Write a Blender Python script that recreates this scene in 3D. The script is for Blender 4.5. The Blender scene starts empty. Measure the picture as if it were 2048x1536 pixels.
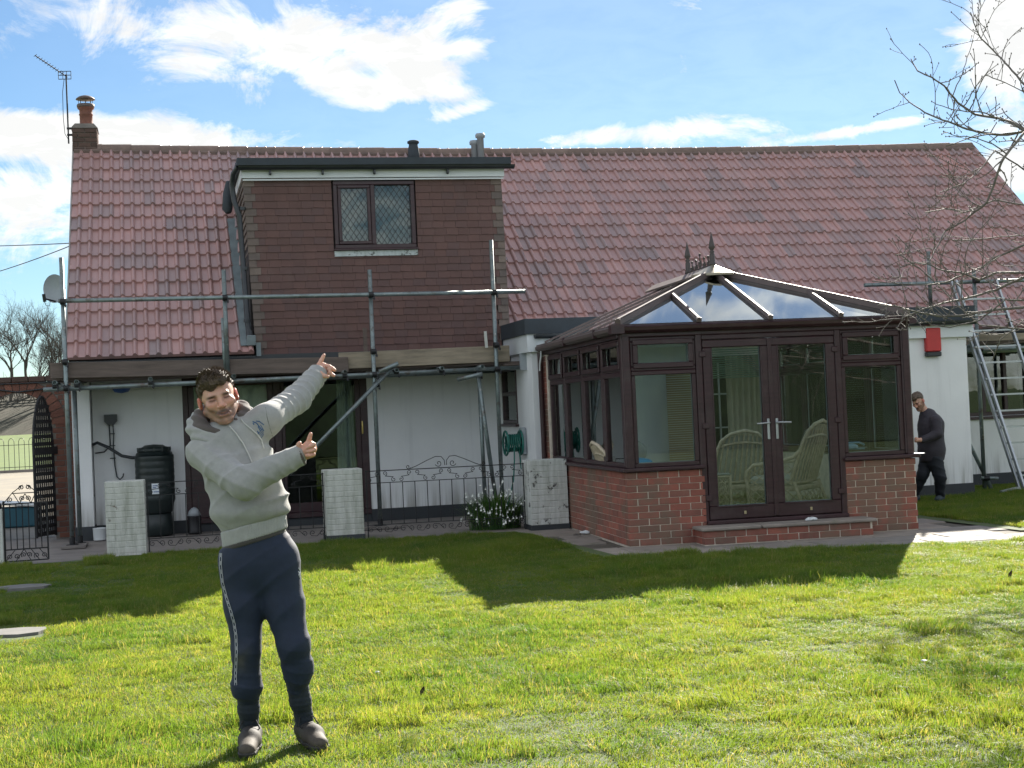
import bpy, math, random
import numpy as np
from mathutils import Vector, Matrix, noise as mnoise
PI = math.pi
rad = math.radians
scene = bpy.context.scene
col = scene.collection

EXPO = 1.85
SKY_STRENGTH = .072
SKY_DUST = .0
SKY_TINT = (.37, .435, .49, 1)
CLOUD_LUM = 6.8

# ------------------------------------------------------------------ camera
# world axes: x runs along the house front, y points from the camera side towards the house, z is up
CAM_F, CAM_PITCH, CAM_ROLL, CAM_YAW, CAM_H = 2964.46, .018, .0446, .2322, 1.45
_r = Vector((math.cos(CAM_YAW), -math.sin(CAM_YAW), 0))
_f = Vector((math.sin(CAM_YAW)*math.cos(CAM_PITCH), math.cos(CAM_YAW)*math.cos(CAM_PITCH), math.sin(CAM_PITCH)))
_u = _r.cross(_f)
_c, _s = math.cos(CAM_ROLL), math.sin(CAM_ROLL)
_i = _r*_c - _u*_s
_j = _r*_s + _u*_c
cam_data = bpy.data.cameras.new('camera')
cam = bpy.data.objects.new('camera', cam_data)
col.objects.link(cam)
cam.matrix_world = Matrix(((_i.x, _j.x, -_f.x, 0), (_i.y, _j.y, -_f.y, 0), (_i.z, _j.z, -_f.z, CAM_H), (0, 0, 0, 1)))
cam_data.sensor_width = 36
cam_data.lens = CAM_F/2048*36
cam_data.clip_start = .1
cam_data.clip_end = 6000
scene.camera = cam
scene.render.resolution_x, scene.render.resolution_y = 1024, 768

# ------------------------------------------------------------------ light
SUN_EL, SUN_AZ = rad(27.4), CAM_YAW + rad(17.5)     # azimuth measured from +y towards +x
sun_dir = Vector((math.sin(SUN_AZ)*math.cos(SUN_EL), math.cos(SUN_AZ)*math.cos(SUN_EL), math.sin(SUN_EL)))
sd = bpy.data.lights.new('sun', 'SUN')
sd.energy = 4.0
sd.angle = rad(.53)
sd.color = (1, .93, .82)
so = bpy.data.objects.new('sun', sd)
col.objects.link(so)
so.rotation_euler = (-sun_dir).to_track_quat('-Z', 'Y').to_euler()
scene.view_settings.view_transform = 'Standard'
scene.view_settings.look = 'None'
scene.view_settings.exposure = EXPO
scene.view_settings.gamma = 1
scene.view_settings.use_curve_mapping = False

world = bpy.data.worlds.new('World')
scene.world = world
world.use_nodes = True
wt = world.node_tree
wt.nodes.clear()


class NT:
    """small helper to write node graphs"""
    def __init__(s, tree): s.t = tree
    def n(s, typ, **kw):
        nd = s.t.nodes.new(typ)
        for k, v in kw.items(): setattr(nd, k, v)
        return nd
    def set(s, nd, key, val):
        if isinstance(val, bpy.types.NodeSocket): s.t.links.new(val, nd.inputs[key])
        elif val is not None: nd.inputs[key].default_value = val
    def math(s, op, a, b=0.0, c=None, clamp=False):
        nd = s.n('ShaderNodeMath', operation=op, use_clamp=clamp)
        s.set(nd, 0, a); s.set(nd, 1, b)
        if c is not None: s.set(nd, 2, c)
        return nd.outputs[0]
    def noise(s, vec, scale, detail=4, rough=.5, dist=0, w=None):
        nd = s.n('ShaderNodeTexNoise')
        s.set(nd, 'Vector', vec); s.set(nd, 'Scale', scale); s.set(nd, 'Detail', detail)
        s.set(nd, 'Roughness', rough); s.set(nd, 'Distortion', dist)
        return nd.outputs['Fac']
    def remap(s, v, a, b, c=0.0, d=1.0, smooth=False):
        nd = s.n('ShaderNodeMapRange', interpolation_type='SMOOTHSTEP' if smooth else 'LINEAR')
        s.set(nd, 'Value', v)
        for k, x in (('From Min', a), ('From Max', b), ('To Min', c), ('To Max', d)): s.set(nd, k, x)
        return nd.outputs[0]
    def mix(s, fac, a, b, blend='MIX'):
        nd = s.n('ShaderNodeMix', data_type='RGBA', blend_type=blend)
        s.set(nd, 0, fac)
        s.set(nd, 6, (*a, 1) if isinstance(a, tuple) and len(a) == 3 else a)
        s.set(nd, 7, (*b, 1) if isinstance(b, tuple) and len(b) == 3 else b)
        return nd.outputs[2]
    def ramp(s, fac, stops):
        nd = s.n('ShaderNodeValToRGB')
        e = nd.color_ramp.elements
        while len(e) < len(stops): e.new(.5)
        for el, (p, c) in zip(e, stops): el.position = p; el.color = (*c, 1)
        s.set(nd, 0, fac)
        return nd.outputs[0]


def build_sky():
    N = NT(wt)
    sky = N.n('ShaderNodeTexSky', sky_type='NISHITA')
    sky.sun_disc = False
    sky.sun_elevation = SUN_EL
    sky.sun_rotation = SUN_AZ
    sky.air_density = 1.0
    sky.dust_density = SKY_DUST
    sky.ozone_density = 2.0
    tc = N.n('ShaderNodeTexCoord')
    d = tc.outputs['Generated']
    sep = N.n('ShaderNodeSeparateXYZ'); N.set(sep, 0, d)
    x, y, z = sep.outputs
    az = N.math('ARCTAN2', x, y)
    el = N.math('ARCSINE', z)
    # cloud layer seen in perspective: direction divided by its height
    zz = N.math('MAXIMUM', z, .0)
    zz = N.math('ADD', zz, .16)
    px = N.math('DIVIDE', x, zz); py = N.math('DIVIDE', y, zz)
    cmb = N.n('ShaderNodeCombineXYZ'); N.set(cmb, 0, px); N.set(cmb, 1, py); N.set(cmb, 2, 0.0)
    cv = cmb.outputs[0]
    n1 = N.noise(cv, 2.2, 9, .62, .35)
    n2 = N.noise(cv, 9.0, 7, .6, .5)
    ang = N.n('ShaderNodeCombineXYZ'); N.set(ang, 0, N.math('MULTIPLY', az, .7)); N.set(ang, 1, el); N.set(ang, 2, .3)
    n3 = N.noise(ang.outputs[0], 19.0, 10, .70, .7)
    nn = N.math('ADD', N.math('MULTIPLY', n1, .25), N.math('ADD', N.math('MULTIPLY', n2, .2), N.math('MULTIPLY', n3, .55)))
    # cloud banks by bearing and height (degrees of azimuth, elevation, half widths, tilt, strength)
    tot = None
    for (a, e, sa, se, tl, st) in CLOUDS:
        da = N.math('SUBTRACT', az, a); de = N.math('SUBTRACT', el, e)
        ra = N.math('MULTIPLY_ADD', de, math.sin(tl), N.math('MULTIPLY', da, math.cos(tl)))
        re = N.math('MULTIPLY_ADD', da, -math.sin(tl), N.math('MULTIPLY', de, math.cos(tl)))
        q = N.math('ADD', N.math('POWER', N.math('ABSOLUTE', N.math('DIVIDE', ra, sa)), 2.0),
                   N.math('POWER', N.math('ABSOLUTE', N.math('DIVIDE', re, se)), 2.0))
        g = N.math('MULTIPLY', N.math('EXPONENT', N.math('MULTIPLY', q, -1.0)), st)
        tot = g if tot is None else N.math('ADD', tot, g)
    # general broken cloud all round, thickened off frame and overhead for added fill
    far = N.remap(N.math('ABSOLUTE', N.math('SUBTRACT', az, CAM_YAW)), .42, .9, 0.0, .62, True)
    tot = N.math('ADD', tot, N.math('MAXIMUM', far, N.remap(el, .30, .60, 0.0, .58, True)))
    m = N.math('ADD', N.math('MULTIPLY', N.math('SUBTRACT', nn, .5), 4.8), N.math('SUBTRACT', tot, .44))
    dens = N.remap(m, -.12, .62, 0.0, 1.0, True)
    # inner structure of the clouds: thick parts a little grey
    grey = N.remap(N.math('ADD', n2, N.math('MULTIPLY', m, .18)), .34, .70, 1.10, .76)
    # clouds away from the sun brightened to add fill light in the shade
    dp = N.n('ShaderNodeVectorMath', operation='DOT_PRODUCT'); N.set(dp, 0, d); dp.inputs[1].default_value = sun_dir
    glow = N.remap(dp.outputs['Value'], .74, 1.0, 0.0, 1.0, True)
    cb = N.math('MULTIPLY', grey, N.remap(dp.outputs['Value'], -.6, .85, 1.45, .74, True))
    ccol = N.mix(1.0, (1, .995, .97), cb, 'MULTIPLY')
    sc = N.n('ShaderNodeVectorMath', operation='SCALE'); N.set(sc, 0, ccol); sc.inputs['Scale'].default_value = CLOUD_LUM
    # veil of thin high cloud near the sun
    veil = N.math('MULTIPLY', glow, .13)
    dens2 = N.math('MAXIMUM', N.math('MULTIPLY', dens, .96), veil)
    tint = N.mix(1.0, sky.outputs[0], SKY_TINT, 'MULTIPLY')
    out = N.mix(dens2, tint, sc.outputs[0])
    bg = N.n('ShaderNodeBackground')
    N.set(bg, 'Color', out); bg.inputs['Strength'].default_value = SKY_STRENGTH
    wo = N.n('ShaderNodeOutputWorld')
    wt.links.new(bg.outputs[0], wo.inputs[0])


def ray(px, py):
    x, y = (px-1024)/CAM_F, (768-py)/CAM_F
    return _i*x + _j*y + _f


def _cl(px, py, wx, wy, tilt=0, st=1.0):
    d = ray(px, py).normalized()
    return (math.atan2(d.x, d.y), math.asin(d.z), wx/CAM_F, wy/CAM_F, tilt, st*1.16)
CLOUDS = [_cl(*a) for a in [
    (150, 40, 260, 75, -.05, .62), (560, 70, 300, 85, -.06, .66), (800, 95, 110, 75, -.1, .6), (640, 150, 120, 45, -.5, .5), (790, 180, 110, 32, .2, .62),
    (390, 145, 90, 45, 0, .42), (930, 15, 70, 42, .1, .66), (925, 95, 60, 14, .15, .5), (925, 222, 80, 17, .2, .66), (905, 185, 40, 16, 0, .5),
    (330, 282, 430, 42, -.03, .9), (60, 262, 150, 40, .0, .62), (30, 400, 190, 75, .05, .75), (90, 500, 170, 45, .05, .55),
    (1160, 275, 95, 24, .05, .72), (1390, 262, 190, 32, .0, .78), (1640, 272, 150, 12, .1, .6), (1800, 245, 90, 12, .15, .6),
    (2000, 95, 110, 85, .2, .95), (2070, 30, 100, 80, 0, .9), (2020, 345, 110, 70, .2, .8), (1480, -60, 260, 60, 0, .35),
    (-150, 200, 160, 90, 0, .5), (2300, 200, 200, 120, 0, .6)]]


build_sky()
scene.cycles.max_bounces = 8
scene.cycles.transparent_max_bounces = 24
scene.cycles.diffuse_bounces = 4
scene.cycles.glossy_bounces = 3

# ------------------------------------------------------------------ where things stand, measured from the photograph


def on(px, py, ax, val):
    d = ray(px, py); o = Vector((0, 0, CAM_H))
    return o + d*((val-o[ax])/d[ax])
def at_v(px, py, v): return on(px, py, 1, v)
def at_u(px, py, u): return on(px, py, 0, u)
def at_z(px, py, z=0): return on(px, py, 2, z)


# ------------------------------------------------------------------ mesh building
class MB:
    def __init__(s):
        s.v = []; s.f = []; s.t = []; s.tint = 0.0; s.sm = []
    def add(s, vs, fs, smooth=False):
        o = len(s.v)
        s.v += [tuple(p) for p in vs]
        s.f += [tuple(i+o for i in f) for f in fs]
        s.t += [s.tint]*len(fs)
        s.sm += [smooth]*len(fs)
    def box(s, x0, x1, y0, y1, z0, z1):
        s.add([(x0, y0, z0), (x1, y0, z0), (x1, y1, z0), (x0, y1, z0), (x0, y0, z1), (x1, y0, z1), (x1, y1, z1), (x0, y1, z1)],
              [(0, 3, 2, 1), (4, 5, 6, 7), (0, 1, 5, 4), (1, 2, 6, 5), (2, 3, 7, 6), (3, 0, 4, 7)])
    def bbox(s, x0, x1, y0, y1, z0, z1, b=.004):
        """box with chamfered edges on all sides"""
        vs = []; 
        for zz, k in ((z0, b), (z0+b, 0), (z1-b, 0), (z1, b)):
            for (px_, py_) in ((x0, y0), (x1, y0), (x1, y1), (x0, y1)):
                sx = 1 if px_ == x0 else -1; sy = 1 if py_ == y0 else -1
                vs += [(px_+sx*(b+k), py_+sy*k, zz), (px_+sx*k, py_+sy*(b+k), zz)] if (sx*sy) > 0 else [(px_+sx*k, py_+sy*(b+k), zz), (px_+sx*(b+k), py_+sy*k, zz)]
        n = 8; fs = []
        # order ring vertices by angle
        cx, cy = (x0+x1)/2, (y0+y1)/2
        order = sorted(range(8), key=lambda i: math.atan2((vs[8+i][1]-cy)/(abs(y1-y0)+1e-9), (vs[8+i][0]-cx)/(abs(x1-x0)+1e-9)))
        vs2 = []
        for l in range(4): vs2 += [vs[l*8+i] for i in order]
        for l in range(3):
            for i in range(n):
                fs.append((l*n+i, l*n+(i+1) % n, (l+1)*n+(i+1) % n, (l+1)*n+i))
        fs.append(tuple(range(n-1, -1, -1))); fs.append(tuple(3*n+i for i in range(n)))
        s.add(vs2, fs)
    def bar(s, p0, p1, w, d, up=(0, 0, 1), ext=0):
        """rectangular bar from p0 to p1; w across, d along the up-ish side"""
        p0 = Vector(p0); p1 = Vector(p1); a = (p1-p0).normalized(); p0 = p0-a*ext; p1 = p1+a*ext
        u = Vector(up); b = a.cross(u)
        if b.length < 1e-5: b = a.cross(Vector((1, 0, 0)))
        b.normalize(); c = b.cross(a).normalized()
        vs = []
        for p in (p0, p1):
            for (i, j) in ((-1, -1), (1, -1), (1, 1), (-1, 1)): vs.append(p+b*(i*w/2)+c*(j*d/2))
        s.add(vs, [(0, 1, 2, 3), (7, 6, 5, 4), (0, 4, 5, 1), (1, 5, 6, 2), (2, 6, 7, 3), (3, 7, 4, 0)])
    def tube(s, pts, r, n=8, closed=False, caps=True, smooth=True):
        """round tube through a list of points; r is a number or one radius per point"""
        pts = [Vector(p) for p in pts]; m = len(pts)
        rs = r if isinstance(r, (list, tuple)) else [r]*m
        vs = []; prev = None
        for i, p in enumerate(pts):
            if closed: t = pts[(i+1) % m]-pts[i-1]
            elif i == 0: t = pts[1]-pts[0]
            elif i == m-1: t = pts[-1]-pts[-2]
            else: t = pts[i+1]-pts[i-1]
            t.normalize()
            if prev is None:
                a = Vector((0, 0, 1)) if abs(t.z) < .9 else Vector((1, 0, 0))
                b = t.cross(a).normalized()
            else:
                b = prev-t*prev.dot(t)
                if b.length < 1e-6: b = t.cross(Vector((0, 0, 1)))
                b.normalize()
            prev = b; c = t.cross(b)
            for k in range(n):
                an = 2*PI*k/n
                vs.append(p+(b*math.cos(an)+c*math.sin(an))*rs[i])
        fs = []
        for i in range(m if closed else m-1):
            j = (i+1) % m
            for k in range(n):
                fs.append((i*n+k, i*n+(k+1) % n, j*n+(k+1) % n, j*n+k))
        s.add(vs, fs, smooth)
        if caps and not closed:
            s.add([vs[k] for k in range(n)], [tuple(range(n-1, -1, -1))])
            s.add([vs[(m-1)*n+k] for k in range(n)], [tuple(range(n))])
    def hollow(s, p0, p1, r, n=12, wall=.005):
        """open ended tube like a scaffold tube"""
        p0 = Vector(p0); p1 = Vector(p1); t = (p1-p0).normalized()
        a = Vector((0, 0, 1)) if abs(t.z) < .9 else Vector((1, 0, 0))
        b = t.cross(a).normalized(); c = t.cross(b)
        vs = []
        for (p, rr) in ((p0+t*.06, r-wall), (p0, r-wall), (p0, r), (p1, r), (p1, r-wall), (p1-t*.06, r-wall)):
            for k in range(n):
                an = 2*PI*k/n; vs.append(p+(b*math.cos(an)+c*math.sin(an))*rr)
        fs = []
        for i in range(5):
            for k in range(n): fs.append((i*n+k, i*n+(k+1) % n, (i+1)*n+(k+1) % n, (i+1)*n+k))
        fs.append(tuple(range(n-1, -1, -1))); fs.append(tuple(5*n+k for k in range(n)))
        s.add(vs, fs, True)
    def lathe(s, prof, cx=0, cy=0, cz=0, n=24, smooth=True, sx=1, sy=1):
        vs = []
        for (r, z) in prof:
            for k in range(n):
                an = 2*PI*k/n; vs.append((cx+r*sx*math.cos(an), cy+r*sy*math.sin(an), cz+z))
        fs = []
        for i in range(len(prof)-1):
            for k in range(n): fs.append((i*n+k, i*n+(k+1) % n, (i+1)*n+(k+1) % n, (i+1)*n+k))
        fs.append(tuple(range(n-1, -1, -1))); fs.append(tuple((len(prof)-1)*n+k for k in range(n)))
        s.add(vs, fs, smooth)
    def prism(s, poly, f0, f1):
        """closed outline swept between two placements: f0, f1 map (a, b) to a point"""
        n = len(poly)
        vs = [f0(*p) for p in poly]+[f1(*p) for p in poly]
        fs = [tuple(range(n-1, -1, -1)), tuple(range(n, 2*n))]
        for i in range(n): fs.append((i, (i+1) % n, n+(i+1) % n, n+i))
        s.add(vs, fs)
    def sphere(s, c, r, nu=12, nv=8, sx=1, sy=1, sz=1):
        vs = []; fs = []
        for i in range(nv+1):
            th = PI*i/nv
            for k in range(nu):
                an = 2*PI*k/nu
                vs.append((c[0]+r*sx*math.sin(th)*math.cos(an), c[1]+r*sy*math.sin(th)*math.sin(an), c[2]-r*sz*math.cos(th)))
        for i in range(nv):
            for k in range(nu): fs.append((i*nu+k, i*nu+(k+1) % nu, (i+1)*nu+(k+1) % nu, (i+1)*nu+k))
        s.add(vs, fs, True)
    def shift(s, d):
        s.v = [(a-d[0], b-d[1], c-d[2]) for a, b, c in s.v]
    def mesh(s, name, mat, attr=None):
        me = bpy.data.meshes.new(name)
        me.from_pydata(s.v, [], s.f)
        if any(s.sm): me.polygons.foreach_set('use_smooth', s.sm)
        at = me.attributes.new('tint', 'FLOAT', 'FACE')
        at.data.foreach_set('value', s.t)
        me.materials.append(mat)
        me.update()
        return me
    def build(s, name, mat, parent=None, kind=None, off=None, label=None):
        """ONE mesh object. off: subtract this world position (a thing's base)"""
        if off is not None: s.shift(off)
        o = bpy.data.objects.new(name, s.mesh(name, mat))
        col.objects.link(o)
        if parent is not None: o.parent = parent
        if kind: o['kind'] = kind
        if label: o['label'] = label
        return o


def thing(name, label, cat, loc=(0, 0, 0), rotz=0, group=None):
    o = bpy.data.objects.new(name, None)
    o.empty_display_size = .2
    col.objects.link(o)
    o.location = loc; o.rotation_euler = (0, 0, rotz)
    o['label'] = label; o['category'] = cat
    if group: o['group'] = group
    return o
def tag(o, label, cat, group=None):
    o['label'] = label; o['category'] = cat
    if group: o['group'] = group
    return o
def inst(name, me, parent, loc, rot=(0, 0, 0), scale=(1, 1, 1)):
    o = bpy.data.objects.new(name, me)
    col.objects.link(o)
    if parent is not None: o.parent = parent
    o.location = loc; o.rotation_euler = rot; o.scale = scale
    return o
def copy_tree(o, parent=None):
    c = o.copy(); col.objects.link(c); c.parent = parent
    for ch in list(o.children): copy_tree(ch, c)
    return c


# ------------------------------------------------------------------ materials
MATS = {}
def mat(name, c, rough=.6, metal=0.0, var=.12, scale=6.0, bump=0.0, bscale=40.0, tint=0.0, spec=.5, c2=None, coat=0.0, patch=0.5, stretch=(1, 1, 1), detail=5):
    """plain procedural surface: base colour broken by noise, fine relief, and a per-piece shade shift"""
    m = bpy.data.materials.new(name); m.use_nodes = True
    N = NT(m.node_tree); m.node_tree.nodes.clear()
    tc = N.n('ShaderNodeTexCoord'); mp = N.n('ShaderNodeMapping')
    N.set(mp, 0, tc.outputs['Object']); mp.inputs['Scale'].default_value = stretch
    v = mp.outputs[0]
    n = N.noise(v, scale, detail, .6)
    f = N.remap(n, .3, .7, 0.0, 1.0)
    if c2 is None:
        lo = tuple(x*(1-var) for x in c); hi = tuple(min(1, x*(1+var)) for x in c)
    else: lo, hi = c, c2
    base = N.mix(f, lo, hi)
    if tint > 0:
        oi = N.n('ShaderNodeObjectInfo'); at = N.n('ShaderNodeAttribute', attribute_name='tint')
        r = N.math('FRACT', N.math('ADD', oi.outputs['Random'], at.outputs['Fac']))
        k = N.remap(r, 0, 1, 1-tint, 1+tint)
        cm = N.n('ShaderNodeVectorMath', operation='SCALE'); N.set(cm, 0, base); N.set(cm, 'Scale', k)
        base = cm.outputs[0]
    b = N.n('ShaderNodeBsdfPrincipled')
    N.set(b, 'Base Color', base); b.inputs['Metallic'].default_value = metal
    N.set(b, 'Roughness', N.remap(n, .2, .8, max(.02, rough-.08), min(1, rough+.08)))
    b.inputs['Specular IOR Level'].default_value = spec
    if coat: b.inputs['Coat Weight'].default_value = coat
    if bump:
        bn = N.noise(v, bscale, 4, .6)
        bp = N.n('ShaderNodeBump'); bp.inputs['Strength'].default_value = bump; bp.inputs['Distance'].default_value = .01
        N.set(bp, 'Height', bn); N.set(b, 'Normal', bp.outputs[0])
    o = N.n('ShaderNodeOutputMaterial'); m.node_tree.links.new(b.outputs[0], o.inputs[0])
    MATS[name] = m
    return m


def mat_ramp(name, stops, rough=.8, bump=.3, bscale=60.0, nscale=8.0, namt=.25, spec=.4, moss=None):
    """pieces whose colour varies piece by piece (bricks, tiles)"""
    m = bpy.data.materials.new(name); m.use_nodes = True
    N = NT(m.node_tree); m.node_tree.nodes.clear()
    oi = N.n('ShaderNodeObjectInfo'); at = N.n('ShaderNodeAttribute', attribute_name='tint')
    r = N.math('FRACT', N.math('ADD', oi.outputs['Random'], at.outputs['Fac']))
    base = N.ramp(r, stops)
    geo = N.n('ShaderNodeNewGeometry')
    p = geo.outputs['Position']
    n = N.noise(p, nscale, 5, .65)
    k = N.remap(n, .25, .75, 1-namt, 1+namt)
    cm = N.n('ShaderNodeVectorMath', operation='SCALE'); N.set(cm, 0, base); N.set(cm, 'Scale', k)
    c = cm.outputs[0]
    if moss:
        mn = N.noise(p, moss[1], 6, .7)
        c = N.mix(N.remap(mn, moss[2], moss[2]+.12, 0.0, moss[3]), c, moss[0])
    b = N.n('ShaderNodeBsdfPrincipled')
    N.set(b, 'Base Color', c); N.set(b, 'Roughness', N.remap(n, .2, .8, rough-.1, min(1, rough+.1)))
    b.inputs['Specular IOR Level'].default_value = spec
    bp = N.n('ShaderNodeBump'); bp.inputs['Strength'].default_value = bump; bp.inputs['Distance'].default_value = .006
    N.set(bp, 'Height', N.noise(p, bscale, 5, .7)); N.set(b, 'Normal', bp.outputs[0])
    o = N.n('ShaderNodeOutputMaterial'); m.node_tree.links.new(b.outputs[0], o.inputs[0])
    MATS[name] = m
    return m


def mat_glass(name, tint=(1, 1, 1), refl=1.0, ior=1.5, rough=.0, wav=.0):
    m = bpy.data.materials.new(name); m.use_nodes = True
    N = NT(m.node_tree); m.node_tree.nodes.clear()
    tr = N.n('ShaderNodeBsdfTransparent'); tr.inputs[0].default_value = (*tint, 1)
    gl = N.n('ShaderNodeBsdfGlossy'); gl.inputs['Roughness'].default_value = rough; gl.inputs[0].default_value = (.95, 1, .98, 1)
    fr = N.n('ShaderNodeFresnel'); fr.inputs['IOR'].default_value = ior
    if wav:
        geo = N.n('ShaderNodeNewGeometry')
        bp = N.n('ShaderNodeBump'); bp.inputs['Strength'].default_value = wav; bp.inputs['Distance'].default_value = .02
        N.set(bp, 'Height', N.noise(geo.outputs['Position'], 2.5, 2, .5))
        N.set(gl, 'Normal', bp.outputs[0])
    mx = N.n('ShaderNodeMixShader')
    N.set(mx, 0, N.math('MULTIPLY', fr.outputs[0], refl, clamp=True))
    m.node_tree.links.new(tr.outputs[0], mx.inputs[1]); m.node_tree.links.new(gl.outputs[0], mx.inputs[2])
    o = N.n('ShaderNodeOutputMaterial'); m.node_tree.links.new(mx.outputs[0], o.inputs[0])
    MATS[name] = m
    return m


def mat_render_wall(name, c, streak=.35):
    """painted render: faint blotches, run marks under edges, dirt splashed up from the ground"""
    m = bpy.data.materials.new(name); m.use_nodes = True
    N = NT(m.node_tree); m.node_tree.nodes.clear()
    geo = N.n('ShaderNodeNewGeometry'); p = geo.outputs['Position']
    sep = N.n('ShaderNodeSeparateXYZ'); N.set(sep, 0, p)
    n = N.noise(p, 1.3, 6, .6)
    mp = N.n('ShaderNodeMapping'); N.set(mp, 0, p); mp.inputs['Scale'].default_value = (9, 9, .5)
    run = N.noise(mp.outputs[0], 1.0, 5, .65)
    base = N.mix(N.remap(n, .3, .7, 0.0, 1.0), tuple(x*.90 for x in c), c)
    low = N.remap(sep.outputs[2], .12, .62, 1.0, 0.0, True)
    dirt = N.math('MULTIPLY', low, N.remap(run, .42, .66, 0.0, 1.0), clamp=True)
    base = N.mix(N.math('MULTIPLY', dirt, .8), base, (.20, .19, .15))
    base = N.mix(N.math('MULTIPLY', N.remap(run, .55, .8, 0.0, 1.0), streak), base, tuple(x*.72 for x in c))
    b = N.n('ShaderNodeBsdfPrincipled'); N.set(b, 'Base Color', base); b.inputs['Roughness'].default_value = .82
    bp = N.n('ShaderNodeBump'); bp.inputs['Strength'].default_value = .25; bp.inputs['Distance'].default_value = .006
    N.set(bp, 'Height', N.noise(p, 55, 4, .6)); N.set(b, 'Normal', bp.outputs[0])
    o = N.n('ShaderNodeOutputMaterial'); m.node_tree.links.new(b.outputs[0], o.inputs[0])
    MATS[name] = m
    return m


def mat_peeling(name, paint, under, thr=.60, scale=5.0, dirt=.5):
    """old white paint on masonry with worn patches and green-grey grime"""
    m = bpy.data.materials.new(name); m.use_nodes = True
    N = NT(m.node_tree); m.node_tree.nodes.clear()
    geo = N.n('ShaderNodeNewGeometry'); p = geo.outputs['Position']
    n = N.noise(p, scale, 8, .72)
    mp = N.n('ShaderNodeMapping'); N.set(mp, 0, p); mp.inputs['Scale'].default_value = (13, 13, 1.6)
    run = N.noise(mp.outputs[0], 1.0, 5, .6)
    fine = N.noise(p, 28, 6, .7)
    base = N.mix(N.math('MULTIPLY', N.remap(run, .42, .68, 0.0, 1.0), dirt), paint, tuple(x*.5 for x in paint[:1])+(paint[1]*.52, paint[2]*.46))
    base = N.mix(N.remap(fine, .35, .75, 0.0, .35), base, tuple(x*.6 for x in paint))
    base = N.mix(N.remap(n, thr, thr+.035, 0.0, 1.0), base, under)
    b = N.n('ShaderNodeBsdfPrincipled'); N.set(b, 'Base Color', base); b.inputs['Roughness'].default_value = .8
    bp = N.n('ShaderNodeBump'); bp.inputs['Strength'].default_value = .5; bp.inputs['Distance'].default_value = .008
    N.set(bp, 'Height', N.math('SUBTRACT', fine, N.remap(n, thr, thr+.03, 0.0, .8))); N.set(b, 'Normal', bp.outputs[0])
    o = N.n('ShaderNodeOutputMaterial'); m.node_tree.links.new(b.outputs[0], o.inputs[0])
    MATS[name] = m
    return m


def mat_grass(name, a, b_, dry, trans=.5):
    m = bpy.data.materials.new(name); m.use_nodes = True
    N = NT(m.node_tree); m.node_tree.nodes.clear()
    geo = N.n('ShaderNodeNewGeometry'); p = geo.outputs['Position']
    at = N.n('ShaderNodeAttribute', attribute_name='tint')
    n1 = N.noise(p, .8, 4, .6); n2 = N.noise(p, 4.5, 4, .6)
    c = N.mix(N.remap(n1, .35, .65, 0.0, 1.0), a, b_)
    k = N.math('ADD', N.math('MULTIPLY', n2, .9), N.math('MULTIPLY', at.outputs['Fac'], .75))
    c = N.mix(N.remap(k, .86, 1.25, 0.0, 1.0), c, dry)
    d = N.n('ShaderNodeBsdfPrincipled'); N.set(d, 'Base Color', c); d.inputs['Roughness'].default_value = .55
    d.inputs['Specular IOR Level'].default_value = .28
    t = N.n('ShaderNodeBsdfTranslucent')
    sc = N.n('ShaderNodeVectorMath', operation='MULTIPLY'); N.set(sc, 0, c); sc.inputs[1].default_value = (2.35, 2.0, .85)
    N.set(t, 0, sc.outputs[0])
    mx = N.n('ShaderNodeMixShader'); mx.inputs[0].default_value = trans
    m.node_tree.links.new(d.outputs[0], mx.inputs[1]); m.node_tree.links.new(t.outputs[0], mx.inputs[2])
    o = N.n('ShaderNodeOutputMaterial'); m.node_tree.links.new(mx.outputs[0], o.inputs[0])
    MATS[name] = m
    return m


M_wall = mat_render_wall('white_render', (.82, .83, .83), .5)
M_plinth = mat('black_plinth', (.035, .04, .045), .7, bump=.3)
M_tile = mat_ramp('roof_tile', [(0, (.37, .225, .21)), (.3, (.43, .25, .23)), (.5, (.33, .22, .212)), (.7, (.46, .265, .24)), (.85, (.29, .215, .21)), (1, (.38, .23, .212))], rough=.33, bump=.18, bscale=45, nscale=2.0, namt=.14, spec=.75, moss=((.25, .24, .22), 3.1, .60, .35))
M_ridge = mat('ridge_tile', (.17, .12, .10), .85, var=.35, scale=4, bump=.5, tint=.15)
M_hang = mat_ramp('hanging_tile', [(0, (.120, .068, .060)), (.4, (.135, .075, .066)), (.7, (.115, .070, .066)), (1, (.142, .078, .067))], rough=.78, bump=.3, nscale=3, namt=.16)
M_hangc = mat_ramp('corner_tile', [(0, (.17, .13, .11)), (.5, (.13, .105, .095)), (1, (.20, .155, .13))], rough=.85, bump=.4, nscale=6, namt=.25)
M_deck = mat('roof_underlay', (.03, .025, .025), .9)
M_black = mat('black_plastic', (.022, .026, .03), .35, var=.2, spec=.5)
M_blackm = mat('matt_black_felt', (.035, .045, .055), .75, var=.2, bump=.2)
M_whitep = mat('white_upvc', (.66, .69, .70), .45, var=.06, scale=2, c2=None)
M_rose = mat('rosewood_upvc', (.036, .013, .017), .38, var=.35, scale=3.0, stretch=(1, 1, 14), spec=.5)
M_bronze = mat('brown_aluminium', (.11, .08, .075), .55, metal=.1, var=.2)
M_brick = mat_ramp('red_brick', [(0, (.24, .085, .062)), (.3, (.31, .105, .075)), (.55, (.20, .085, .065)), (.75, (.34, .12, .085)), (.9, (.17, .09, .07)), (1, (.27, .105, .078))], rough=.86, bump=.45, nscale=9, namt=.22, moss=((.15, .125, .09), 1.7, .47, .65))
M_mortar = mat('mortar', (.58, .51, .42), .95, var=.2, scale=12, bump=.4)
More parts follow.
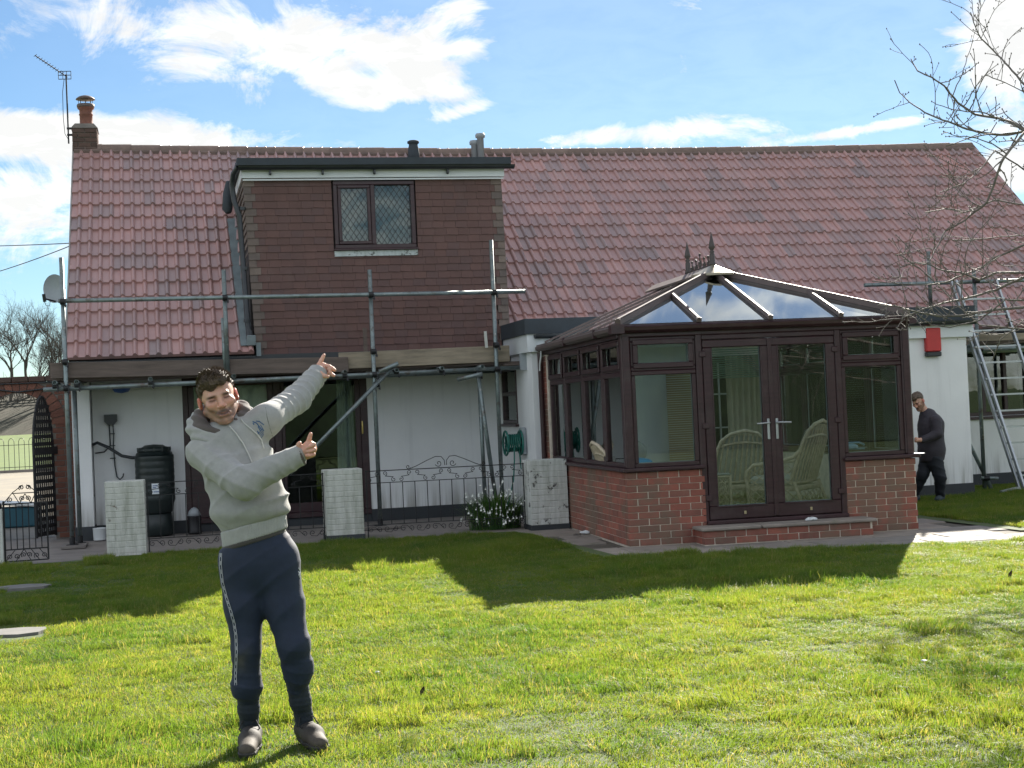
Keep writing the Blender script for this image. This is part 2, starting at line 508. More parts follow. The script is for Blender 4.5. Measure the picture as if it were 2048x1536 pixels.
M_dbrick = mat_ramp('dark_brick', [(0, (.085, .055, .045)), (.5, (.12, .075, .06)), (1, (.065, .05, .045))], rough=.9, bump=.5, nscale=9, namt=.25)
M_dmortar = mat('dark_mortar', (.18, .16, .14), .95, var=.2)
M_obrick = mat_ramp('brown_brick', [(0, (.17, .075, .055)), (.5, (.23, .10, .07)), (1, (.13, .065, .05))], rough=.9, bump=.5, nscale=9, namt=.25)
M_whiteb = mat_peeling('painted_brick', (.60, .61, .56), (.16, .13, .10), .655, 4.0, .85)
M_whiteb2 = mat_peeling('painted_brick_worn', (.64, .65, .62), (.09, .085, .08), .585, 6.5, .7)
M_iron = mat('black_iron', (.02, .02, .022), .5, metal=.3, var=.3, bump=.2)
M_steel = mat('galvanised_tube', (.20, .24, .24), .42, metal=.6, var=.22, scale=9, stretch=(1, 1, 1), bump=.15, tint=.12)
def _weather(m, colr, lo, hi, amt, scale):
    """blotches of another colour (rust, splashes) over a finished surface"""
    N = NT(m.node_tree); b = [n for n in m.node_tree.nodes if n.type == 'BSDF_PRINCIPLED'][0]
    src = b.inputs['Base Color'].links[0].from_socket
    geo = N.n('ShaderNodeNewGeometry'); n = N.noise(geo.outputs['Position'], scale, 7, .7)
    N.set(b, 'Base Color', N.mix(N.remap(n, lo, hi, 0.0, amt), src, colr))
_weather(M_rose, (.11, .095, .09), .50, .80, .35, 4.0); _weather(M_hang, (.17, .135, .12), .56, .74, .3, 2.5)
_weather(M_steel, (.10, .06, .04), .54, .66, .8, 6.0); _weather(M_steel, (.45, .44, .40), .60, .66, .7, 14.0)
M_alu = mat('ladder_aluminium', (.42, .44, .46), .38, metal=.8, var=.1)
M_board = mat('scaffold_board_dark', (.13, .10, .085), .85, var=.35, scale=2.2, stretch=(1, 9, 9), bump=.4, detail=8)
M_board2 = mat('scaffold_board_pale', (.27, .225, .165), .85, var=.35, scale=2.2, stretch=(1.2, 9, 9), bump=.4, detail=8)
M_conc = mat('concrete', (.20, .18, .165), .92, var=.22, scale=3, bump=.4, tint=.08)
M_slab = mat_ramp('paving_slab', [(0, (.24, .21, .185)), (.4, (.28, .245, .21)), (.7, (.22, .20, .18)), (1, (.31, .27, .23))], rough=.85, bump=.4, bscale=30, nscale=3.5, namt=.25, moss=((.12, .12, .06), 2.2, .56, .5))
M_joint = mat('joint_soil', (.10, .09, .07), .95, var=.3, scale=20)
M_glass = mat_glass('window_glass', (.93, .96, .945), 1.1)
M_dglass = mat_glass('dark_window_glass', (.74, .79, .77), 1.25, wav=.02)
M_rglass = mat_glass('roof_glass', (.78, .90, .91), 2.4, 1.5, rough=.03)
M_lead = mat('lead_came', (.06, .065, .07), .5, metal=.4)
M_leadsh = mat('lead_flashing', (.20, .24, .25), .6, metal=.3, var=.2, bump=.3)
M_soil = mat('soil', (.055, .042, .03), .95, var=.35, scale=9, bump=.6)
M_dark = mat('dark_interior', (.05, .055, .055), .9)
M_plaster = mat('interior_plaster', (.55, .53, .48), .9, var=.05)
M_cane = mat('cane', (.50, .42, .31), .6, var=.25, scale=20, bump=.2)
M_cushion = mat('chair_cushion', (.42, .42, .38), .9, var=.15, scale=12, bump=.2)
M_curtain = mat('curtain', (.6, .62, .58), .9, var=.15, scale=5)
M_blind = mat('bamboo_blind', (.36, .27, .17), .8, var=.2, scale=5, stretch=(.5, .5, 30))
M_butt = mat('butt_plastic', (.014, .022, .022), .42, var=.15)
M_label = mat('white_label', (.7, .75, .78), .5)
M_blue = mat('blue_plastic', (.03, .08, .25), .4)
M_red = mat('red_plastic', (.50, .03, .03), .38, var=.1)
M_green = mat('green_hose', (.01, .13, .10), .42, var=.2)
M_terra = mat('terracotta', (.20, .085, .06), .85, var=.2, bump=.3)
M_grey = mat('grey_plastic', (.30, .33, .35), .5, var=.1)
M_bark = mat('bark', (.09, .075, .07), .75, var=.4, scale=14, bump=.5, c2=(.22, .20, .17))
M_leaf = mat_grass('strap_leaf', (.04, .10, .028), (.06, .14, .04), (.11, .16, .05), .35)
M_flower = mat('white_petal', (.8, .82, .76), .6)
M_grass = mat_grass('grass_blade', (.060, .130, .024), (.125, .185, .034), (.26, .24, .12), .56)
M_turf = mat('turf_thatch', (.05, .085, .022), .95, var=.4, scale=9, c2=(.10, .125, .045), bump=.4)
M_field = mat('field_grass', (.075, .125, .014), .9, scale=1.2, c2=(.11, .16, .02), bump=.2)
M_bank = mat('rough_bank', (.03, .034, .018), .95, scale=.8, c2=(.06, .052, .034), bump=.5)
M_drive = mat('driveway_gravel', (.27, .235, .17), .95, scale=.7, c2=(.20, .18, .15), bump=.3)
M_asph = mat('worn_concrete', (.17, .165, .155), .9, var=.15)
# ================================================================== GROUND
def sheet(name, poly, z, m, kind='structure'):
    mb = MB(); mb.add([(x, y, z) for x, y in poly], [tuple(range(len(poly)))])
    o = mb.build(name, m); o['kind'] = kind
    return o
sheet('ground', [(-1500, -1500), (1500, -1500), (1500, 3000), (-1500, 3000)], -.03, M_turf)

# lawn: gently uneven sheet up to the paved edges
LAWN_EDGE = [(-30, 17.05), (-1.9, 17.1), (-1.1, 17.2), (-.72, 17.45), (4.1, 17.42), (4.16, 16.9), (4.0, 15.6), (3.86, 14.3), (3.9, 13.85), (4.9, 13.5), (6.4, 13.15), (8.0, 12.82), (10, 12.4), (14, 11.6), (30, 8.4)]
def edge_v(u):
    for (a, b), (c, d) in zip(LAWN_EDGE, LAWN_EDGE[1:]):
        if a <= u <= c: return b+(d-b)*(u-a)/(c-a)
    return 17
def lawn_z(u, v):
    return .012*mnoise.noise(Vector((u*.9, v*.9, 0))) + .006*mnoise.noise(Vector((u*3, v*3, 4)))
def build_lawn():
    mb = MB(); us = np.concatenate([np.linspace(-30, -4, 14), np.linspace(-3.8, 12, 160), np.linspace(12.3, 30, 14)]); n = 60
    vs = []
    for u in us:
        e = edge_v(u)
        for k in range(n+1):
            v = -6+(e+6)*(k/n)
            vs.append((u, v, lawn_z(u, v)*(1 if k < n else 0)))
    fs = [(i*(n+1)+k, (i+1)*(n+1)+k, (i+1)*(n+1)+k+1, i*(n+1)+k+1) for i in range(len(us)-1) for k in range(n)]
    mb.add(vs, fs, True)
    o = mb.build('lawn', M_turf); o['kind'] = 'structure'
build_lawn()
# lawn strip behind the path on the right
BACK_LAWN = [(8.5, 13.62), (8.5, 15.75), (8.35, 18.66), (11.0, 18.66), (11.0, 20.3), (30, 20.3), (30, 9.4), (14, 12.5)]
sheet('back_lawn', BACK_LAWN, -.006, M_turf)
# concrete yard under the eaves and along the house
sheet('concrete_yard', [(-6, 17.05), (-1.9, 17.1), (-1.1, 17.2), (-.72, 17.45), (4.75, 17.42), (4.75, 23), (-6, 23)], -.012, M_conc)
sheet('patio_bed', [(3.7, 12.2), (14, 11.2), (14, 12.6), (8.6, 14.0), (8.6, 19), (3.7, 19)], -.022, M_joint)


def patio():
    root = thing('paving', 'grey paving slabs laid round the foot of the brown glazed conservatory', 'paving')
    root['kind'] = 'structure'
    del root['category'], root['label']
    rnd = random.Random(4)
    mes = []
    for k in range(3):
        mb = MB(); mb.bbox(-.5, .5, -.5, .5, -.04, 0, .008); mes.append(mb.mesh('paving_slab', M_slab))
    # slabs follow the conservatory's own direction
    a = -.0535; ca, sa = math.cos(a), math.sin(a)
    def w(x, y): return (4.62+x*ca-y*sa, 14.6+x*sa+y*ca)
    y = -2.8; 
    while y < 3.2:
        hgt = rnd.choice([.45, .45, .6]); x = -1.7+rnd.uniform(-.3, 0)
        while x < 9.2:
            wid = rnd.choice([.45, .6, .75, .9])
            cx, cy = x+wid/2, y+hgt/2
            u, v = w(cx, cy)
            inside = (0.05 < cx < 3.1 and cy > .25)
            ok = v > edge_v(u)-.22 and v < 17.9 and u > 3.6 and not inside and (u < 8.45 or v < 13.55-(u-8.5)*.2)
            if ok and v < 18.4 and u < 13.5:
                inst('paving_slab', mes[0], root, (u, v, rnd.uniform(-.010, -.004)), (rnd.uniform(-.006, .006), rnd.uniform(-.006, .006), a), (wid-.014, hgt-.014, 1))
            x += wid
        y += hgt
patio()


# ================================================================== GRASS
def grass():
    rs = np.random.RandomState(3)
    protos = []
    S = .30
    pc = bpy.data.collections.new('grass_patches')
    for kind in range(6):
        nb = 1150
        x = rs.uniform(-S/2-.01, S/2+.01, nb); y = rs.uniform(-S/2-.01, S/2+.01, nb)
        # clump: neighbours lean and grow alike
        cl = rs.uniform(-S/2, S/2, (9, 2)); cd = rs.uniform(-.9, .9, (9, 2)); ch = rs.uniform(.65, 1.3, 9)
        ci = np.argmin((x[:, None]-cl[:, 0])**2+(y[:, None]-cl[:, 1])**2, axis=1)
        h = (.014+.026*rs.rand(nb))*ch[ci]*(.75+.13*kind)
        tall = rs.rand(nb) < .05; h[tall] *= 1.55
        lean = cd[ci]*.8+rs.normal(0, .5, (nb, 2))
        ang = rs.uniform(0, 2*PI, nb); wd = rs.uniform(.0010, .0021, nb)
        wx, wy = np.cos(ang)*wd, np.sin(ang)*wd
        vs = np.zeros((nb, 5, 3))
        vs[:, 0] = np.stack([x-wx, y-wy, np.full(nb, -.004)], 1); vs[:, 1] = np.stack([x+wx, y+wy, np.full(nb, -.004)], 1)
        mx, my = x+lean[:, 0]*h*.35, y+lean[:, 1]*h*.35
        vs[:, 2] = np.stack([mx-wx*.8, my-wy*.8, h*.6], 1); vs[:, 3] = np.stack([mx+wx*.8, my+wy*.8, h*.6], 1)
        vs[:, 4] = np.stack([x+lean[:, 0]*h*.95, y+lean[:, 1]*h*.95, h*(1-.22*np.hypot(*lean.T))], 1)
        vv = vs.reshape(-1, 3)
        b = np.arange(nb)*5
        f4 = np.stack([b, b+1, b+3, b+2], 1); f3 = np.stack([b+2, b+3, b+4], 1)
        me = bpy.data.meshes.new('grass_patch')
        me.from_pydata(vv.tolist(), [], f4.tolist()+f3.tolist())
        t = rs.rand(nb)**1.6
        at = me.attributes.new('tint', 'FLOAT', 'FACE'); at.data.foreach_set('value', np.concatenate([t, t]))
        me.materials.append(M_grass)
        o = bpy.data.objects.new('grass_patch', me); pc.objects.link(o); protos.append(o)
    pts = []; idx = []; sc = []; rot = []
    for gi in range(-20, 78):
        for gj in range(6, 72):
            u = gi*.29-1.6; v = gj*.29-.2
            fw = u*math.sin(CAM_YAW)+v*math.cos(CAM_YAW); ri = u*math.cos(CAM_YAW)-v*math.sin(CAM_YAW)
            if fw < 2.2 or abs(ri) > fw*.36+2.3: continue
            e = edge_v(u)
            back = (u > 8.6 and v > 13.75-(u-8.5)*.2+.1 and v < (18.5 if u < 11.1 else 20.1))
            if not (v < e-.10 or back): continue
            worn = u < -.35 and v > 11.5 and mnoise.noise(Vector((u*1.6, v*1.1, 9))) > .12      # trodden ground by the gate
            if any(math.hypot((u-a)/.30, (v-b)/.24) < 1 for a, b in STONES): continue
            hn = mnoise.noise(Vector((u*.55, v*.55, 2)))+.5*mnoise.noise(Vector((u*1.7, v*1.7, 7)))
            edge = (e-v < .45 and not back)
            pts.append((u+random.uniform(-.02, .02), v+random.uniform(-.02, .02), lawn_z(u, v) if not back else 0))
            idx.append(random.randrange(6)); rot.append(random.choice([0, PI/2, PI, -PI/2])+random.uniform(-.12, .12))
            sc.append(.38 if worn else max(.5, min(1.9, 1+hn*.85+(.25 if edge else 0)+(.75 if random.random() < .035 else 0))))
    me = bpy.data.meshes.new('grass')
    me.from_pydata(pts, [], [])
    for nm, dt, data in (('gi', 'INT', idx), ('gr', 'FLOAT', rot), ('gs', 'FLOAT', sc)):
        a = me.attributes.new(nm, dt, 'POINT'); a.data.foreach_set('value', data)
    ob = bpy.data.objects.new('grass', me); col.objects.link(ob); ob['kind'] = 'stuff'
    ng = bpy.data.node_groups.new('scatter_grass', 'GeometryNodeTree')
    ng.interface.new_socket('Geometry', in_out='INPUT', socket_type='NodeSocketGeometry')
    ng.interface.new_socket('Geometry', in_out='OUTPUT', socket_type='NodeSocketGeometry')
    gi_, go_ = ng.nodes.new('NodeGroupInput'), ng.nodes.new('NodeGroupOutput')
    ci = ng.nodes.new('GeometryNodeCollectionInfo'); ci.inputs['Collection'].default_value = pc
    ci.inputs['Separate Children'].default_value = True; ci.inputs['Reset Children'].default_value = True
    ip = ng.nodes.new('GeometryNodeInstanceOnPoints'); ip.inputs['Pick Instance'].default_value = True
    def attr(nm, dt):
        a = ng.nodes.new('GeometryNodeInputNamedAttribute'); a.data_type = dt; a.inputs['Name'].default_value = nm
        return [s for s in a.outputs if s.enabled and s.name == 'Attribute'][0]
    L = ng.links.new
    L(gi_.outputs[0], ip.inputs['Points']); L(ci.outputs[0], ip.inputs['Instance'])
    L(attr('gi', 'INT'), ip.inputs['Instance Index'])
    cr = ng.nodes.new('ShaderNodeCombineXYZ'); L(attr('gr', 'FLOAT'), cr.inputs[2]); L(cr.outputs[0], ip.inputs['Rotation'])
    cs = ng.nodes.new('ShaderNodeCombineXYZ'); cs.inputs[0].default_value = 1; cs.inputs[1].default_value = 1
    L(attr('gs', 'FLOAT'), cs.inputs[2]); L(cs.outputs[0], ip.inputs['Scale'])
    L(ip.outputs[0], go_.inputs[0])
    md = ob.modifiers.new('scatter', 'NODES'); md.node_group = ng
STONES = []
for px_, py_ in ((42, 1177), (30, 1268)): _p = at_z(px_, py_); STONES.append((_p.x, _p.y))
random.seed(11)
grass()
def litter():
    rr = random.Random(31); mb = MB()
    for k in range(70):
        v = 4.5+rr.random()**1.3*9; u = v*.237+rr.uniform(-.38, .38)*v
        if v > edge_v(u)-.3: continue
        s = rr.uniform(.006, .016); a = rr.uniform(0, 6.28); z = rr.uniform(.02, .04); c, d = math.cos(a)*s, math.sin(a)*s; mb.tint = rr.random()
        mb.add([(u-c, v-d, z), (u-d*.4, v+c*.4, z+s*.5), (u+c, v+d, z+rr.uniform(-.2, .8)*s), (u+d*.4, v-c*.4, z+s*.1)], [(0, 1, 2, 3)])
    o = mb.build('leaf_litter', mat('litter', (.10, .07, .045), .9, var=.5, tint=.6)); o['kind'] = 'stuff'
litter()
for _k, (a, b) in enumerate(STONES):
    _m = MB(); _n = 9
    _rr = random.Random(_k); _ring = [(math.cos(2*PI*i/_n)*.26*_rr.uniform(.8, 1.1), math.sin(2*PI*i/_n)*.2*_rr.uniform(.8, 1.1)) for i in range(_n)]
    _m.prism(_ring, lambda p, q: (p, q, -.03), lambda p, q: (p, q, .022)); _o = _m.build('stepping_stone', M_asph); _o.location = (a, b, 0)
    tag(_o, ['flat grey stone sunk in the worn grass, the one nearer the gate', 'flat grey stone sunk in the worn grass, the one farther from the gate'][_k], 'stepping stone')

# ================================================================== LAND BEYOND THE YARD
def land():
    sheet('driveway', [(-40, 23.2), (-1.25, 23.2), (-1.25, 30), (6, 57.2), (-40, 57.2)], -.010, M_drive)
    sheet('yard_slab', [(-6, 21.35), (-1.25, 21.35), (-1.25, 27), (-6, 27)], -.006, M_asph)
    mb = MB(); mb.bbox(-40, 8, 57.2, 57.35, -.02, .09, .01); o = mb.build('kerb', M_conc); o['kind'] = 'structure'
    mb = MB(); vs = []; nx = 60
    prof = [(57.3, 0), (60, .02), (80, .35), (104, 1.0), (110, 1.3), (116, 3.0), (122, 4.4), (128, 5.0), (150, 5.4), (400, 7)]
    mb.add([(-120+i*6, y, z) for (y, z) in prof[:5] for i in range(nx)], [(j*nx+i, j*nx+i+1, (j+1)*nx+i+1, (j+1)*nx+i) for j in range(4) for i in range(nx-1)])
    o = mb.build('field', M_field); o['kind'] = 'structure'
    mb = MB(); rows = []
    for (y, z) in [(109.8, 1.28)]+prof[5:]:
        rows += [(-120+i*6, y+.8*mnoise.noise(Vector((i*.9, y, 0))), z+.35*mnoise.noise(Vector((i*.7, y, 3)))*(y > 112)) for i in range(nx)]
    mb.add(rows, [(j*nx+i, j*nx+i+1, (j+1)*nx+i+1, (j+1)*nx+i) for j in range(5) for i in range(nx-1)], True)
    o = mb.build('bank', M_bank); o['kind'] = 'structure'
land()
# ================================================================== HOUSE
H = thing('house', 'white rendered house with a long red tiled roof and a dark tile-hung dormer', 'house', (4.0, 20.7, 0))
HO = (4.0, 20.7, 0)
EAVE_V, EAVE_Z, RIDGE_V, RIDGE_Z = 19.8, 2.35, 23.76, 5.80
SLOPE = math.atan2(RIDGE_Z-EAVE_Z, RIDGE_V-EAVE_V)
SLEN = math.hypot(RIDGE_Z-EAVE_Z, RIDGE_V-EAVE_V)
UL, UR = -1.17, 14.25
def hp(name, mb, m, parent=None, **kw):
    return mb.build(name, m, parent or H, off=HO, **kw)
def sag(u, s): return -.085*math.sin(PI*min(1, max(0, (u-UL)/(UR-UL))))*(s/SLEN)
def roof_p(u, s, n=0.0):
    """point on the roof: u along, s up the slope from the eave, n off the surface"""
    return (u, EAVE_V+s*math.cos(SLOPE)-n*math.sin(SLOPE), EAVE_Z+s*math.sin(SLOPE)+n*math.cos(SLOPE)+sag(u, s))


def walls():
    mb = MB()      # front wall in pieces round the openings; each piece a clear butt joint
    W, T = 20.7, .28
    mb.box(-.92, .27, W, W+T, .16, 2.45)
    mb.box(.27, 2.80, W, W+T, 2.12, 2.45)
    mb.box(2.80, 4.70, W, W+T, .16, 2.45)
    hp('wall', mb, M_wall)
    mb = MB(); mb.box(-.92, .27, W-.012, W+T, -.05, .16); mb.box(2.80, 4.70, W-.012, W+T, -.05, .16); mb.box(.27, 2.80, W+.02, W+T, -.05, .10)
    hp('plinth', mb, M_plinth)
    # end pier carrying the roof corner
    mb = MB(); mb.box(-1.16, -.93, 20.3, 20.98, .175, 2.45); hp('end_pier', mb, M_wall)
    mb = MB(); mb.box(-1.175, -.915, 20.285, 20.99, -.05, .175); hp('plinth', mb, M_plinth)
    # gable wall on the left, back wall, right gable
    g = [(20.98, -.05), (27.6, -.05), (27.6, 2.45), (RIDGE_V, RIDGE_Z-.16), (20.98, 3.2)]
    mb = MB(); mb.prism(g, lambda a, b: (UL+.02, a, b), lambda a, b: (UL+.28, a, b)); hp('gable_wall', mb, M_wall)
    mb = MB(); mb.prism([(20.98, -.05), (27.6, -.05), (27.6, 2.45), (RIDGE_V, RIDGE_Z-.16), (20.98, 3.2)], lambda a, b: (UR-.35, a, b), lambda a, b: (UR-.05, a, b)); hp('gable_wall', mb, M_wall)
    mb = MB(); mb.box(UL+.28, UR-.35, 27.3, 27.6, -.05, 2.45); hp('back_wall', mb, M_wall)
    # wall right of the extension, low part with the window band above
    mb = MB(); mb.box(10.99, 13.9, W, W+T, .15, 1.04); mb.box(13.2, 13.9, W, W+T, 1.04, 2.40); mb.box(10.99, 12.0, W, W+T, 1.04, 2.40); mb.box(12.0, 13.2, W, W+T, 2.16, 2.40); hp('wall', mb, M_wall)
    mb = MB(); mb.box(10.99, 13.9, W-.012, W+T, -.05, .15); hp('plinth', mb, M_plinth)
    # inner partitions so that rooms behind the glass are rooms
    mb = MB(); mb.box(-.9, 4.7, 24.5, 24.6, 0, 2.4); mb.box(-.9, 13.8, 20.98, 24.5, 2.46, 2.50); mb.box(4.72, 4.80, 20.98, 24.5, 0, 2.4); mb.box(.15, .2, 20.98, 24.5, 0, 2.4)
    mb.box(11, 11.06, 20.98, 24.5, 0, 2.4); mb.box(11.06, 13.8, 24.5, 24.6, 0, 2.4); mb.box(13.75, 13.8, 21.0, 24.5, 0, 2.4)  # last dark partition added to darken the room behind the right window
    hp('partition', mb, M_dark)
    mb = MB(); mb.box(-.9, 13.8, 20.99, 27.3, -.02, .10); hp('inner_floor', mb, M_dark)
walls()


def roof():
    rnd = random.Random(7)
    # deck below the tiles (front slope, left open under the dormer) and back slope
    def slab(u0, u1, s0, s1, name='roof_deck'):
        mb = MB(); n = 8
        top = []; bot = []
        for i in range(n+1):
            u = u0+(u1-u0)*i/n
            top += [roof_p(u, s0, -.012), roof_p(u, s1, -.012)]; bot += [roof_p(u, s0, -.05), roof_p(u, s1, -.05)]
        vs = top+bot; m = len(top); fs = []
        for i in range(n):
            a = 2*i
            fs += [(a, a+2, a+3, a+1), (m+a+1, m+a+3, m+a+2, m+a), (a, m+a, m+a+2, a+2), (a+1, a+3, m+a+3, m+a+1)]
        fs += [(0, 1, m+1, m), (2*n, m+2*n, m+2*n+1, 2*n+1)]
        mb.add(vs, fs); hp(name, mb, M_deck)
    slab(UL+.02, 1.2, .03, SLEN-.02); slab(4.66, UR-.02, .03, SLEN-.02); slab(1.2, 4.66, 3.0, SLEN-.02)
    mb = MB()
    vs = []; n = 10
    for i in range(n+1):
        u = UL+(UR-UL)*i/n
        vs += [roof_p(u, SLEN, 0), (u, 27.72, 2.35)]
    mb.add(vs, [(2*i, 2*i+1, 2*i+3, 2*i+2) for i in range(n)]); hp('back_slope', mb, M_tile)
    # double roman tile: two pans, two rolls, thick nose
    TW, TL, G = .2965, .40, SLEN/16
    def tile_mesh(k):
        mb = MB(); t0 = (k*.37) % 1; 
        prof = []
        for r in range(2):
            b = r*TW/2
            prof += [(b, 0), (b+.082, 0), (b+.088, .018), (b+.099, .033), (b+.112, .038), (b+.125, .033), (b+.138, .018)]
        prof.append((TW+.004, 0))
        lift = .038
        def P(x, z, y): return (x, y, z+lift*(1-y/TL))
        n = len(prof); vs = [P(x, z, 0) for x, z in prof]+[P(x, z, TL) for x, z in prof]+[(x, 0.002, -.004) for x, z in prof]
        fs = []; 
        for i in range(n-1):
            mb.tint = (t0+(.13 if i >= 7 and k % 3 == 0 else 0)) % 1
            mb.add([vs[i], vs[i+1], vs[n+i+1], vs[n+i]], [(0, 1, 2, 3)])
            mb.add([vs[i], vs[2*n+i], vs[2*n+i+1], vs[i+1]], [(0, 1, 2, 3)])
        mb.tint = t0
        mb.add([P(0, 0, 0), P(0, 0, TL), (0, TL, -.01), (0, 0, -.01)], [(0, 1, 2, 3)])
        return mb
    tms = [tile_mesh(k) for k in range(4)]
    mes = [t.mesh('roof_tile', M_tile) for t in tms]
    spots = []
    ncol = int(round((UR-UL)/TW))
    for r in range(16):
        for c in range(ncol):
            u = UL+c*TW; s = r*G
            z = EAVE_Z+s*math.sin(SLOPE)
            if u+TW > 1.23 and u < 4.62 and z < 4.86-.2: continue
            if u+TW > 4.62 and u < 11.0 and s < .12: continue
            p = roof_p(u, s, .004)
            spots.append((math.hypot(p[0], p[1]), r, c, u, s, p))
    # those that show largest: nearest to the camera
    order = sorted(spots, key=lambda q: q[0])
    single = set((q[1], q[2]) for q in order[:300])
    stuff = MB()
    ca, sa = math.cos(SLOPE), math.sin(SLOPE)
    for (_, r, c, u, s, p) in spots:
        k = rnd.randrange(4); dz = rnd.uniform(-.0015, .0015); rz = rnd.uniform(-.004, .004)
        if (r, c) in single:
            inst('roof_tile', mes[k], H, (p[0]-HO[0], p[1]-HO[1], p[2]-HO[2]+dz), (SLOPE+rnd.uniform(-.007, .007), rnd.uniform(-.006, .006), rz*2))
        else:
            tm = tms[k]; tt = rnd.random()
            o = len(stuff.v)
            stuff.v += [(p[0]+x, p[1]+y*ca-z*sa, p[2]+y*sa+z*ca+dz) for x, y, z in tm.v]
            stuff.f += [tuple(i+o for i in f) for f in tm.f]
            stuff.t += [(t+tt) % 1 for t in tm.t]; stuff.sm += [False]*len(tm.f)
    hp('roof_tiles', stuff, M_tile, kind='stuff')
    # ridge tiles: half rounds bedded on mortar
    L = .44; n = int((UR-UL)/L)
    mb = MB(); seg = 8; vs = []
    for i in range(2):
        for k in range(seg+1):
            an = PI*k/seg; R_ = .115+(.008 if i == 1 else 0)
            vs.append((L*i*1.0, -math.cos(an)*R_*1.05, math.sin(an)*R_*.9))
    mb.add(vs, [(k, k+1, seg+1+k+1, seg+1+k) for k in range(seg)], True)
    mb.add(vs[seg+1:]+[(L, v[1]*.86, v[2]*.86) for v in vs[seg+1:]], [(k+1, k, seg+1+k, seg+2+k) for k in range(seg)])
    me = mb.mesh('ridge_tile', M_ridge)
    for i in range(n):
        u = UL-.02+i*L; p = roof_p(u, SLEN, 0); q = roof_p(u+L, SLEN, 0)
        inst('ridge_tile', me, H, (p[0]-HO[0], p[1]-HO[1], p[2]-HO[2]-.035+rnd.uniform(-.005, .005)), (0, -math.atan2(q[2]-p[2], L)+rnd.uniform(-.006, .006), rnd.uniform(-.004, .004)))
    mb = MB(); pts = []
    for i in range(90):
        u = UL+(UR-UL-.02)*i/89; j = .012*mnoise.noise(Vector((u*6, 0, 0))); pts += [roof_p(u, SLEN-.185+j, .010), roof_p(u, SLEN-.155+j, .062), roof_p(u, SLEN-.03, .055)]
    mb.add(pts, [f for i in range(89) for f in ((3*i, 3*i+3, 3*i+4, 3*i+1), (3*i+1, 3*i+4, 3*i+5, 3*i+2))]); hp('ridge_mortar', mb, M_ridge)
    # verges: undercloak strip and white bargeboard at the left, mortar fillet at the right
    for (u, w_) in ((UL-.022, .02), (UR, .02)):
        mb = MB(); a = [roof_p(u, .0, -.16), roof_p(u, SLEN, -.16), roof_p(u, SLEN, .035), roof_p(u, .0, .035)]
        a = [(u, p[1], p[2]) for p in a]
        mb.add(a+[(u+w_, p[1], p[2]) for p in a], [(0, 1, 2, 3), (7, 6, 5, 4), (0, 4, 5, 1), (3, 2, 6, 7), (0, 3, 7, 4), (1, 5, 6, 2)])
        hp('bargeboard', mb, M_ridge if u > 0 else mat('verge_mortar', (.30, .27, .25), .9, bump=.3))
    # eaves: fascia, soffit, gutter
    mb = MB(); mb.box(UL, 1.24, 19.86, 19.88, 2.14, 2.33); mb.box(10.99, UR, 19.86, 19.88, 2.14, 2.33); hp('fascia', mb, M_black)
    mb = MB(); mb.box(UL, 4.69, 19.88, 20.70, 2.14, 2.16); mb.box(10.99, UR, 19.88, 20.70, 2.14, 2.16); hp('soffit', mb, M_black)
    mb = MB(); mb.box(1.24, 4.69, 19.86, 19.88, 2.14, 2.34); hp('fascia', mb, M_black)
    for (a, b) in ((UL-.03, 1.2), (11.02, UR)):
        mb = MB(); half = [(math.cos(PI+PI*k/8)*.055, math.sin(PI+PI*k/8)*.055) for k in range(9)]
        half += [(x*.9, y*.9+.0) for x, y in reversed(half)]
        mb.prism([(19.795+x, 2.30+y) for x, y in half], lambda p, q: (a, p, q), lambda p, q: (b, p, q)); hp('gutter', mb, M_black)
    mb = MB(); mb.tube([(-.97, 20.60, -.0), (-.97, 20.60, 1.95), (-.97, 20.2, 2.15), (-.97, 19.85, 2.26)], .038, 10); mb.box(-1.01, -.93, 20.56, 20.7, 1.20, 1.23); mb.box(-1.01, -.93, 20.56, 20.7, .55, .58); hp('downpipe', mb, M_black)
roof()


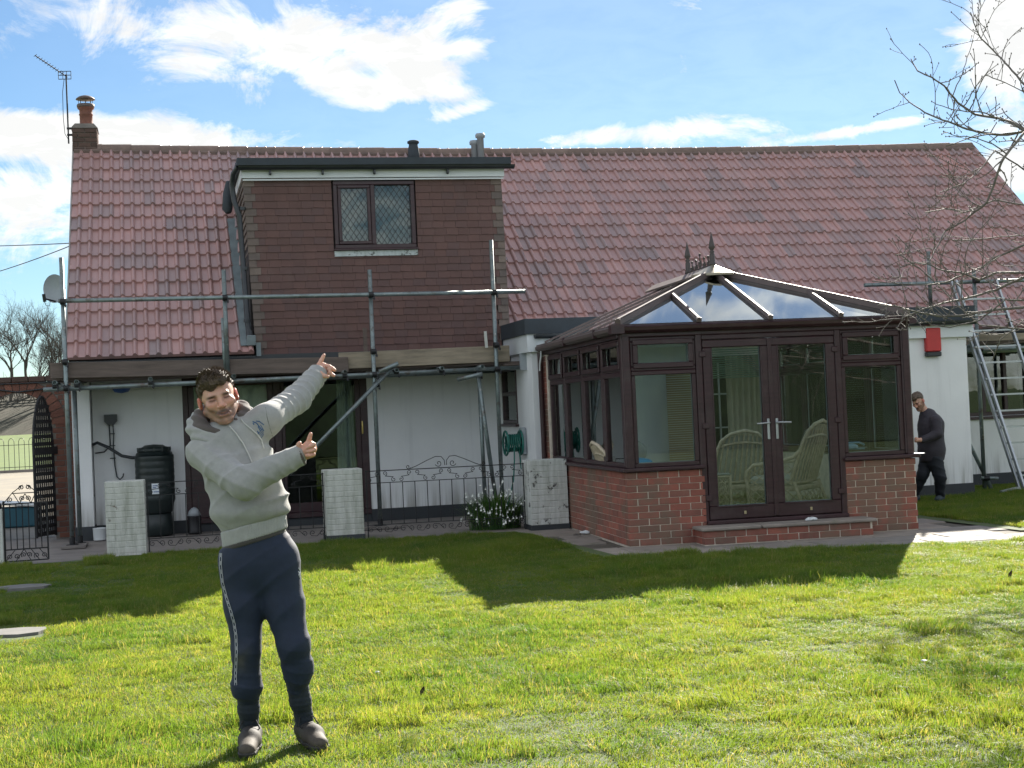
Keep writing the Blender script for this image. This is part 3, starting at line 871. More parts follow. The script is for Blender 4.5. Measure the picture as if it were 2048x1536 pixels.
def dormer():
    rnd = random.Random(12)
    D0, D1, V0, ZB, ZT = 1.20, 4.70, 20.0, 2.33, 4.69
    # solid core behind the tiles (leaves the window opening)
    wx0, wx1, wz0, wz1 = 2.36, 3.47, 3.74, 4.66
    def frame_core(u0, u1, z0, z1, nm='dormer_wall'):
        mb = MB(); mb.box(u0, u1, V0+.03, V0+.13, z0, z1); return mb
    mb = MB()
    for q in ((D0, wx0, ZB-.1, 4.82), (wx1, D1, ZB-.1, 4.82), (wx0, wx1, ZB-.1, wz0), (wx0, wx1, wz1, 4.82)):
        mb.box(q[0], q[1], V0+.03, V0+.13, q[2], q[3])
    # cheeks run back into the slope; floor and back so that the room behind the window is closed
    for (a, b) in ((D0, D0+.1), (D1-.1, D1)):
        mb.prism([(V0+.13, 2.45), (22.8, 4.86), (V0+.13, 4.86)], lambda p, q, a=a: (a, p, q), lambda p, q, b=b: (b, p, q))
    hp('dormer_wall', mb, M_deck)
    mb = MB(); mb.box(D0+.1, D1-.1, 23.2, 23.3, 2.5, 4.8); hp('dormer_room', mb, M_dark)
    # flat roof with felt edge, fascia, gutter
    mb = MB(); mb.box(1.085, 4.80, 19.76, 23.1, 4.845, 4.94); hp('dormer_flat_roof', mb, M_blackm)
    mb = MB(); mb.box(1.145, 4.735, 19.93, 19.955, 4.70, 4.845); mb.box(1.145, 1.17, 19.955, 22.7, 4.70, 4.845); mb.box(4.71, 4.735, 19.955, 22.7, 4.70, 4.845); hp('dormer_fascia', mb, M_whitep)
    mb = MB(); mb.box(1.17, 4.71, 19.957, 20.03, 4.70, 4.712); mb.box(1.16, 4.72, 19.925, 19.94, 4.665, 4.685); hp('fascia_trim', mb, M_whitep)
    mb = MB(); half = [(math.cos(PI+PI*k/8)*.055, math.sin(PI+PI*k/8)*.055) for k in range(9)]; half += [(x*.9, y*.9) for x, y in reversed(half)]
    mb.prism([(19.85+x, 4.845+y) for x, y in half], lambda p, q: (1.10, p, q), lambda p, q: (4.86, p, q))
    for u in (1.52, 2.22, 2.92, 3.93): mb.box(u-.012, u+.012, 19.85, 19.935, 4.74, 4.80); mb.sphere((u, 19.88, 4.745), .018, 8, 6)
    hp('dormer_gutter', mb, M_black)
    mb = MB(); mb.tube([(1.10, 19.86, 4.84), (1.04, 19.95, 4.76), (1.02, 20.05, 4.62), (1.04, 19.97, 4.4), (1.10, 19.98, 4.2), (1.15, 19.98, 2.75), (1.16, 19.90, 2.62)], .036, 10)
    mb.tube([(1.16, 19.90, 2.66), (1.16, 19.86, 2.56)], .045, 10)
    for z in (4.3, 3.5, 2.8): mb.tube([(1.14, 19.98, z-.02), (1.145, 19.98, z+.02)], .046, 10)
    hp('dormer_downpipe', mb, M_black)
    # hopper of old felt at the roof's corner and lead along the cheek
    mb = MB(); mb.tube([(1.03, 20.9, 4.80), (1.00, 20.85, 4.62), (.985, 20.8, 4.42), (1.0, 20.78, 4.36)], [.05, .07, .075, .04], 10); hp('felt_roll', mb, M_blackm)
    for (a, b) in ((D0-.16, D0-.005),):
        mb = MB(); vs = []
        for i in range(9):
            s = .12+i*(3.2-.12)/8
            vs += [roof_p(a, s, .052), roof_p(b, s, .058), roof_p(b, s, .13)]
        mb.add(vs, [f for i in range(8) for f in ((3*i, 3*i+1, 3*i+4, 3*i+3), (3*i+1, 3*i+2, 3*i+5, 3*i+4))]); hp('lead_flashing', mb, M_leadsh)
    mb = MB(); mb.bbox(1.12, 1.24, 19.80, 19.98, 2.46, 2.60, .01); mb.box(1.24, 1.30, 19.82, 19.99, 2.32, 2.50); hp('lead_saddle', mb, M_leadsh)
    # hanging tiles
    TW, G = .163, .0985
    hm = []
    for k in range(4):
        m_ = MB(); m_.tint = k*.23
        b = .0015*k
        m_.add([(.001, -.018, b), (TW-.001, -.018, -b*.5), (TW-.001, -.006, 0), (.001, -.006, 0), (.001, -.004, G+.03), (TW-.001, -.004, G+.03), (TW-.001, .004, G+.03), (.001, .004, G+.03)],
               [(0, 1, 5, 4), (3, 2, 1, 0), (1, 2, 6, 5), (3, 0, 4, 7)])
        hm.append(m_)
    hme = [m_.mesh('hanging_tile', M_hang) for m_ in hm]
    cnt = 0; stuff = MB(); corner = MB()
    rows = 24
    spots = []
    for r in range(rows):
        z = ZB+r*G; t = r/rows
        ul = 1.245-.085*t; ur = 4.735-.035*t
        cw = .15 if r % 2 else .10
        for side, (a, b) in enumerate(((ul, ul+cw), (ur-cw, ur))):
            corner.tint = rnd.random()
            corner.add([(a, V0-.022, z), (b, V0-.022, z), (b, V0-.005, z+G+.02), (a, V0-.005, z+G+.02), (a, V0+.03, z), (b, V0+.03, z), (a, V0+.03, z+G), (b, V0+.03, z+G)],
                       [(0, 1, 2, 3), (0, 3, 6, 4), (1, 5, 7, 2), (4, 5, 1, 0)])
        u = ul+cw+.002; end = ur-cw-.002
        first = True
        while u < end-.03:
            w = TW if not first else (TW*(.5 if r % 2 else 1)); first = False
            w = min(w, end-u)
            z1 = z+G
            if not (u+w > wx0-.01 and u < wx1+.01 and z1 > wz0-.03 and z < wz1+.1):
                spots.append((r, u, w, z))
            elif u < wx0-.02 and z1 > wz0-.03: spots.append((r, u, wx0-.02-u, z))
            elif u+w > wx1+.02 and z1 > wz0-.03: spots.append((r, wx1+.02, u+w-wx1-.02, z))
            u += w
    for i, (r, u, w, z) in enumerate(spots):
        k = rnd.randrange(4); dv = rnd.uniform(-.002, .002); tilt = rnd.uniform(-.006, .006)
        if i < 300 and w > .04:
            inst('hanging_tile', hme[k], H, (u-HO[0], V0+dv-HO[1], z-HO[2]+rnd.uniform(-.002, .002)), (rnd.uniform(-.01, .01), tilt, 0), (w/TW, 1, 1))
        else:
            o = len(stuff.v); tt = rnd.random()
            stuff.v += [(u+x*w/TW, V0+y+dv, z+zz+x*tilt) for x, y, zz in hm[k].v]
            stuff.f += [tuple(j+o for j in f) for f in hm[k].f]; stuff.t += [(t+tt) % 1 for t in hm[k].t]; stuff.sm += [False]*len(hm[k].f)
    hp('hanging_tiles', stuff, M_hang, kind='stuff')
    # cheek courses
    for r in range(rows):
        z = ZB+r*G
        vend = EAVE_V+(z-EAVE_Z+.1)/math.tan(SLOPE)
        for (u0, d) in ((1.245-.085*r/rows, -1), (4.735-.035*r/rows, 1)):
            v = V0-.0; 
            first = True
            while v < vend:
                w = .12 if first else .163
                corner.tint = rnd.random(); 
                a, b = v, min(v+w, vend+.02)
                x0 = u0+d*.0; 
                corner.add([(x0, a, z), (x0, b-.002, z), (x0-d*.014, b-.002, z+G+.02), (x0-d*.014, a, z+G+.02)], [(0, 1, 2, 3)])
                corner.add([(x0, a, z), (x0, b-.002, z), (x0-d*.03, b-.002, z+.003), (x0-d*.03, a, z+.003)], [(0, 1, 2, 3)])
                v += w; first = False
    hp('corner_tiles', corner, M_hangc, kind='stuff')
    # window: outer frame, left opening sash, right fixed pane, diamond lead
    wf = MB(); f = .055
    y0, y1 = V0-.03, V0+.10
    wf.bbox(wx0, wx1, y0, y1, wz0, wz0+f, .006); wf.bbox(wx0, wx1, y0, y1, wz1-f, wz1, .006)
    wf.bbox(wx0, wx0+f, y0, y1, wz0+f, wz1-f, .006); wf.bbox(wx1-f, wx1, y0, y1, wz0+f, wz1-f, .006); wf.bbox(2.862, 2.922, y0, y1, wz0+f, wz1-f, .006)
    win = hp('dormer_window', wf, M_rose)
    sf = MB(); a0, a1, b0, b1 = wx0+f+.004, 2.858, wz0+f+.004, wz1-f-.004; g = .042
    yy0, yy1 = V0-.045, V0+.02
    sf.bbox(a0, a1, yy0, yy1, b0, b0+g, .006); sf.bbox(a0, a1, yy0, yy1, b1-g, b1, .006); sf.bbox(a0, a0+g, yy0, yy1, b0+g, b1-g, .006); sf.bbox(a1-g, a1, yy0, yy1, b0+g, b1-g, .006)
    sf.build('sash', M_rose, win, off=HO)
    for (p0, p1, q0, q1, yy) in ((a0+g, a1-g, b0+g, b1-g, V0-.01), (2.922, wx1-f, wz0+f, wz1-f, V0+.03)):
        gm = MB(); gm.box(p0, p1, yy, yy+.006, q0, q1); gm.build('pane', M_dglass, win, off=HO)
        lm = MB(); dx, dz = .078, .115
        # diamonds clipped to the pane
        k0 = -int((q1-q0)/dz)-2; k1 = int((p1-p0)/dx)+int((q1-q0)/dz)+3
        for k in range(k0, k1):
            for sgn in (1, -1):
                x_at = lambda z_: p0+k*dx+sgn*(z_-q0)*dx/dz if sgn > 0 else p0+k*dx-(z_-q0)*dx/dz
                zs = [q0, q1]
                pts = []
                N_ = 40
                za = None; zb = None
                for j in range(N_+1):
                    z_ = q0+(q1-q0)*j/N_
                    if p0 <= x_at(z_) <= p1:
                        if za is None: za = z_
                        zb = z_
                if za is not None and zb > za: lm.bar((x_at(za), yy-.005, za), (x_at(zb), yy-.005, zb), .009, .004, up=(0, 1, 0))
        lm.build('lead_lattice', M_lead, win, off=HO)
    mb = MB(); mb.bbox(wx0-.02, wx1+.02, V0-.075, V0+.0, wz0-.03, wz0-.002, .006); mb.build('sill', M_rose, win, off=HO)
    mb = MB(); mb.box(wx0-.015, wx1+.015, V0-.035, V0-.012, wz0-.105, wz0-.03); mb.build('lead_apron', mat_peeling('apron_paint', (.55, .6, .6), (.12, .13, .12), .55, 14), win, off=HO)
    # net curtain behind the panes
    mb = MB(); vs = []
    for i in range(60):
        x = 2.43+i*.0165; y = V0+.16+.015*math.sin(i*1.3); vs += [(x, y, wz0+.05), (x, y, wz1-.03)]
    mb.add(vs, [(2*i, 2*i+2, 2*i+3, 2*i+1) for i in range(59)], True); mb.build('net_curtain', mat('net', (.34, .37, .39), .9), win, off=HO)
dormer()


def extension():
    # flat roofed projection the conservatory stands against
    E0, E1, F = 4.70, 10.97, 18.70
    wy0, wy1, wz0, wz1 = 19.60, 20.48, 1.27, 2.05
    mb = MB()
    mb.box(E0, E0+.25, F+.25, wy0, .16, 2.45); mb.box(E0, E0+.25, wy1, 20.70, .16, 2.45); mb.box(E0, E0+.25, wy0, wy1, .16, wz0); mb.box(E0, E0+.25, wy0, wy1, wz1, 2.45)
    mb.box(E1-.25, E1, F+.25, 20.98, .16, 2.45)
    # front: openings for the doors and windows behind the conservatory
    mb.box(E0, 6.95, F, F+.25, .16, 2.45); mb.box(6.95, 7.60, F, F+.25, 2.05, 2.45); mb.box(7.60, 8.55, F, F+.25, .16, 2.45)
    mb.box(8.55, 9.95, F, F+.25, .16, 1.17); mb.box(8.55, 9.95, F, F+.25, 1.95, 2.45); mb.box(9.95, E1, F, F+.25, .16, 2.45)
    hp('extension_wall', mb, M_wall)
    mb = MB(); mb.box(E0-.012, 6.95, F-.012, F+.02, -.05, .16); mb.box(7.60, E1+.012, F-.012, F+.02, -.05, .16); mb.box(E0-.012, E0+.02, F+.02, 20.7, -.05, .16); mb.box(E1-.02, E1+.012, F+.02, 20.7, -.05, .16)
    mb.box(6.95, 7.60, F+.03, F+.25, -.05, .10); hp('plinth', mb, M_plinth)
    mb = MB(); mb.box(E0-.10, E1+.10, F-.10, 20.6, 2.43, 2.63)
    hp('flat_roof', mb, M_blackm)
    mb = MB(); mb.box(E0-.05, E1+.05, F-.07, F-.05, 2.20, 2.43); mb.box(E0-.07, E0-.05, F-.07, 20.6, 2.20, 2.43); mb.box(E1+.05, E1+.07, F-.07, 20.0, 2.20, 2.43)
    mb.box(E0-.05, E1+.05, F-.05, F, 2.20, 2.215); mb.box(E0-.05, E0, F-.05, 20.6, 2.20, 2.215)
    hp('fascia', mb, M_whitep)
    mb = MB(); half = [(math.cos(PI+PI*k/8)*.055, math.sin(PI+PI*k/8)*.055) for k in range(9)]; half += [(x*.9, y*.9) for x, y in reversed(half)]
    mb.prism([(F-.13+x, 2.42+y) for x, y in half], lambda p, q: (E0+.02, p, q), lambda p, q: (E1+.08, p, q)); hp('gutter', mb, M_black)
    mb = MB(); mb.box(E0-.004, E0+.02, F-.3, F-.0, 2.2, 2.2001); 
    # ceiling, back wall and floor of the room inside
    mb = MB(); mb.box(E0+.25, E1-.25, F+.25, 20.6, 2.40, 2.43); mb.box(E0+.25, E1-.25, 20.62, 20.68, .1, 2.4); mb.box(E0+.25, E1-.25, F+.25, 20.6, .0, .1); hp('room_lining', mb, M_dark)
    # little window in the side wall
    wf = MB(); f = .05; x0, x1 = E0-.012, E0+.08
    wf.bbox(x0, x1, wy0, wy1, wz0, wz0+f, .005); wf.bbox(x0, x1, wy0, wy1, wz1-f, wz1, .005); wf.bbox(x0, x1, wy0, wy0+f, wz0+f, wz1-f, .005); wf.bbox(x0, x1, wy1-f, wy1, wz0+f, wz1-f, .005); wf.bbox(x0, x1, wy0+f, wy1-f, 1.66, 1.71, .005)
    w = hp('side_window', wf, M_rose)
    g = MB(); g.box(E0+.03, E0+.036, wy0+f, wy1-f, wz0+f, wz1-f); g.build('pane', M_dglass, w, off=HO)
    g = MB(); g.bbox(E0-.05, E0+.0, wy0-.04, wy1+.04, wz0-.04, wz0-.002, .004); g.build('sill', M_rose, w, off=HO)
    g = MB(); vs = []
    for i in range(40): vs += [(E0+.12+.012*math.sin(i*1.1), wy0+i*.0225, wz0), (E0+.12+.012*math.sin(i*1.1), wy0+i*.0225, wz1)]
    g.add(vs, [(2*i, 2*i+2, 2*i+3, 2*i+1) for i in range(39)], True); g.build('net_curtain', MATS['net'], w, off=HO)
    mb = MB(); mb.box(4.62, 4.70, 18.98, 19.05, 1.98, 2.20); hp('bracket', mb, M_grey)
    # doors and windows behind the conservatory
    mb = MB()
    def fr(u0, u1, z0, z1, nd, w_=.06, bars=True):
        mb.bbox(u0, u1, F+.02, F+.09, z0, z0+w_, .004); mb.bbox(u0, u1, F+.02, F+.09, z1-w_, z1, .004)
        for k in range(nd+1):
            x = u0+(u1-u0-w_)*k/nd; mb.bbox(x, x+w_, F+.02, F+.09, z0+w_, z1-w_, .004)
    fr(8.55, 9.95, 1.17, 1.95, 3); fr(6.95, 7.60, .12, 2.05, 1)
    mb.bbox(8.50, 10.0, F-.05, F+.01, 1.13, 1.165, .004)
    hp('inner_window', mb, M_rose)
    g = MB(); g.box(8.61, 9.89, F+.05, F+.056, 1.23, 1.89); g.box(7.01, 7.54, F+.05, F+.056, .18, 1.99); hp('inner_pane', g, M_dglass)
    g = MB()
    for u in (7.28,): g.bar((u, F+.035, .2), (u, F+.035, 1.98), .022, .012, up=(0, 1, 0))
    for z in (.65, 1.1, 1.55): g.bar((7.02, F+.034, z), (7.53, F+.034, z), .018, .01, up=(0, 1, 0))
    hp('glazing_bars', g, M_whitep)
    g = MB(); vs = []
    for i in range(30): vs += [(9.42+i*.016, F+.10+.01*math.sin(i*1.2), 1.22), (9.42+i*.016, F+.10+.01*math.sin(i*1.2), 1.9)]
    g.add(vs, [(2*i, 2*i+2, 2*i+3, 2*i+1) for i in range(29)], True); hp('inner_net', g, M_curtain)
extension()


def patio_door():
    W = 20.7; u0, u1, z0, z1 = .27, 2.80, .10, 2.12; f = .075
    d = MB(); d.bbox(u0, u1, W+.01, W+.12, z1-f, z1, .006); d.bbox(u0, u1, W-.02, W+.12, z0, z0+f, .006)
    d.bbox(u0, u0+f, W+.01, W+.12, z0+f, z1-f, .006); d.bbox(u1-.10, u1, W+.01, W+.12, z0+f, z1-f, .006); d.bbox(1.50, 1.60, W+.01, W+.12, z0+f, z1-f, .006)
    door = hp('patio_door', d, M_rose)
    s = MB(); s.bbox(1.60, u1-.10, W+.03, W+.09, z0+f, z0+f+.13, .006); s.bbox(1.60, u1-.10, W+.03, W+.09, z1-f-.06, z1-f, .006); s.bbox(u1-.17, u1-.10, W+.03, W+.09, z0+f+.13, z1-f-.06, .006); s.bbox(1.60, 1.65, W+.03, W+.09, z0+f+.13, z1-f-.06, .006)
    s.build('sliding_leaf', M_rose, door, off=HO)
    g = MB(); g.box(1.65, u1-.17, W+.055, W+.062, z0+f+.13, z1-f-.06); g.build('pane', M_dglass, door, off=HO)
    l = MB(); l.bbox(u0+f, 1.5, W+.03, W+.09, z0+f, 1.06, .006); l.bbox(u0+f, 1.5, W+.03, W+.09, z1-f-.08, z1-f, .006)
    for u in (u0+f, .80, 1.42): l.bbox(u, u+.08, W+.03, W+.09, 1.06, z1-f-.08, .006)
    l.build('panelled_leaf', M_rose, door, off=HO)
    g = MB(); g.box(u0+f+.08, .80, W+.055, W+.062, 1.06, z1-f-.08); g.box(.88, 1.42, W+.055, W+.062, 1.06, z1-f-.08); g.build('leaded_pane', M_glass, door, off=HO)
    g = MB(); vs = []
    for i in range(30): vs += [(.42+i*.0345, W+.16+.012*math.sin(i*1.7), 1.06), (.42+i*.0345, W+.16+.012*math.sin(i*1.7), 1.98)]
    g.add(vs, [(2*i, 2*i+2, 2*i+3, 2*i+1) for i in range(29)], True); g.build('lace_curtain', M_curtain, door, off=HO)
    g = MB(); vs = []
    for i in range(26): vs += [(2.36+i*.0115, W+.2+.018*math.sin(i*1.25), .3), (2.40+i*.0085, W+.2+.018*math.sin(i*1.25), 2.02)]
    g.add(vs, [(2*i, 2*i+2, 2*i+3, 2*i+1) for i in range(25)], True); g.build('curtain', M_curtain, door, off=HO)
    g = MB(); g.bbox(2.705, 2.725, W-.02, W+.01, 1.22, 1.40, .004); g.tube([(2.715, W-.04, 1.24), (2.715, W-.05, 1.31), (2.715, W-.04, 1.38)], .008, 8); g.build('handle', mat('brass', (.55, .42, .15), .3, metal=.8), door, off=HO)
    # window band on the right
    wf = MB(); f = .06
    for (a, b) in ((12.0, 13.2),):
        wf.bbox(a, b, W+.01, W+.1, 1.04, 1.10, .005); wf.bbox(a, b, W+.01, W+.1, 2.10, 2.16, .005)
        for u in (a, a+.38, a+.76, b-f): wf.bbox(u, u+f, W+.01, W+.1, 1.10, 2.10, .005)
    w = hp('kitchen_window', wf, M_rose)
    g = MB(); g.box(12.06, 13.14, W+.05, W+.056, 1.10, 2.10); g.build('pane', M_dglass, w, off=HO)
    g = MB(); g.bbox(11.95, 13.25, W-.05, W+.01, .99, 1.035, .004); g.build('sill', M_rose, w, off=HO)
patio_door()


def chimney():
    rnd = random.Random(3)
    x0, x1, y0, y1 = -1.19, -.81, RIDGE_V-.12, RIDGE_V+.42
    root = hp('chimney', (lambda m_: (m_.box(x0+.012, x1-.012, y0+.012, y1-.012, 4.9, 6.13), m_)[1])(MB()), M_dmortar)
    me = {}
    def bm(w, d, h):
        k = (round(w, 3), round(d, 3))
        if k not in me:
            b = MB(); b.bbox(-w/2, w/2, -d/2, d/2, 0, h, .004); me[k] = b.mesh('brick', M_dbrick)
        return me[k]
    z = 5.3; r = 0
    while z < 6.10:
        off = 0 if r % 2 else .09
        for (a, b, yy) in ((x0, x1, y0),):
            cuts = [a, a+.09, a+.28, b] if r % 2 else [a, a+.19, b]
            for p, q in zip(cuts, cuts[1:]):
                inst('brick', bm(q-p-.01, .09, .062), root, ((p+q)/2-0-HO[0], yy+.045-.004-HO[1], z-HO[2]))
        for xx in (x0+.045, x1-.045):
            p = y0+.10+(0 if r % 2 else .08)
            while p < y1-.05:
                q = min(p+.21, y1); inst('brick', bm(.09, q-p-.01, .062), root, (xx-HO[0], (p+q)/2-HO[1], z-HO[2])); p = q
        z += .073; r += 1
    mb = MB(); n = 14
    prof = [(-.02, 6.10), (.0, 6.13), (.03, 6.165), (.08, 6.19)]
    mb.add([(x0-.01, y0-.01, 6.10), (x1+.01, y0-.01, 6.10), (x1+.01, y1, 6.10), (x0-.01, y1, 6.10), (x0+.05, y0+.05, 6.18), (x1-.05, y0+.05, 6.18), (x1-.05, y1-.05, 6.18), (x0+.05, y1-.05, 6.18)],
           [(0, 1, 5, 4), (1, 2, 6, 5), (2, 3, 7, 6), (3, 0, 4, 7), (4, 5, 6, 7)]); mb.build('flaunching', M_dmortar, root, off=HO)
    cx, cy = -.975, y0+.22
    mb = MB(); mb.lathe([(.115, 0), (.11, .03), (.098, .05), (.098, .16), (.106, .17), (.106, .185), (.098, .195), (.1, .25), (.125, .27), (.128, .31), (.11, .33), (.085, .33), (.08, .1)], cx, cy, 6.17, 20); mb.build('chimney_pot', M_terra, root, off=HO)
    mb = MB()
    for k in range(8):
        an = 2*PI*k/8; mb.tube([(cx+.1*math.cos(an), cy+.1*math.sin(an), 6.48), (cx+.11*math.cos(an), cy+.11*math.sin(an), 6.60)], .004, 5)
    mb.lathe([(.128, 6.455), (.134, 6.47), (.134, 6.50), (.125, 6.51), (.1, 6.505)], cx, cy, 0, 20)
    mb.lathe([(.148, 6.585), (.14, 6.60), (.10, 6.628), (.05, 6.645), (.0, 6.65)], cx, cy, 0, 20); mb.build('cowl', mat('cowl_metal', (.14, .11, .10), .6, metal=.5), root, off=HO)
chimney()


def vents():
    for (u, dark) in ((4.09, True),):
        p = roof_p(u, SLEN-.05, 0); mb = MB()
        mb.lathe([(.10, -.20), (.092, -.02), (.085, .06), (.075, .10), (.072, .13), (.095, .14), (.098, .17), (.07, .185), (0, .19)], p[0], p[1]-.28, p[2]-.02, 18); hp('roof_vent', mb, M_blackm)
    for (u, dy_, h) in ((5.20, -.30, .20), (5.115, -.22, .10)):
        p = roof_p(u, SLEN, 0); mb = MB()
        mb.lathe([(.055, -.45), (.055, h-.02), (.078, h-.01), (.082, h+.03), (.07, h+.055), (.03, h+.06), (0, h+.06)], p[0], p[1]+dy_, p[2]+.0, 18); hp('flue_pipe', mb, M_grey)
vents()
# ================================================================== CONSERVATORY (own axes: x along its front, y back towards the house)
CA = -.0535
CO = (4.6214, 14.6018, 0)
CV = thing('conservatory', 'brown framed conservatory with red brick base, french doors and glazed hipped roof', 'conservatory', CO, CA)
CWd, CDp = 3.18, 4.15
def cp(name, mb, m, parent=None, **kw): return mb.build(name, m, parent or CV, **kw)


def brickwork():
    rnd = random.Random(21)
    BL, BH, J = .215, .0645, .0105
    me = {}
    def bm(w, d):
        k = (round(w, 3), round(d, 3))
        if k not in me:
            b = MB(); b.bbox(-w/2, w/2, -d/2, d/2, 0, BH-J*.0, .0035); me[k] = b.mesh('brick', M_brick)
        return me[k]
    CH = .0690   # course height
    n = 11
    spots = []
    def run_x(x0, x1, y, z0, nc, t=.1, first=0, prio=0, gap=None):
        for r in range(nc):
            z = z0+r*CH; x = x0-(0 if (r+first) % 2 else .1125)
            while x < x1-.02:
                a, b = max(x, x0), min(x+.225-J, x1)
                if b-a > .03: spots.append((prio, (a+b)/2, y+t/2, z, b-a, t, 0))
                x += .225
    def run_y(y0, y1, x, z0, nc, t=.1, first=0, prio=0, sgn=1):
        for r in range(nc):
            z = z0+r*CH; y = y0+.1+J-(0 if (r+first) % 2 else .1125)
            while y < y1-.02:
                a, b = max(y, y0+.1+J), min(y+.225-J, y1)
                if b-a > .03: spots.append((prio, x+sgn*t/2, (a+b)/2, z, t, b-a, 1))
                y += .225
    run_x(0, .835, 0, 0, n, prio=0); run_x(2.385, CWd, 0, 0, n, first=1, prio=0)
    run_y(0, CDp, 0, 0, n, prio=1); run_y(0, CDp, CWd, 0, n, sgn=-1, prio=9)
    # full height pier at the back left
    run_y(3.80, CDp, 0, n*CH, 20, prio=3)
    # step
    run_x(.70, 2.52, -.33, 0, 2, prio=0); run_y(-.33, 0, .70, 0, 2, prio=0); run_y(-.33, 0, 2.52, 0, 2, sgn=-1, prio=0)
    cores = MB()
    cores.box(.006, .83, .006, .22, -.03, n*CH-.004); cores.box(2.39, CWd-.006, .006, .22, -.03, n*CH-.004)
    cores.box(.006, .22, .22, CDp, -.03, n*CH-.004); cores.box(CWd-.22, CWd-.006, .22, CDp, -.03, n*CH-.004)
    cores.box(.006, .2, 3.808, CDp, n*CH-.004, 2.15)
    cores.box(.706, 2.514, -.324, .0, -.03, 2*CH-.003); cores.box(.83, 2.39, .0, .22, -.03, .13)
    cp('mortar', cores, M_mortar)
    spots.sort(key=lambda q: q[0])
    stuff = MB()
    for i, (_, x, y, z, w, d, ax) in enumerate(spots):
        out = rnd.uniform(-.0015, .003)
        if i < 300:
            inst('brick', bm(w, d), CV, (x-(out if ax else 0), y-(0 if ax else out), z), (0, 0, rnd.uniform(-.004, .004)))
        else:
            stuff.tint = rnd.random(); stuff.box(x-w/2, x+w/2, y-d/2, y+d/2, z, z+BH)
    cp('brickwork', stuff, M_brick, kind='stuff')
    # stone on the step, in two pieces, with a worn front edge
    for (a, b) in ((.665, 1.30), (1.312, 2.555)):
        mb = MB(); mb.bbox(a, b, -.365, -.02, 2*CH, 2*CH+.035, .009); cp('step_slab', mb, M_slab)
brickwork()


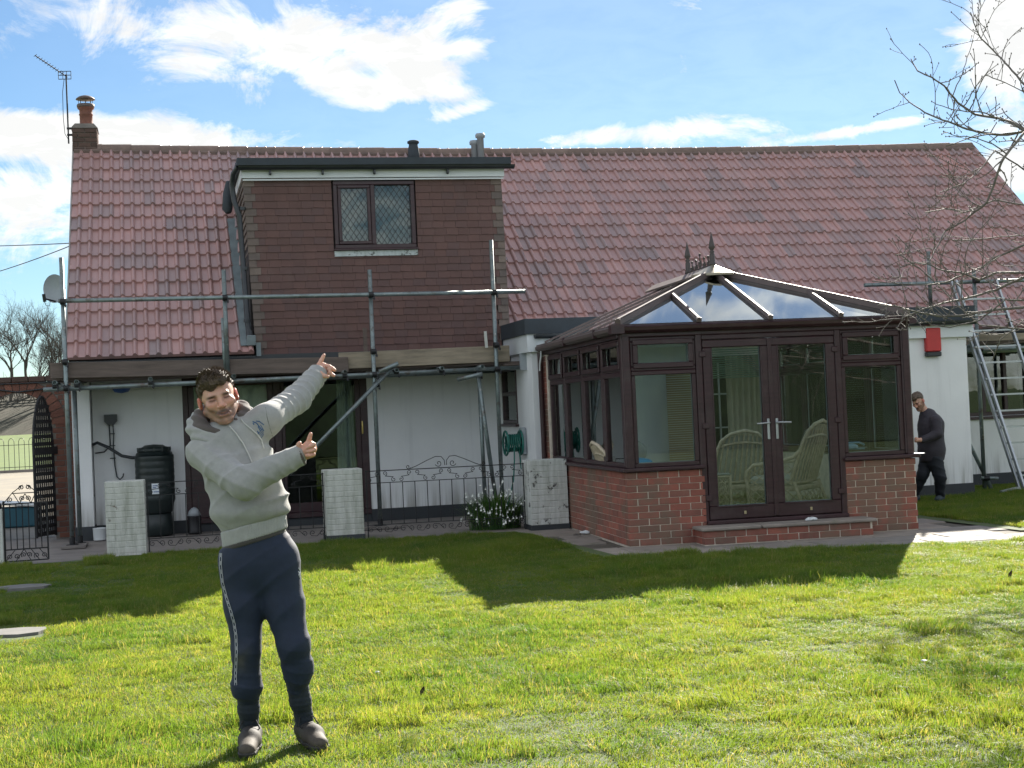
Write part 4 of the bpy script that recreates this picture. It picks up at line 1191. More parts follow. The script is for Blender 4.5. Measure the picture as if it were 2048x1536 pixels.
def frames():
    F = .06
    def frame(x0, x1, z0, z1, name, pane=True, sash=False, y=.02, th=.07, f=F, rotside=False, flip=0):
        """a glazed light; rotside builds it along the side wall instead of the front"""
        def B(mb, a0, a1, b0, b1, c0, c1, bev=.007):
            if rotside: mb.bbox(*( (flip-b1, flip-b0) if flip else (b0, b1)), a0, a1, c0, c1, bev)
            else: mb.bbox(a0, a1, b0, b1, c0, c1, bev)
        mb = MB()
        B(mb, x0, x1, y, y+th, z0, z0+f); B(mb, x0, x1, y, y+th, z1-f, z1); B(mb, x0, x0+f, y, y+th, z0+f, z1-f); B(mb, x1-f, x1, y, y+th, z0+f, z1-f)
        g = f
        if sash:
            s_ = .035; g = f+s_
            B(mb, x0+f*.55, x1-f*.55, y-.022, y-.0015, z0+f*.55, z0+g); B(mb, x0+f*.55, x1-f*.55, y-.022, y-.0015, z1-g, z1-f*.55)
            B(mb, x0+f*.55, x0+g, y-.022, y-.0015, z0+g, z1-g); B(mb, x1-g, x1-f*.55, y-.022, y-.0015, z0+g, z1-g)
        o = cp(name, mb, M_rose)
        m2 = MB(); B(m2, x0+g-.004, x1-g+.004, y+.03, y+.036, z0+g-.004, z1-g+.004, .001); m2.build('pane', M_glass, o)
        # pale spacer bar just inside the glass edge
        m3 = MB()
        for (a, b, c, d) in ((x0+g, x1-g, z0+g, z0+g+.008), (x0+g, x0+g+.008, z0+g, z1-g), (x1-g-.008, x1-g, z0+g, z1-g)): B(m3, a, b, y+.038, y+.046, c, d, .001)
        m3.build('glazing_spacer', M_grey, o)
        return o
    ZC, ZT, ZH = .80, 1.80, 2.15
    # front: left and right lights
    frame(.10, .80, ZC, ZT, 'window_light', f=.045)
    frame(.10, .80, ZT, ZH, 'fanlight', sash=True, f=.045)
    frame(2.40, 3.08, ZC, ZT, 'window_light', f=.045)
    frame(2.40, 3.08, ZT, ZH, 'fanlight', sash=True, f=.045)
    # corner posts, door posts
    for (a, b, c, d) in ((.0, .10, .0, .10), (CWd-.10, CWd, .0, .10)):
        mb = MB(); mb.bbox(a, b, c, d, .80, 2.17, .012); 
        mb.bbox(a+.015, b-.015, c-.012, c+.0, .80, 2.17, .004)
        cp('corner_post', mb, M_rose)
    for (a, b) in ((.80, .87), (2.33, 2.40)):
        mb = MB(); mb.bbox(a, b, .0, .10, .17, 2.17, .01); cp('door_post', mb, M_rose)
    mb = MB(); mb.bbox(0, CWd, -.012, .10, 2.15, 2.24, .01); cp('head_rail', mb, M_rose)
    for xx in (0, CWd-.1):
        mb = MB(); mb.bbox(xx+(-.012 if xx == 0 else 0), xx+(.1 if xx == 0 else .112), .10, CDp, 2.15, 2.24, .01); cp('head_rail', mb, M_rose)
    # side lights: four pairs each side
    ys = [(.10, .88), (1.03-.06, 1.86), (2.05-.10, 2.86), (3.02-.12, 3.80)]
    ys = [(.10, .93), (.99, 1.90), (1.97, 2.88), (2.94, 3.80)]
    for fl in (0, CWd):
        for (a, b) in ys:
            frame(a, b, ZC, ZT, 'window_light', rotside=True, f=.05, flip=fl); frame(a, b, ZT, ZH, 'fanlight', sash=True, rotside=True, f=.045, flip=fl)
        for q in (.93, 1.90, 2.88):
            mb = MB(); x0, x1 = (.02, .09) if fl == 0 else (fl-.09, fl-.02)
            mb.bbox(x0, x1, q, q+.06, ZC, ZH, .004); cp('mullion', mb, M_rose)
    # cills
    mb = MB(); mb.bbox(-.045, .835, -.05, .10, .762, .80, .008); cp('cill', mb, M_rose)
    mb = MB(); mb.bbox(2.37, CWd+.045, -.05, .10, .762, .80, .008); cp('cill', mb, M_rose)
    mb = MB(); mb.bbox(-.045, .10, .102, 3.80, .762, .80, .008); cp('cill', mb, M_rose)
    mb = MB(); mb.bbox(CWd-.10, CWd+.045, .102, CDp, .762, .80, .008); cp('cill', mb, M_rose)
    mb = MB(); mb.bbox(CWd-.03, CWd+.085, -.062, .03, .80, .806, .001); cp('cill_sun_strip', mb, M_whitep)  # thin white sheet painting a bright strip of sunlight on the cill
    # french doors
    mb = MB(); mb.bbox(.835, 2.385, -.055, .10, .172, .215, .008); cp('threshold', mb, M_rose)
    mb = MB(); mb.bbox(.87, 2.33, .0, .09, 2.10, 2.15, .006); cp('door_head', mb, M_rose)
    for i, (a, b) in enumerate(((.875, 1.598), (1.602, 2.325))):
        st = .095
        mb = MB(); mb.bbox(a, b, .0, .075, .22, .36, .008); mb.bbox(a, b, .0, .075, 2.015, 2.095, .008); mb.bbox(a, a+st, .0, .075, .36, 2.015, .008); mb.bbox(b-st, b, .0, .075, .36, 2.015, .008)
        if i == 0: mb.bbox(b-.02, b+.028, -.012, -.001, .23, 2.09, .004)
        # moulded bead round the glass
        mb.bbox(a+st-.012, b-st+.012, -.008, -.001, .345, .362, .003); mb.bbox(a+st-.012, a+st+.002, -.008, -.001, .362, 2.013, .003); mb.bbox(b-st-.002, b-st+.012, -.008, -.001, .362, 2.013, .003)
        o = cp('door', mb, M_rose)
        g = MB(); g.box(a+st-.004, b-st+.004, .032, .038, .355, 2.02); g.build('pane', M_glass, o)
        g = MB()
        for (p, q, r, s_) in ((a+st, b-st, .36, .37), (a+st, a+st+.008, .37, 2.01), (b-st-.008, b-st, .37, 2.01)): g.box(p, q, .041, .048, r, s_)
        g.build('glazing_spacer', M_grey, o)
        hx = b-.045 if i == 0 else a+.045; dr = -1 if i == 0 else 1
        g = MB(); g.bbox(hx-.014, hx+.014, -.014, -.0, 1.03, 1.25, .005); g.tube([(hx, -.012, 1.205), (hx, -.05, 1.205), (hx+dr*.02, -.055, 1.205), (hx+dr*.14, -.052, 1.20)], .0095, 8); g.build('handle', M_alu, o)
        g = MB(); g.bbox((a+b)/2-.012+.02, (a+b)/2+.012+.02, -.008, -.0, .265, .30, .003); g.build('door_badge', mat('brass_badge', (.5, .42, .25), .4, metal=.5), o)
        for z in (.45, 1.2, 1.95):
            g = MB(); hx2 = a-.004 if i == 0 else b+.004; g.bbox(hx2-.035, hx2+.035, -.018, -.001, z-.03, z+.03, .006); g.build('hinge', M_rose, o)
frames()


def glazed_roof():
    ZE, ZR = 2.285, 2.945
    X0, X1, Y0 = -.045, CWd-.045, -.10
    RX, RY0, RY1 = 1.59, 1.70, 4.10
    # gutters (ogee) and eaves beam
    prof = [(0, -.075), (-.05, -.07), (-.085, -.045), (-.09, -.01), (-.075, .0), (-.07, .018), (-.055, .018), (-.055, -.03), (-.0, -.05)]
    mb = MB(); mb.prism(prof, lambda p, q: (-.11, -.02+p, ZE-.02+q), lambda p, q: (CWd+.03, -.02+p, ZE-.02+q)); cp('front_gutter', mb, M_rose)
    mb = MB(); mb.prism(prof, lambda p, q: (-.02+p, -.02, ZE-.021+q), lambda p, q: (-.02+p, 4.0, ZE-.021+q)); cp('side_gutter', mb, M_bronze)
    mb = MB(); mb.prism(prof, lambda p, q: (CWd-.06-p, -.02, ZE-.021+q), lambda p, q: (CWd-.06-p, 4.0, ZE-.021+q)); cp('side_gutter', mb, M_bronze)
    for q in ((-.118, -.018, .73, .77), (-.118, -.018, 2.28, 2.32), (-.12, .02, -.12, .02), (CWd-.05, CWd+.04, -.12, .02)):
        mb = MB(); mb.bbox(*q, ZE-.10, ZE, .005); cp('gutter_joint', mb, M_rose)
    # glass: front hip face, two side slopes, each pane between bars
    k = (ZR-ZE)/(RY0-Y0)
    A, B_, C = (X0, Y0, ZE), (X1, Y0, ZE), (RX, RY0, ZR)
    def zfront(y): return ZE+(y-Y0)/(RY0-Y0)*(ZR-ZE)
    fb = [.82, 1.596, 2.376]     # front bars meet the gutter here
    tops = []
    for x in fb:
        if abs(x-RX) < .05: tops.append((RX, RY0, ZR))
        else:
            t = (x-X0)/(RX-X0) if x < RX else (X1-x)/(X1-RX)
            tops.append((x, Y0+t*(RY0-Y0), ZE+t*(ZR-ZE)))
    pts = [A]+[(x, Y0, ZE) for x in fb]+[B_]
    panes = [[A, pts[1], tops[0]], [pts[1], pts[2], C, tops[0]], [pts[2], pts[3], tops[2], C], [pts[3], B_, tops[2]]]
    for p in panes:
        mb = MB(); mb.add(p, [tuple(range(len(p)))]); mb.add([(a, b, c-.016) for a, b, c in p], [tuple(range(len(p)))[::-1]]); cp('roof_pane', mb, M_rglass)
    sb = [.74, 1.757, 2.714, 3.642]
    for side, (xe, s_) in enumerate(((X0, 1), (X1, -1))):
        prev = [(xe, Y0, ZE)]
        edge = [Y0]+sb+[4.12]
        def top(y):
            if y < RY0:
                t = (y-Y0)/(RY0-Y0); return (xe+(RX-xe)*t, y, ZE+(ZR-ZE)*t)
            return (RX, y, ZR)
        for a, b in zip(edge, edge[1:]):
            p = [(xe, a, ZE), (xe, b, ZE), top(b)]
            if a < RY0 < b: p.append((RX, RY0, ZR))
            if a > Y0: p.append(top(a))
            mb = MB(); mb.add(p, [tuple(range(len(p)))]); mb.add([(q, r, c-.016) for q, r, c in p], [tuple(range(len(p)))[::-1]]); cp('roof_pane', mb, M_rglass)
    def bar(p0, p1, w=.046, h=.034, name='glazing_bar', m=M_bronze, up=.018):
        p0 = Vector(p0); p1 = Vector(p1)
        mb = MB(); mb.bar(p0+Vector((0, 0, up)), p1+Vector((0, 0, up)), w, h, ext=.0)
        d = (p1-p0).normalized()
        mb.bar(p0+Vector((0, 0, up+h*.62)), p1+Vector((0, 0, up+h*.62)), w*.55, h*.35)
        mb.bar(p0-d*.005+Vector((0, 0, up)), p0+d*.02+Vector((0, 0, up)), w*1.08, h*1.3)
        cp(name, mb, m)
    for x, t in zip(fb, tops): bar((x, Y0-.01, ZE), t)
    for xe in (X0, X1):
        for y in sb:
            t = (y-Y0)/(RY0-Y0) if y < RY0 else 1
            bar((xe, y, ZE), (xe+(RX-xe)*t, y, ZE+(ZR-ZE)*t), .034, .018)
        bar((xe, Y0, ZE), (RX, RY0, ZR), .060, .050, 'hip_bar', up=.02)
    # ridge capping, radius cap at the hip end, finials and cresting
    mb = MB(); sec = [(-.17, -.055), (-.05, .03), (0, .045), (.05, .03), (.17, -.055), (.15, -.075), (0, -.0), (-.15, -.075)]
    mb.prism(sec, lambda p, q: (RX+p, RY0-.02, ZR+.05+q), lambda p, q: (RX+p, RY1, ZR+.05+q)); cp('ridge_cap', mb, M_bronze)
    mb = MB(); n = 10
    top = (RX, RY0, ZR+.105); ring = []
    for i in range(n+1):
        an = PI+PI*i/n; ring.append((RX+.27*math.cos(an), RY0+.30*math.sin(an)*.95, ZR-.02))
    vs = [top]+ring+[(x, y, z-.025) for x, y, z in ring]
    mb.add(vs, [(0, i+1, i+2) for i in range(n)]+[(i+1, n+2+i, n+3+i, i+2) for i in range(n)]); cp('hip_cap', mb, mat('pale_bronze', (.30, .26, .19), .35, metal=.4))
    mb = MB(); mb.lathe([(.10, 0), (.11, .01), (.115, .05), (.10, .06)], RX, RY0, ZR-.10, 16); cp('boss', mb, M_bronze)
    fin = [(.042, 0), (.036, .03), (.030, .05), (.030, .13), (.020, .15), (.030, .165), (.018, .18), (.024, .195), (.038, .215), (.030, .25), (.015, .33), (.002, .40)]
    for y in (RY0+.02, RY0+.98):
        mb = MB(); mb.lathe([(a*1.05, b) for a, b in fin], RX, y, ZR+.085, 14); cp('finial', mb, mat('finial_brown', (.05, .04, .035), .45))
    mb = MB()
    for i in range(5):
        y = RY0+.17+i*.16; z = ZR+.09; hh = .17 if i == 2 else .11
        mb.tube([(RX, y, z), (RX, y, z+hh)], [.012, .007], 6); mb.sphere((RX, y, z+hh+.008), .016, 8, 6)
        for s_ in (1, -1): mb.tube([(RX, y+s_*.01, z+hh*.45), (RX, y+s_*.045, z+hh*.6), (RX, y+s_*.055, z+hh*.35), (RX, y+s_*.035, z+hh*.2)], .007, 5)
    mb.bbox(RX-.012, RX+.012, RY0+.06, RY0+.94, ZR+.08, ZR+.11, .003); cp('cresting', mb, mat('cresting_brown', (.05, .04, .035), .45))
    mb = MB(); mb.tube([(-.05, 4.0, ZE-.1), (-.05, 4.0, 2.10), (-.045, 4.02, 1.98), (-.045, 4.02, .1)], .034, 10); cp('downpipe', mb, M_rose)
    mb = MB(); mb.tube([(-.075, 3.78, ZE-.09), (-.075, 3.80, 2.13), (-.07, 3.92, 2.04), (-.07, 3.95, 1.95)], .012, 6); cp('white_pipe', mb, M_whitep)
glazed_roof()

mb = MB(); mb.box(.22, CWd-.22, .22, CDp-.03, .0, .14); cp('floor', mb, mat('floor_tile', (.33, .31, .27), .45, var=.1, scale=2))


# ------------------------------------------------------------------ things inside the conservatory
def cw(x, y, z=0):
    c, s = math.cos(CA), math.sin(CA)
    return (CO[0]+x*c-y*s, CO[1]+x*s+y*c, z)
def lattice(mb, f, n=5, m=4, r=.006):
    """crossed cane strips over a patch; f maps (0..1, 0..1) to a point"""
    for k in range(-m, n+1):
        for sg in (1, -1):
            pts = []
            for j in range(9):
                b = j/8; a = (k+b*m)/n if sg > 0 else (k+m-b*m)/n
                if 0 <= a <= 1: pts.append(f(a, b))
            if len(pts) > 1: mb.tube(pts, r, 4, caps=False)
def cane_chair(label, x, y, rz, cushion=True, high=1.0):
    p = cw(x, y, .14); t = thing('cane_armchair', label, 'cane chair', p, CA+rz, 'cane chairs in the conservatory')
    W = .31
    def BK(a, b):   # back surface: a across -1..1, b up 0..1
        w = W*(1-.10*b*b)
        return (a*w, .24+.22*b+.05*(a*a)*-1, .36+(.62*high)*b-.05*a*a*b)
    mb = MB(); arc = [BK(-1, 0), BK(-1, .4), BK(-1, .75), BK(-.92, .93), BK(-.6, 1.03), BK(0, 1.06), BK(.6, 1.03), BK(.92, .93), BK(1, .75), BK(1, .4), BK(1, 0)]
    mb.tube(arc, .021, 8)
    for a in np.linspace(-.8, .8, 9): mb.tube([BK(a, b) for b in np.linspace(0, 1, 6)], .012, 5)
    mb.tube([BK(a, .82) for a in np.linspace(-1, 1, 8)], .016, 6); mb.tube([BK(a, .02) for a in np.linspace(-1, 1, 8)], .018, 6)
    mb.build('backrest', M_cane, t)
    for s in (-1, 1):
        mb = MB(); mb.tube([BK(s, .62), (s*(W+.03), .26, .66), (s*(W+.05), .05, .60), (s*(W+.05), -.22, .58), (s*(W+.04), -.32, .50), (s*(W+.01), -.33, .30), (s*(W-.01), -.31, 0)], .022, 8)
        lattice(mb, lambda a, b, s=s: (s*(W+.03), -.30+.55*a, .12+.42*b), 4, 4, .006); mb.build('arm', M_cane, t)
        mb = MB(); mb.tube([(s*W*.98, .24, .38), (s*W*1.0, .30, .2), (s*W*1.05, .38, 0)], [.024, .02, .018], 8); mb.build('leg', M_cane, t)
        mb = MB(); mb.tube([(s*(W-.02), -.30, .34), (s*(W-.02), -.31, 0)], .02, 8); mb.build('leg', M_cane, t)
    mb = MB(); mb.bbox(-W, W, -.32, .27, .28, .34, .015); 
    mb.tube([(-W, .27, .16), (W, .27, .16)], .014, 6); mb.tube([(-W, -.32, .14), (W, -.32, .14)], .014, 6)
    lattice(mb, lambda a, b: (-W+2*W*a, -.325, .04+.24*b), 6, 3, .006); lattice(mb, lambda a, b: (-W+2*W*a, .30, .04+.24*b), 6, 3, .006); mb.build('seat_frame', M_cane, t)
    if cushion:
        mb = MB(); vs = []; nu, nv = 13, 9
        for j in range(nv):
            for i in range(nu):
                a = -.88+1.76*i/(nu-1); b = .04+.92*j/(nv-1); q = BK(a, b); pf = .035*(abs(math.sin(i*PI/3))+.3)*math.sin(min(1, max(0, b))*PI)**.4
                vs.append((q[0], q[1]-.045-pf, q[2]))
        for j in range(nv):
            for i in range(nu):
                a = -.88+1.76*i/(nu-1); b = .04+.92*j/(nv-1); q = BK(a, b); vs.append((q[0], q[1]-.018, q[2]))
        fs = [(j*nu+i, j*nu+i+1, (j+1)*nu+i+1, (j+1)*nu+i) for j in range(nv-1) for i in range(nu-1)]; m = nu*nv
        fs += [(m+j*nu+i+1, m+j*nu+i, m+(j+1)*nu+i, m+(j+1)*nu+i+1) for j in range(nv-1) for i in range(nu-1)]
        mb.add(vs, fs, True); mb.build('back_cushion', M_cushion, t)
        mb = MB(); mb.bbox(-W+.02, W-.02, -.32, .22, .345, .45, .03); mb.build('seat_cushion', M_cushion, t)
    return t
cane_chair('cane armchair seen from behind through the right french door', 2.16, 1.15, PI+.75, high=1.05)
cane_chair('cane armchair with tall padded back facing out, behind the left french door', 1.74, 1.85, PI+.05, high=.92)
cane_chair('cane armchair with lattice back, behind the front window left of the doors', .42, 1.25, PI*.5, high=.85)
def side_table():
    t = thing('cane_table', 'small square cane lattice table behind the left french door', 'side table', cw(1.16, .95, .14), CA+.1)
    mb = MB(); mb.bbox(-.20, .20, -.20, .20, .50, .52, .006); mb.build('table_top', mat('smoked_top', (.25, .27, .27), .2), t)
    for (a, b) in ((-1, -1), (1, -1), (1, 1), (-1, 1)):
        mb = MB(); mb.tube([(a*.19, b*.19, 0), (a*.19, b*.19, .50)], .017, 8); mb.build('leg', M_cane, t)
    for i in range(4):
        mb = MB(); c, s = math.cos(i*PI/2), math.sin(i*PI/2)
        R_ = lambda x, y, z: (x*c-y*s, x*s+y*c, z)
        mb.tube([R_(-.19, -.19, .485), R_(.19, -.19, .485)], .014, 6); mb.tube([R_(-.19, -.19, .06), R_(.19, -.19, .06)], .014, 6)
        lattice(mb, lambda a, b: R_(-.18+.36*a, -.19, .07+.40*b), 6, 6, .005); mb.build('lattice_side', M_cane, t)
    b = MB(); b.lathe([(.03, 0), (.034, .01), (.034, .08), (.012, .11), (.012, .14), (0, .14)], 0, 0, 0, 12)
    o = b.build('bottle', M_dark); o.location = (*cw(1.13, 1.04)[:2], .661); tag(o, 'small dark bottle standing on the cane table', 'bottle')
side_table()
def inside_bits():
    mb = MB(); vs = []
    for i in range(90): vs += [(i*.011, .012*(i % 2), 0), (i*.011, .012*(i % 2), 1.75)]
    mb = MB()
    for k in range(58): mb.box(0, .56, -.004-.003*(k % 2), .004, .22+k*.03, .22+k*.03+.024)
    o = mb.build('bamboo_blind', M_blind); o.location = cw(1.62, 3.98); o.rotation_euler = (0, 0, CA); tag(o, 'brown slatted blind hanging on the back wall of the conservatory', 'blind')
    mb = MB(); vs = []
    for i in range(52): vs += [(i*.0115, .02*math.sin(i*.9)+.008*math.sin(i*2.3), .16), (i*.0115, .02*math.sin(i*.9), 2.05)]
    mb.add(vs, [(2*i, 2*i+2, 2*i+3, 2*i+1) for i in range(51)], True)
    o = mb.build('long_curtain', mat('beige_curtain', (.52, .47, .36), .9, var=.1)); o.location = cw(2.42, 3.92); o.rotation_euler = (0, 0, CA); tag(o, 'full height beige curtain hanging behind the left french door', 'curtain')
    mb = MB(); vs = []
    for i in range(40): vs += [(.02*math.sin(i*.9), i*.012, .82), (.02*math.sin(i*.9), i*.012, 1.80)]
    mb.add(vs, [(2*i, 2*i+2, 2*i+3, 2*i+1) for i in range(39)], True)
    o = mb.build('white_curtain', M_curtain); o.location = cw(.16, 3.0); o.rotation_euler = (0, 0, CA); tag(o, 'pale curtain drawn at the rear end of the conservatory side window', 'curtain')
    r = thing('venetian_blind', 'raised slatted blind coloured for the green glass reflection, across the top right of the conservatory back wall', 'blind', cw(2.0, 3.75), CA)
    for k in range(14):
        mb = MB(); mb.bar((0, 0, 1.76+k*.028), (1.1, 0, 1.76+k*.028), .03, .002, up=(0, .5, 1)); mb.build('slat', mat('blind_slat', (.32, .46, .40), .5) if k == 0 else MATS['blind_slat'], r)  # slat green holds the greenish reflection of the glass
    mb = MB(); mb.sphere((0, 0, 0), .17, 14, 10, 1.25, .5, .9); o = mb.build('cushion', M_cushion); o.location = cw(.30, 1.02, .93); tag(o, 'white cushion propped up by the side window of the conservatory', 'cushion')
    mb = MB(); mb.sphere((0, 0, 0), .11, 12, 8, 1.5, 1, .6)
    o = mb.build('blue_bag', mat('bright_blue_bag', (.02, .30, .62), .4)); o.location = cw(.30, .62, .80+.02); tag(o, 'bright blue bag lying low behind the front window left of the doors', 'bag')
    mb = MB(); mb.tube([(0, 0, 0), (.34, 0, .0), (.40, 0, -.03)], .012, 6); mb.tube([(0, .0, -.06), (.4, 0, -.07)], .012, 6); mb.sphere((.24, 0, -.045), .06, 10, 6, 1.5, 1, .6)
    o = mb.build('folded_airer', mat('airer_blue', (.2, .32, .42), .5)); o.location = cw(2.48, .60, .93); tag(o, 'folded clothes airer with patterned cloth behind the right front window', 'airer')
inside_bits()
# ================================================================== SCAFFOLD
def scaffold_left():
    V1 = 19.2
    T = thing('scaffold', 'grey tube scaffold with boards standing along the eaves under the dormer', 'scaffold', (1.7, V1, 0))
    O = (1.7, V1, 0); R_ = .028
    def P(name, mb, m): return mb.build(name, m, T, off=O)
    def pole(a, b, name='pole', m=M_steel, r=R_):
        mb = MB(); mb.hollow(a, b, r); return P(name, mb, m)
    for (u, zt, zb) in ((-1.15, 3.605, .03), (2.70, 3.37, .05), (4.34, 3.73, .05)): pole((u, V1, zb), (u, V1, zt))
    pole((.83, V1, 1.97), (.83, V1, 3.41))
    pole((.80, V1+.05, 1.97), (.80, V1+.05, 2.80))
    pole((-1.07, 19.46, .03), (-1.07, 19.46, 2.0))
    pole((-1.20, V1-.055, 3.06), (4.76, V1-.055, 3.03), 'guard_rail')
    pole((-1.42, V1-.055, 1.965), (4.78, V1-.055, 2.02), 'ledger')
    pole((-1.42, 20.35, 2.0), (4.66, 20.35, 2.02), 'ledger')
    for u in (-1.28, -1.02, -.13, .9, 2.31, 2.98, 3.58, 4.12): pole((u, V1-.14, 2.045), (u, 20.5, 2.045), 'transom')
    pole((2.90, V1-.10, 2.05), (1.55, V1-.12, .78), 'brace')
    pole((2.75, V1-.13, 2.03), (3.0, V1-.16, 2.13), 'short_tube')
    pole((3.78, V1-.11, 1.89), (4.10, V1-.2, 1.95), 'short_tube')
    pole((4.08, V1-.02, 1.93), (4.36, 19.6, .05), 'brace'); pole((4.17, 19.5, .05), (4.15, 19.45, 2.0), 'pole')
    mb = MB(); mb.bar((2.62, V1+.12, 2.2), (2.62, V1+.12, 2.62), .05, .03, up=(0, 1, 0)); P('toe_clip', mb, M_board)
    mb = MB(); mb.bar((4.22, V1+.02, 2.30), (4.21, V1+.02, 2.52), .035, .03, up=(0, 1, 0)); P('toe_clip', mb, mat('white_stick', (.5, .5, .46), .7))
    # boards: toe boards on edge, deck boards flat
    mb = MB(); mb.bbox(-1.335, 2.375, V1+.03, V1+.068, 2.105, 2.30, .004); mb.v = [(x, y, z-.055*(x+1.335)/3.71*1.0) for x, y, z in mb.v]; P('toe_board', mb, M_board)
    mb = MB(); mb.bbox(2.26, 4.545, V1+.075, V1+.112, 2.09, 2.305, .004); mb.v = [(x, y, z+.02*(x-2.26)/2.2) for x, y, z in mb.v]; P('toe_board', mb, M_board2)
    for k in range(4):
        mb = MB(); mb.bbox(-1.33+.04*k, 2.4, V1+.14+k*.235, V1+.14+k*.235+.225, 2.075, 2.112, .004); P('deck_board', mb, M_board)
        mb = MB(); mb.bbox(2.42, 4.72-.05*k, V1+.14+k*.235, V1+.14+k*.235+.225, 2.075, 2.112, .004); P('deck_board', mb, M_board)
    mb = MB(); mb.bbox(4.45, 4.75, V1-.03, V1+.13, 2.05, 2.075, .004); P('deck_board', mb, M_board)
    # couplers: drop-forged clips with a bolt
    for (u, z) in ((-1.15, 3.05), (-1.15, 1.975), (-1.28, 2.0), (-1.02, 2.0), (-.13, 2.0), (.83, 3.05), (.83, 2.0), (2.31, 2.0), (2.70, 3.04), (2.70, 2.0), (2.98, 2.02), (3.58, 2.02), (4.34, 3.03), (4.34, 2.01), (4.08, 1.96), (2.72, 1.87), (4.34, 2.33), (2.70, 2.30), (-1.15, 2.30)):
        mb = MB(); mb.tube([(u-.03, V1-.055, z), (u+.03, V1-.055, z)], .038, 10); mb.tube([(u, V1-.02, z-.032), (u, V1-.02, z+.032)], .038, 10)
        mb.tube([(u+.03, V1-.09, z+.0), (u+.035, V1-.10, z-.075)], .009, 6); mb.tube([(u+.03, V1-.09, z-.045), (u+.032, V1-.095, z-.06)], .016, 6)
        P('coupler', mb, M_iron)
    for (a, b, c, d, rz) in ((-1.28, -.98, 19.0, 19.62, .0), (2.45, 2.95, 19.08, 19.32, .1)):
        mb = MB(); mb.bbox(a, b, c, d, -.005, .03, .004); P('sole_board', mb, M_conc)
    for (u, v) in ((-1.15, V1), (2.70, V1), (-1.07, 19.46)):
        mb = MB(); mb.bbox(u-.07, u+.07, v-.07, v+.07, .031, .037, .001); mb.tube([(u, v, .037), (u, v, .12)], .036, 10); P('base_plate', mb, M_iron)
scaffold_left()
def scaffold_right():
    V1 = 19.2; O = (11.4, V1, 0)
    T = thing('scaffold', 'grey tube scaffold beside the ladder at the right end of the house', 'scaffold', O)
    def P(name, mb, m=M_steel): return mb.build(name, m, T, off=O)
    def pole(a, b, name='pole'):
        mb = MB(); mb.hollow(a, b, .028); P(name, mb)
    pole((11.44, V1, .0), (11.44, V1, 3.18)); pole((13.6, V1, 0), (13.6, V1, 3.3)); pole((10.90, V1+.3, 2.63), (10.90, V1+.3, 3.49))
    pole((9.84, V1+.25, 3.02), (13.9, V1-.05, 3.015), 'guard_rail'); pole((10.99, V1-.055, 2.03), (13.9, V1-.055, 2.03), 'ledger'); pole((10.99, 20.3, 2.03), (13.9, 20.3, 2.03), 'ledger')
    for u in (11.3, 12.4, 13.4): pole((u, V1-.15, 2.08), (u, 20.5, 2.08), 'transom')
    pole((11.52, 19.15, .02), (11.05, 19.9, 1.9), 'brace')
    for k in range(3):
        mb = MB(); mb.bbox(11.0, 13.9, V1+.1+k*.235, V1+.1+k*.235+.225, 2.11, 2.148, .004); P('deck_board', mb, M_board)
    mb = MB(); mb.bbox(11.0, 13.9, V1+.05, V1+.088, 2.15, 2.25, .004); P('toe_board', mb, M_board2)
    for z in (2.03, .18, 3.02):
        mb = MB(); mb.tube([(11.40, V1-.055, z), (11.48, V1-.055, z)], .038, 10); mb.tube([(11.44, V1-.02, z-.03), (11.44, V1-.02, z+.03)], .038, 10); P('coupler', mb, M_iron)
    mb = MB(); mb.hollow((11.36, V1-.05, .19), (11.62, V1-.07, .17), .024); P('foot_tie', mb)
scaffold_right()
def ladder():
    # extension ladder: base on the grass, head against the scaffold
    b0, b1 = Vector((11.60, 18.55, .0)), Vector((12.28, 18.50, 0.0)); h0, h1 = Vector((11.02, 19.12, 3.02)), Vector((11.70, 19.07, 3.02))
    T = thing('ladder', 'silver aluminium double ladder leaning on the scaffold at the right', 'ladder', tuple(b0)); O = tuple(b0)
    for k, off in enumerate((Vector((0, 0, 0)), Vector((.0, -.07, 0)))):
        ins = .0 if k == 0 else .04
        for (b, h) in ((b0, h0), (b1, h1)):
            q0 = b+off+Vector((ins if b is b0 else -ins, 0, 0)); q1 = h+off+Vector((ins if b is b0 else -ins, 0, 0))
            mb = MB(); mb.bar(q0, q1, .028, .065, up=(0, 1, .3)); mb.build('stile', M_alu, T, off=O)
    for k in range(1, 13):
        t = k/13.2; p = b0.lerp(h0, t); q = b1.lerp(h1, t)
        mb = MB(); mb.bar(p, q, .030, .024, up=(0, 0, 1)); mb.build('rung', M_alu, T, off=O)
        p = p+Vector((0, -.07, 0)); q = q+Vector((0, -.07, 0))
        if k > 3: mb = MB(); mb.bar(p, q, .030, .024, up=(0, 0, 1)); mb.build('rung', M_alu, T, off=O)
    for b in (b0, b1):
        mb = MB(); mb.bbox(b.x-.03, b.x+.03, b.y-.05, b.y+.03, -.005, .04, .006); mb.build('foot', M_black, T, off=O)
    mb = MB(); mb.bar((11.22, 18.42, .03), (11.56, 18.50, .07), .045, .03); o = mb.build('metal_offcut', M_alu); tag(o, 'short aluminium bar lying on the grass at the ladder foot', 'metal bar')
ladder()


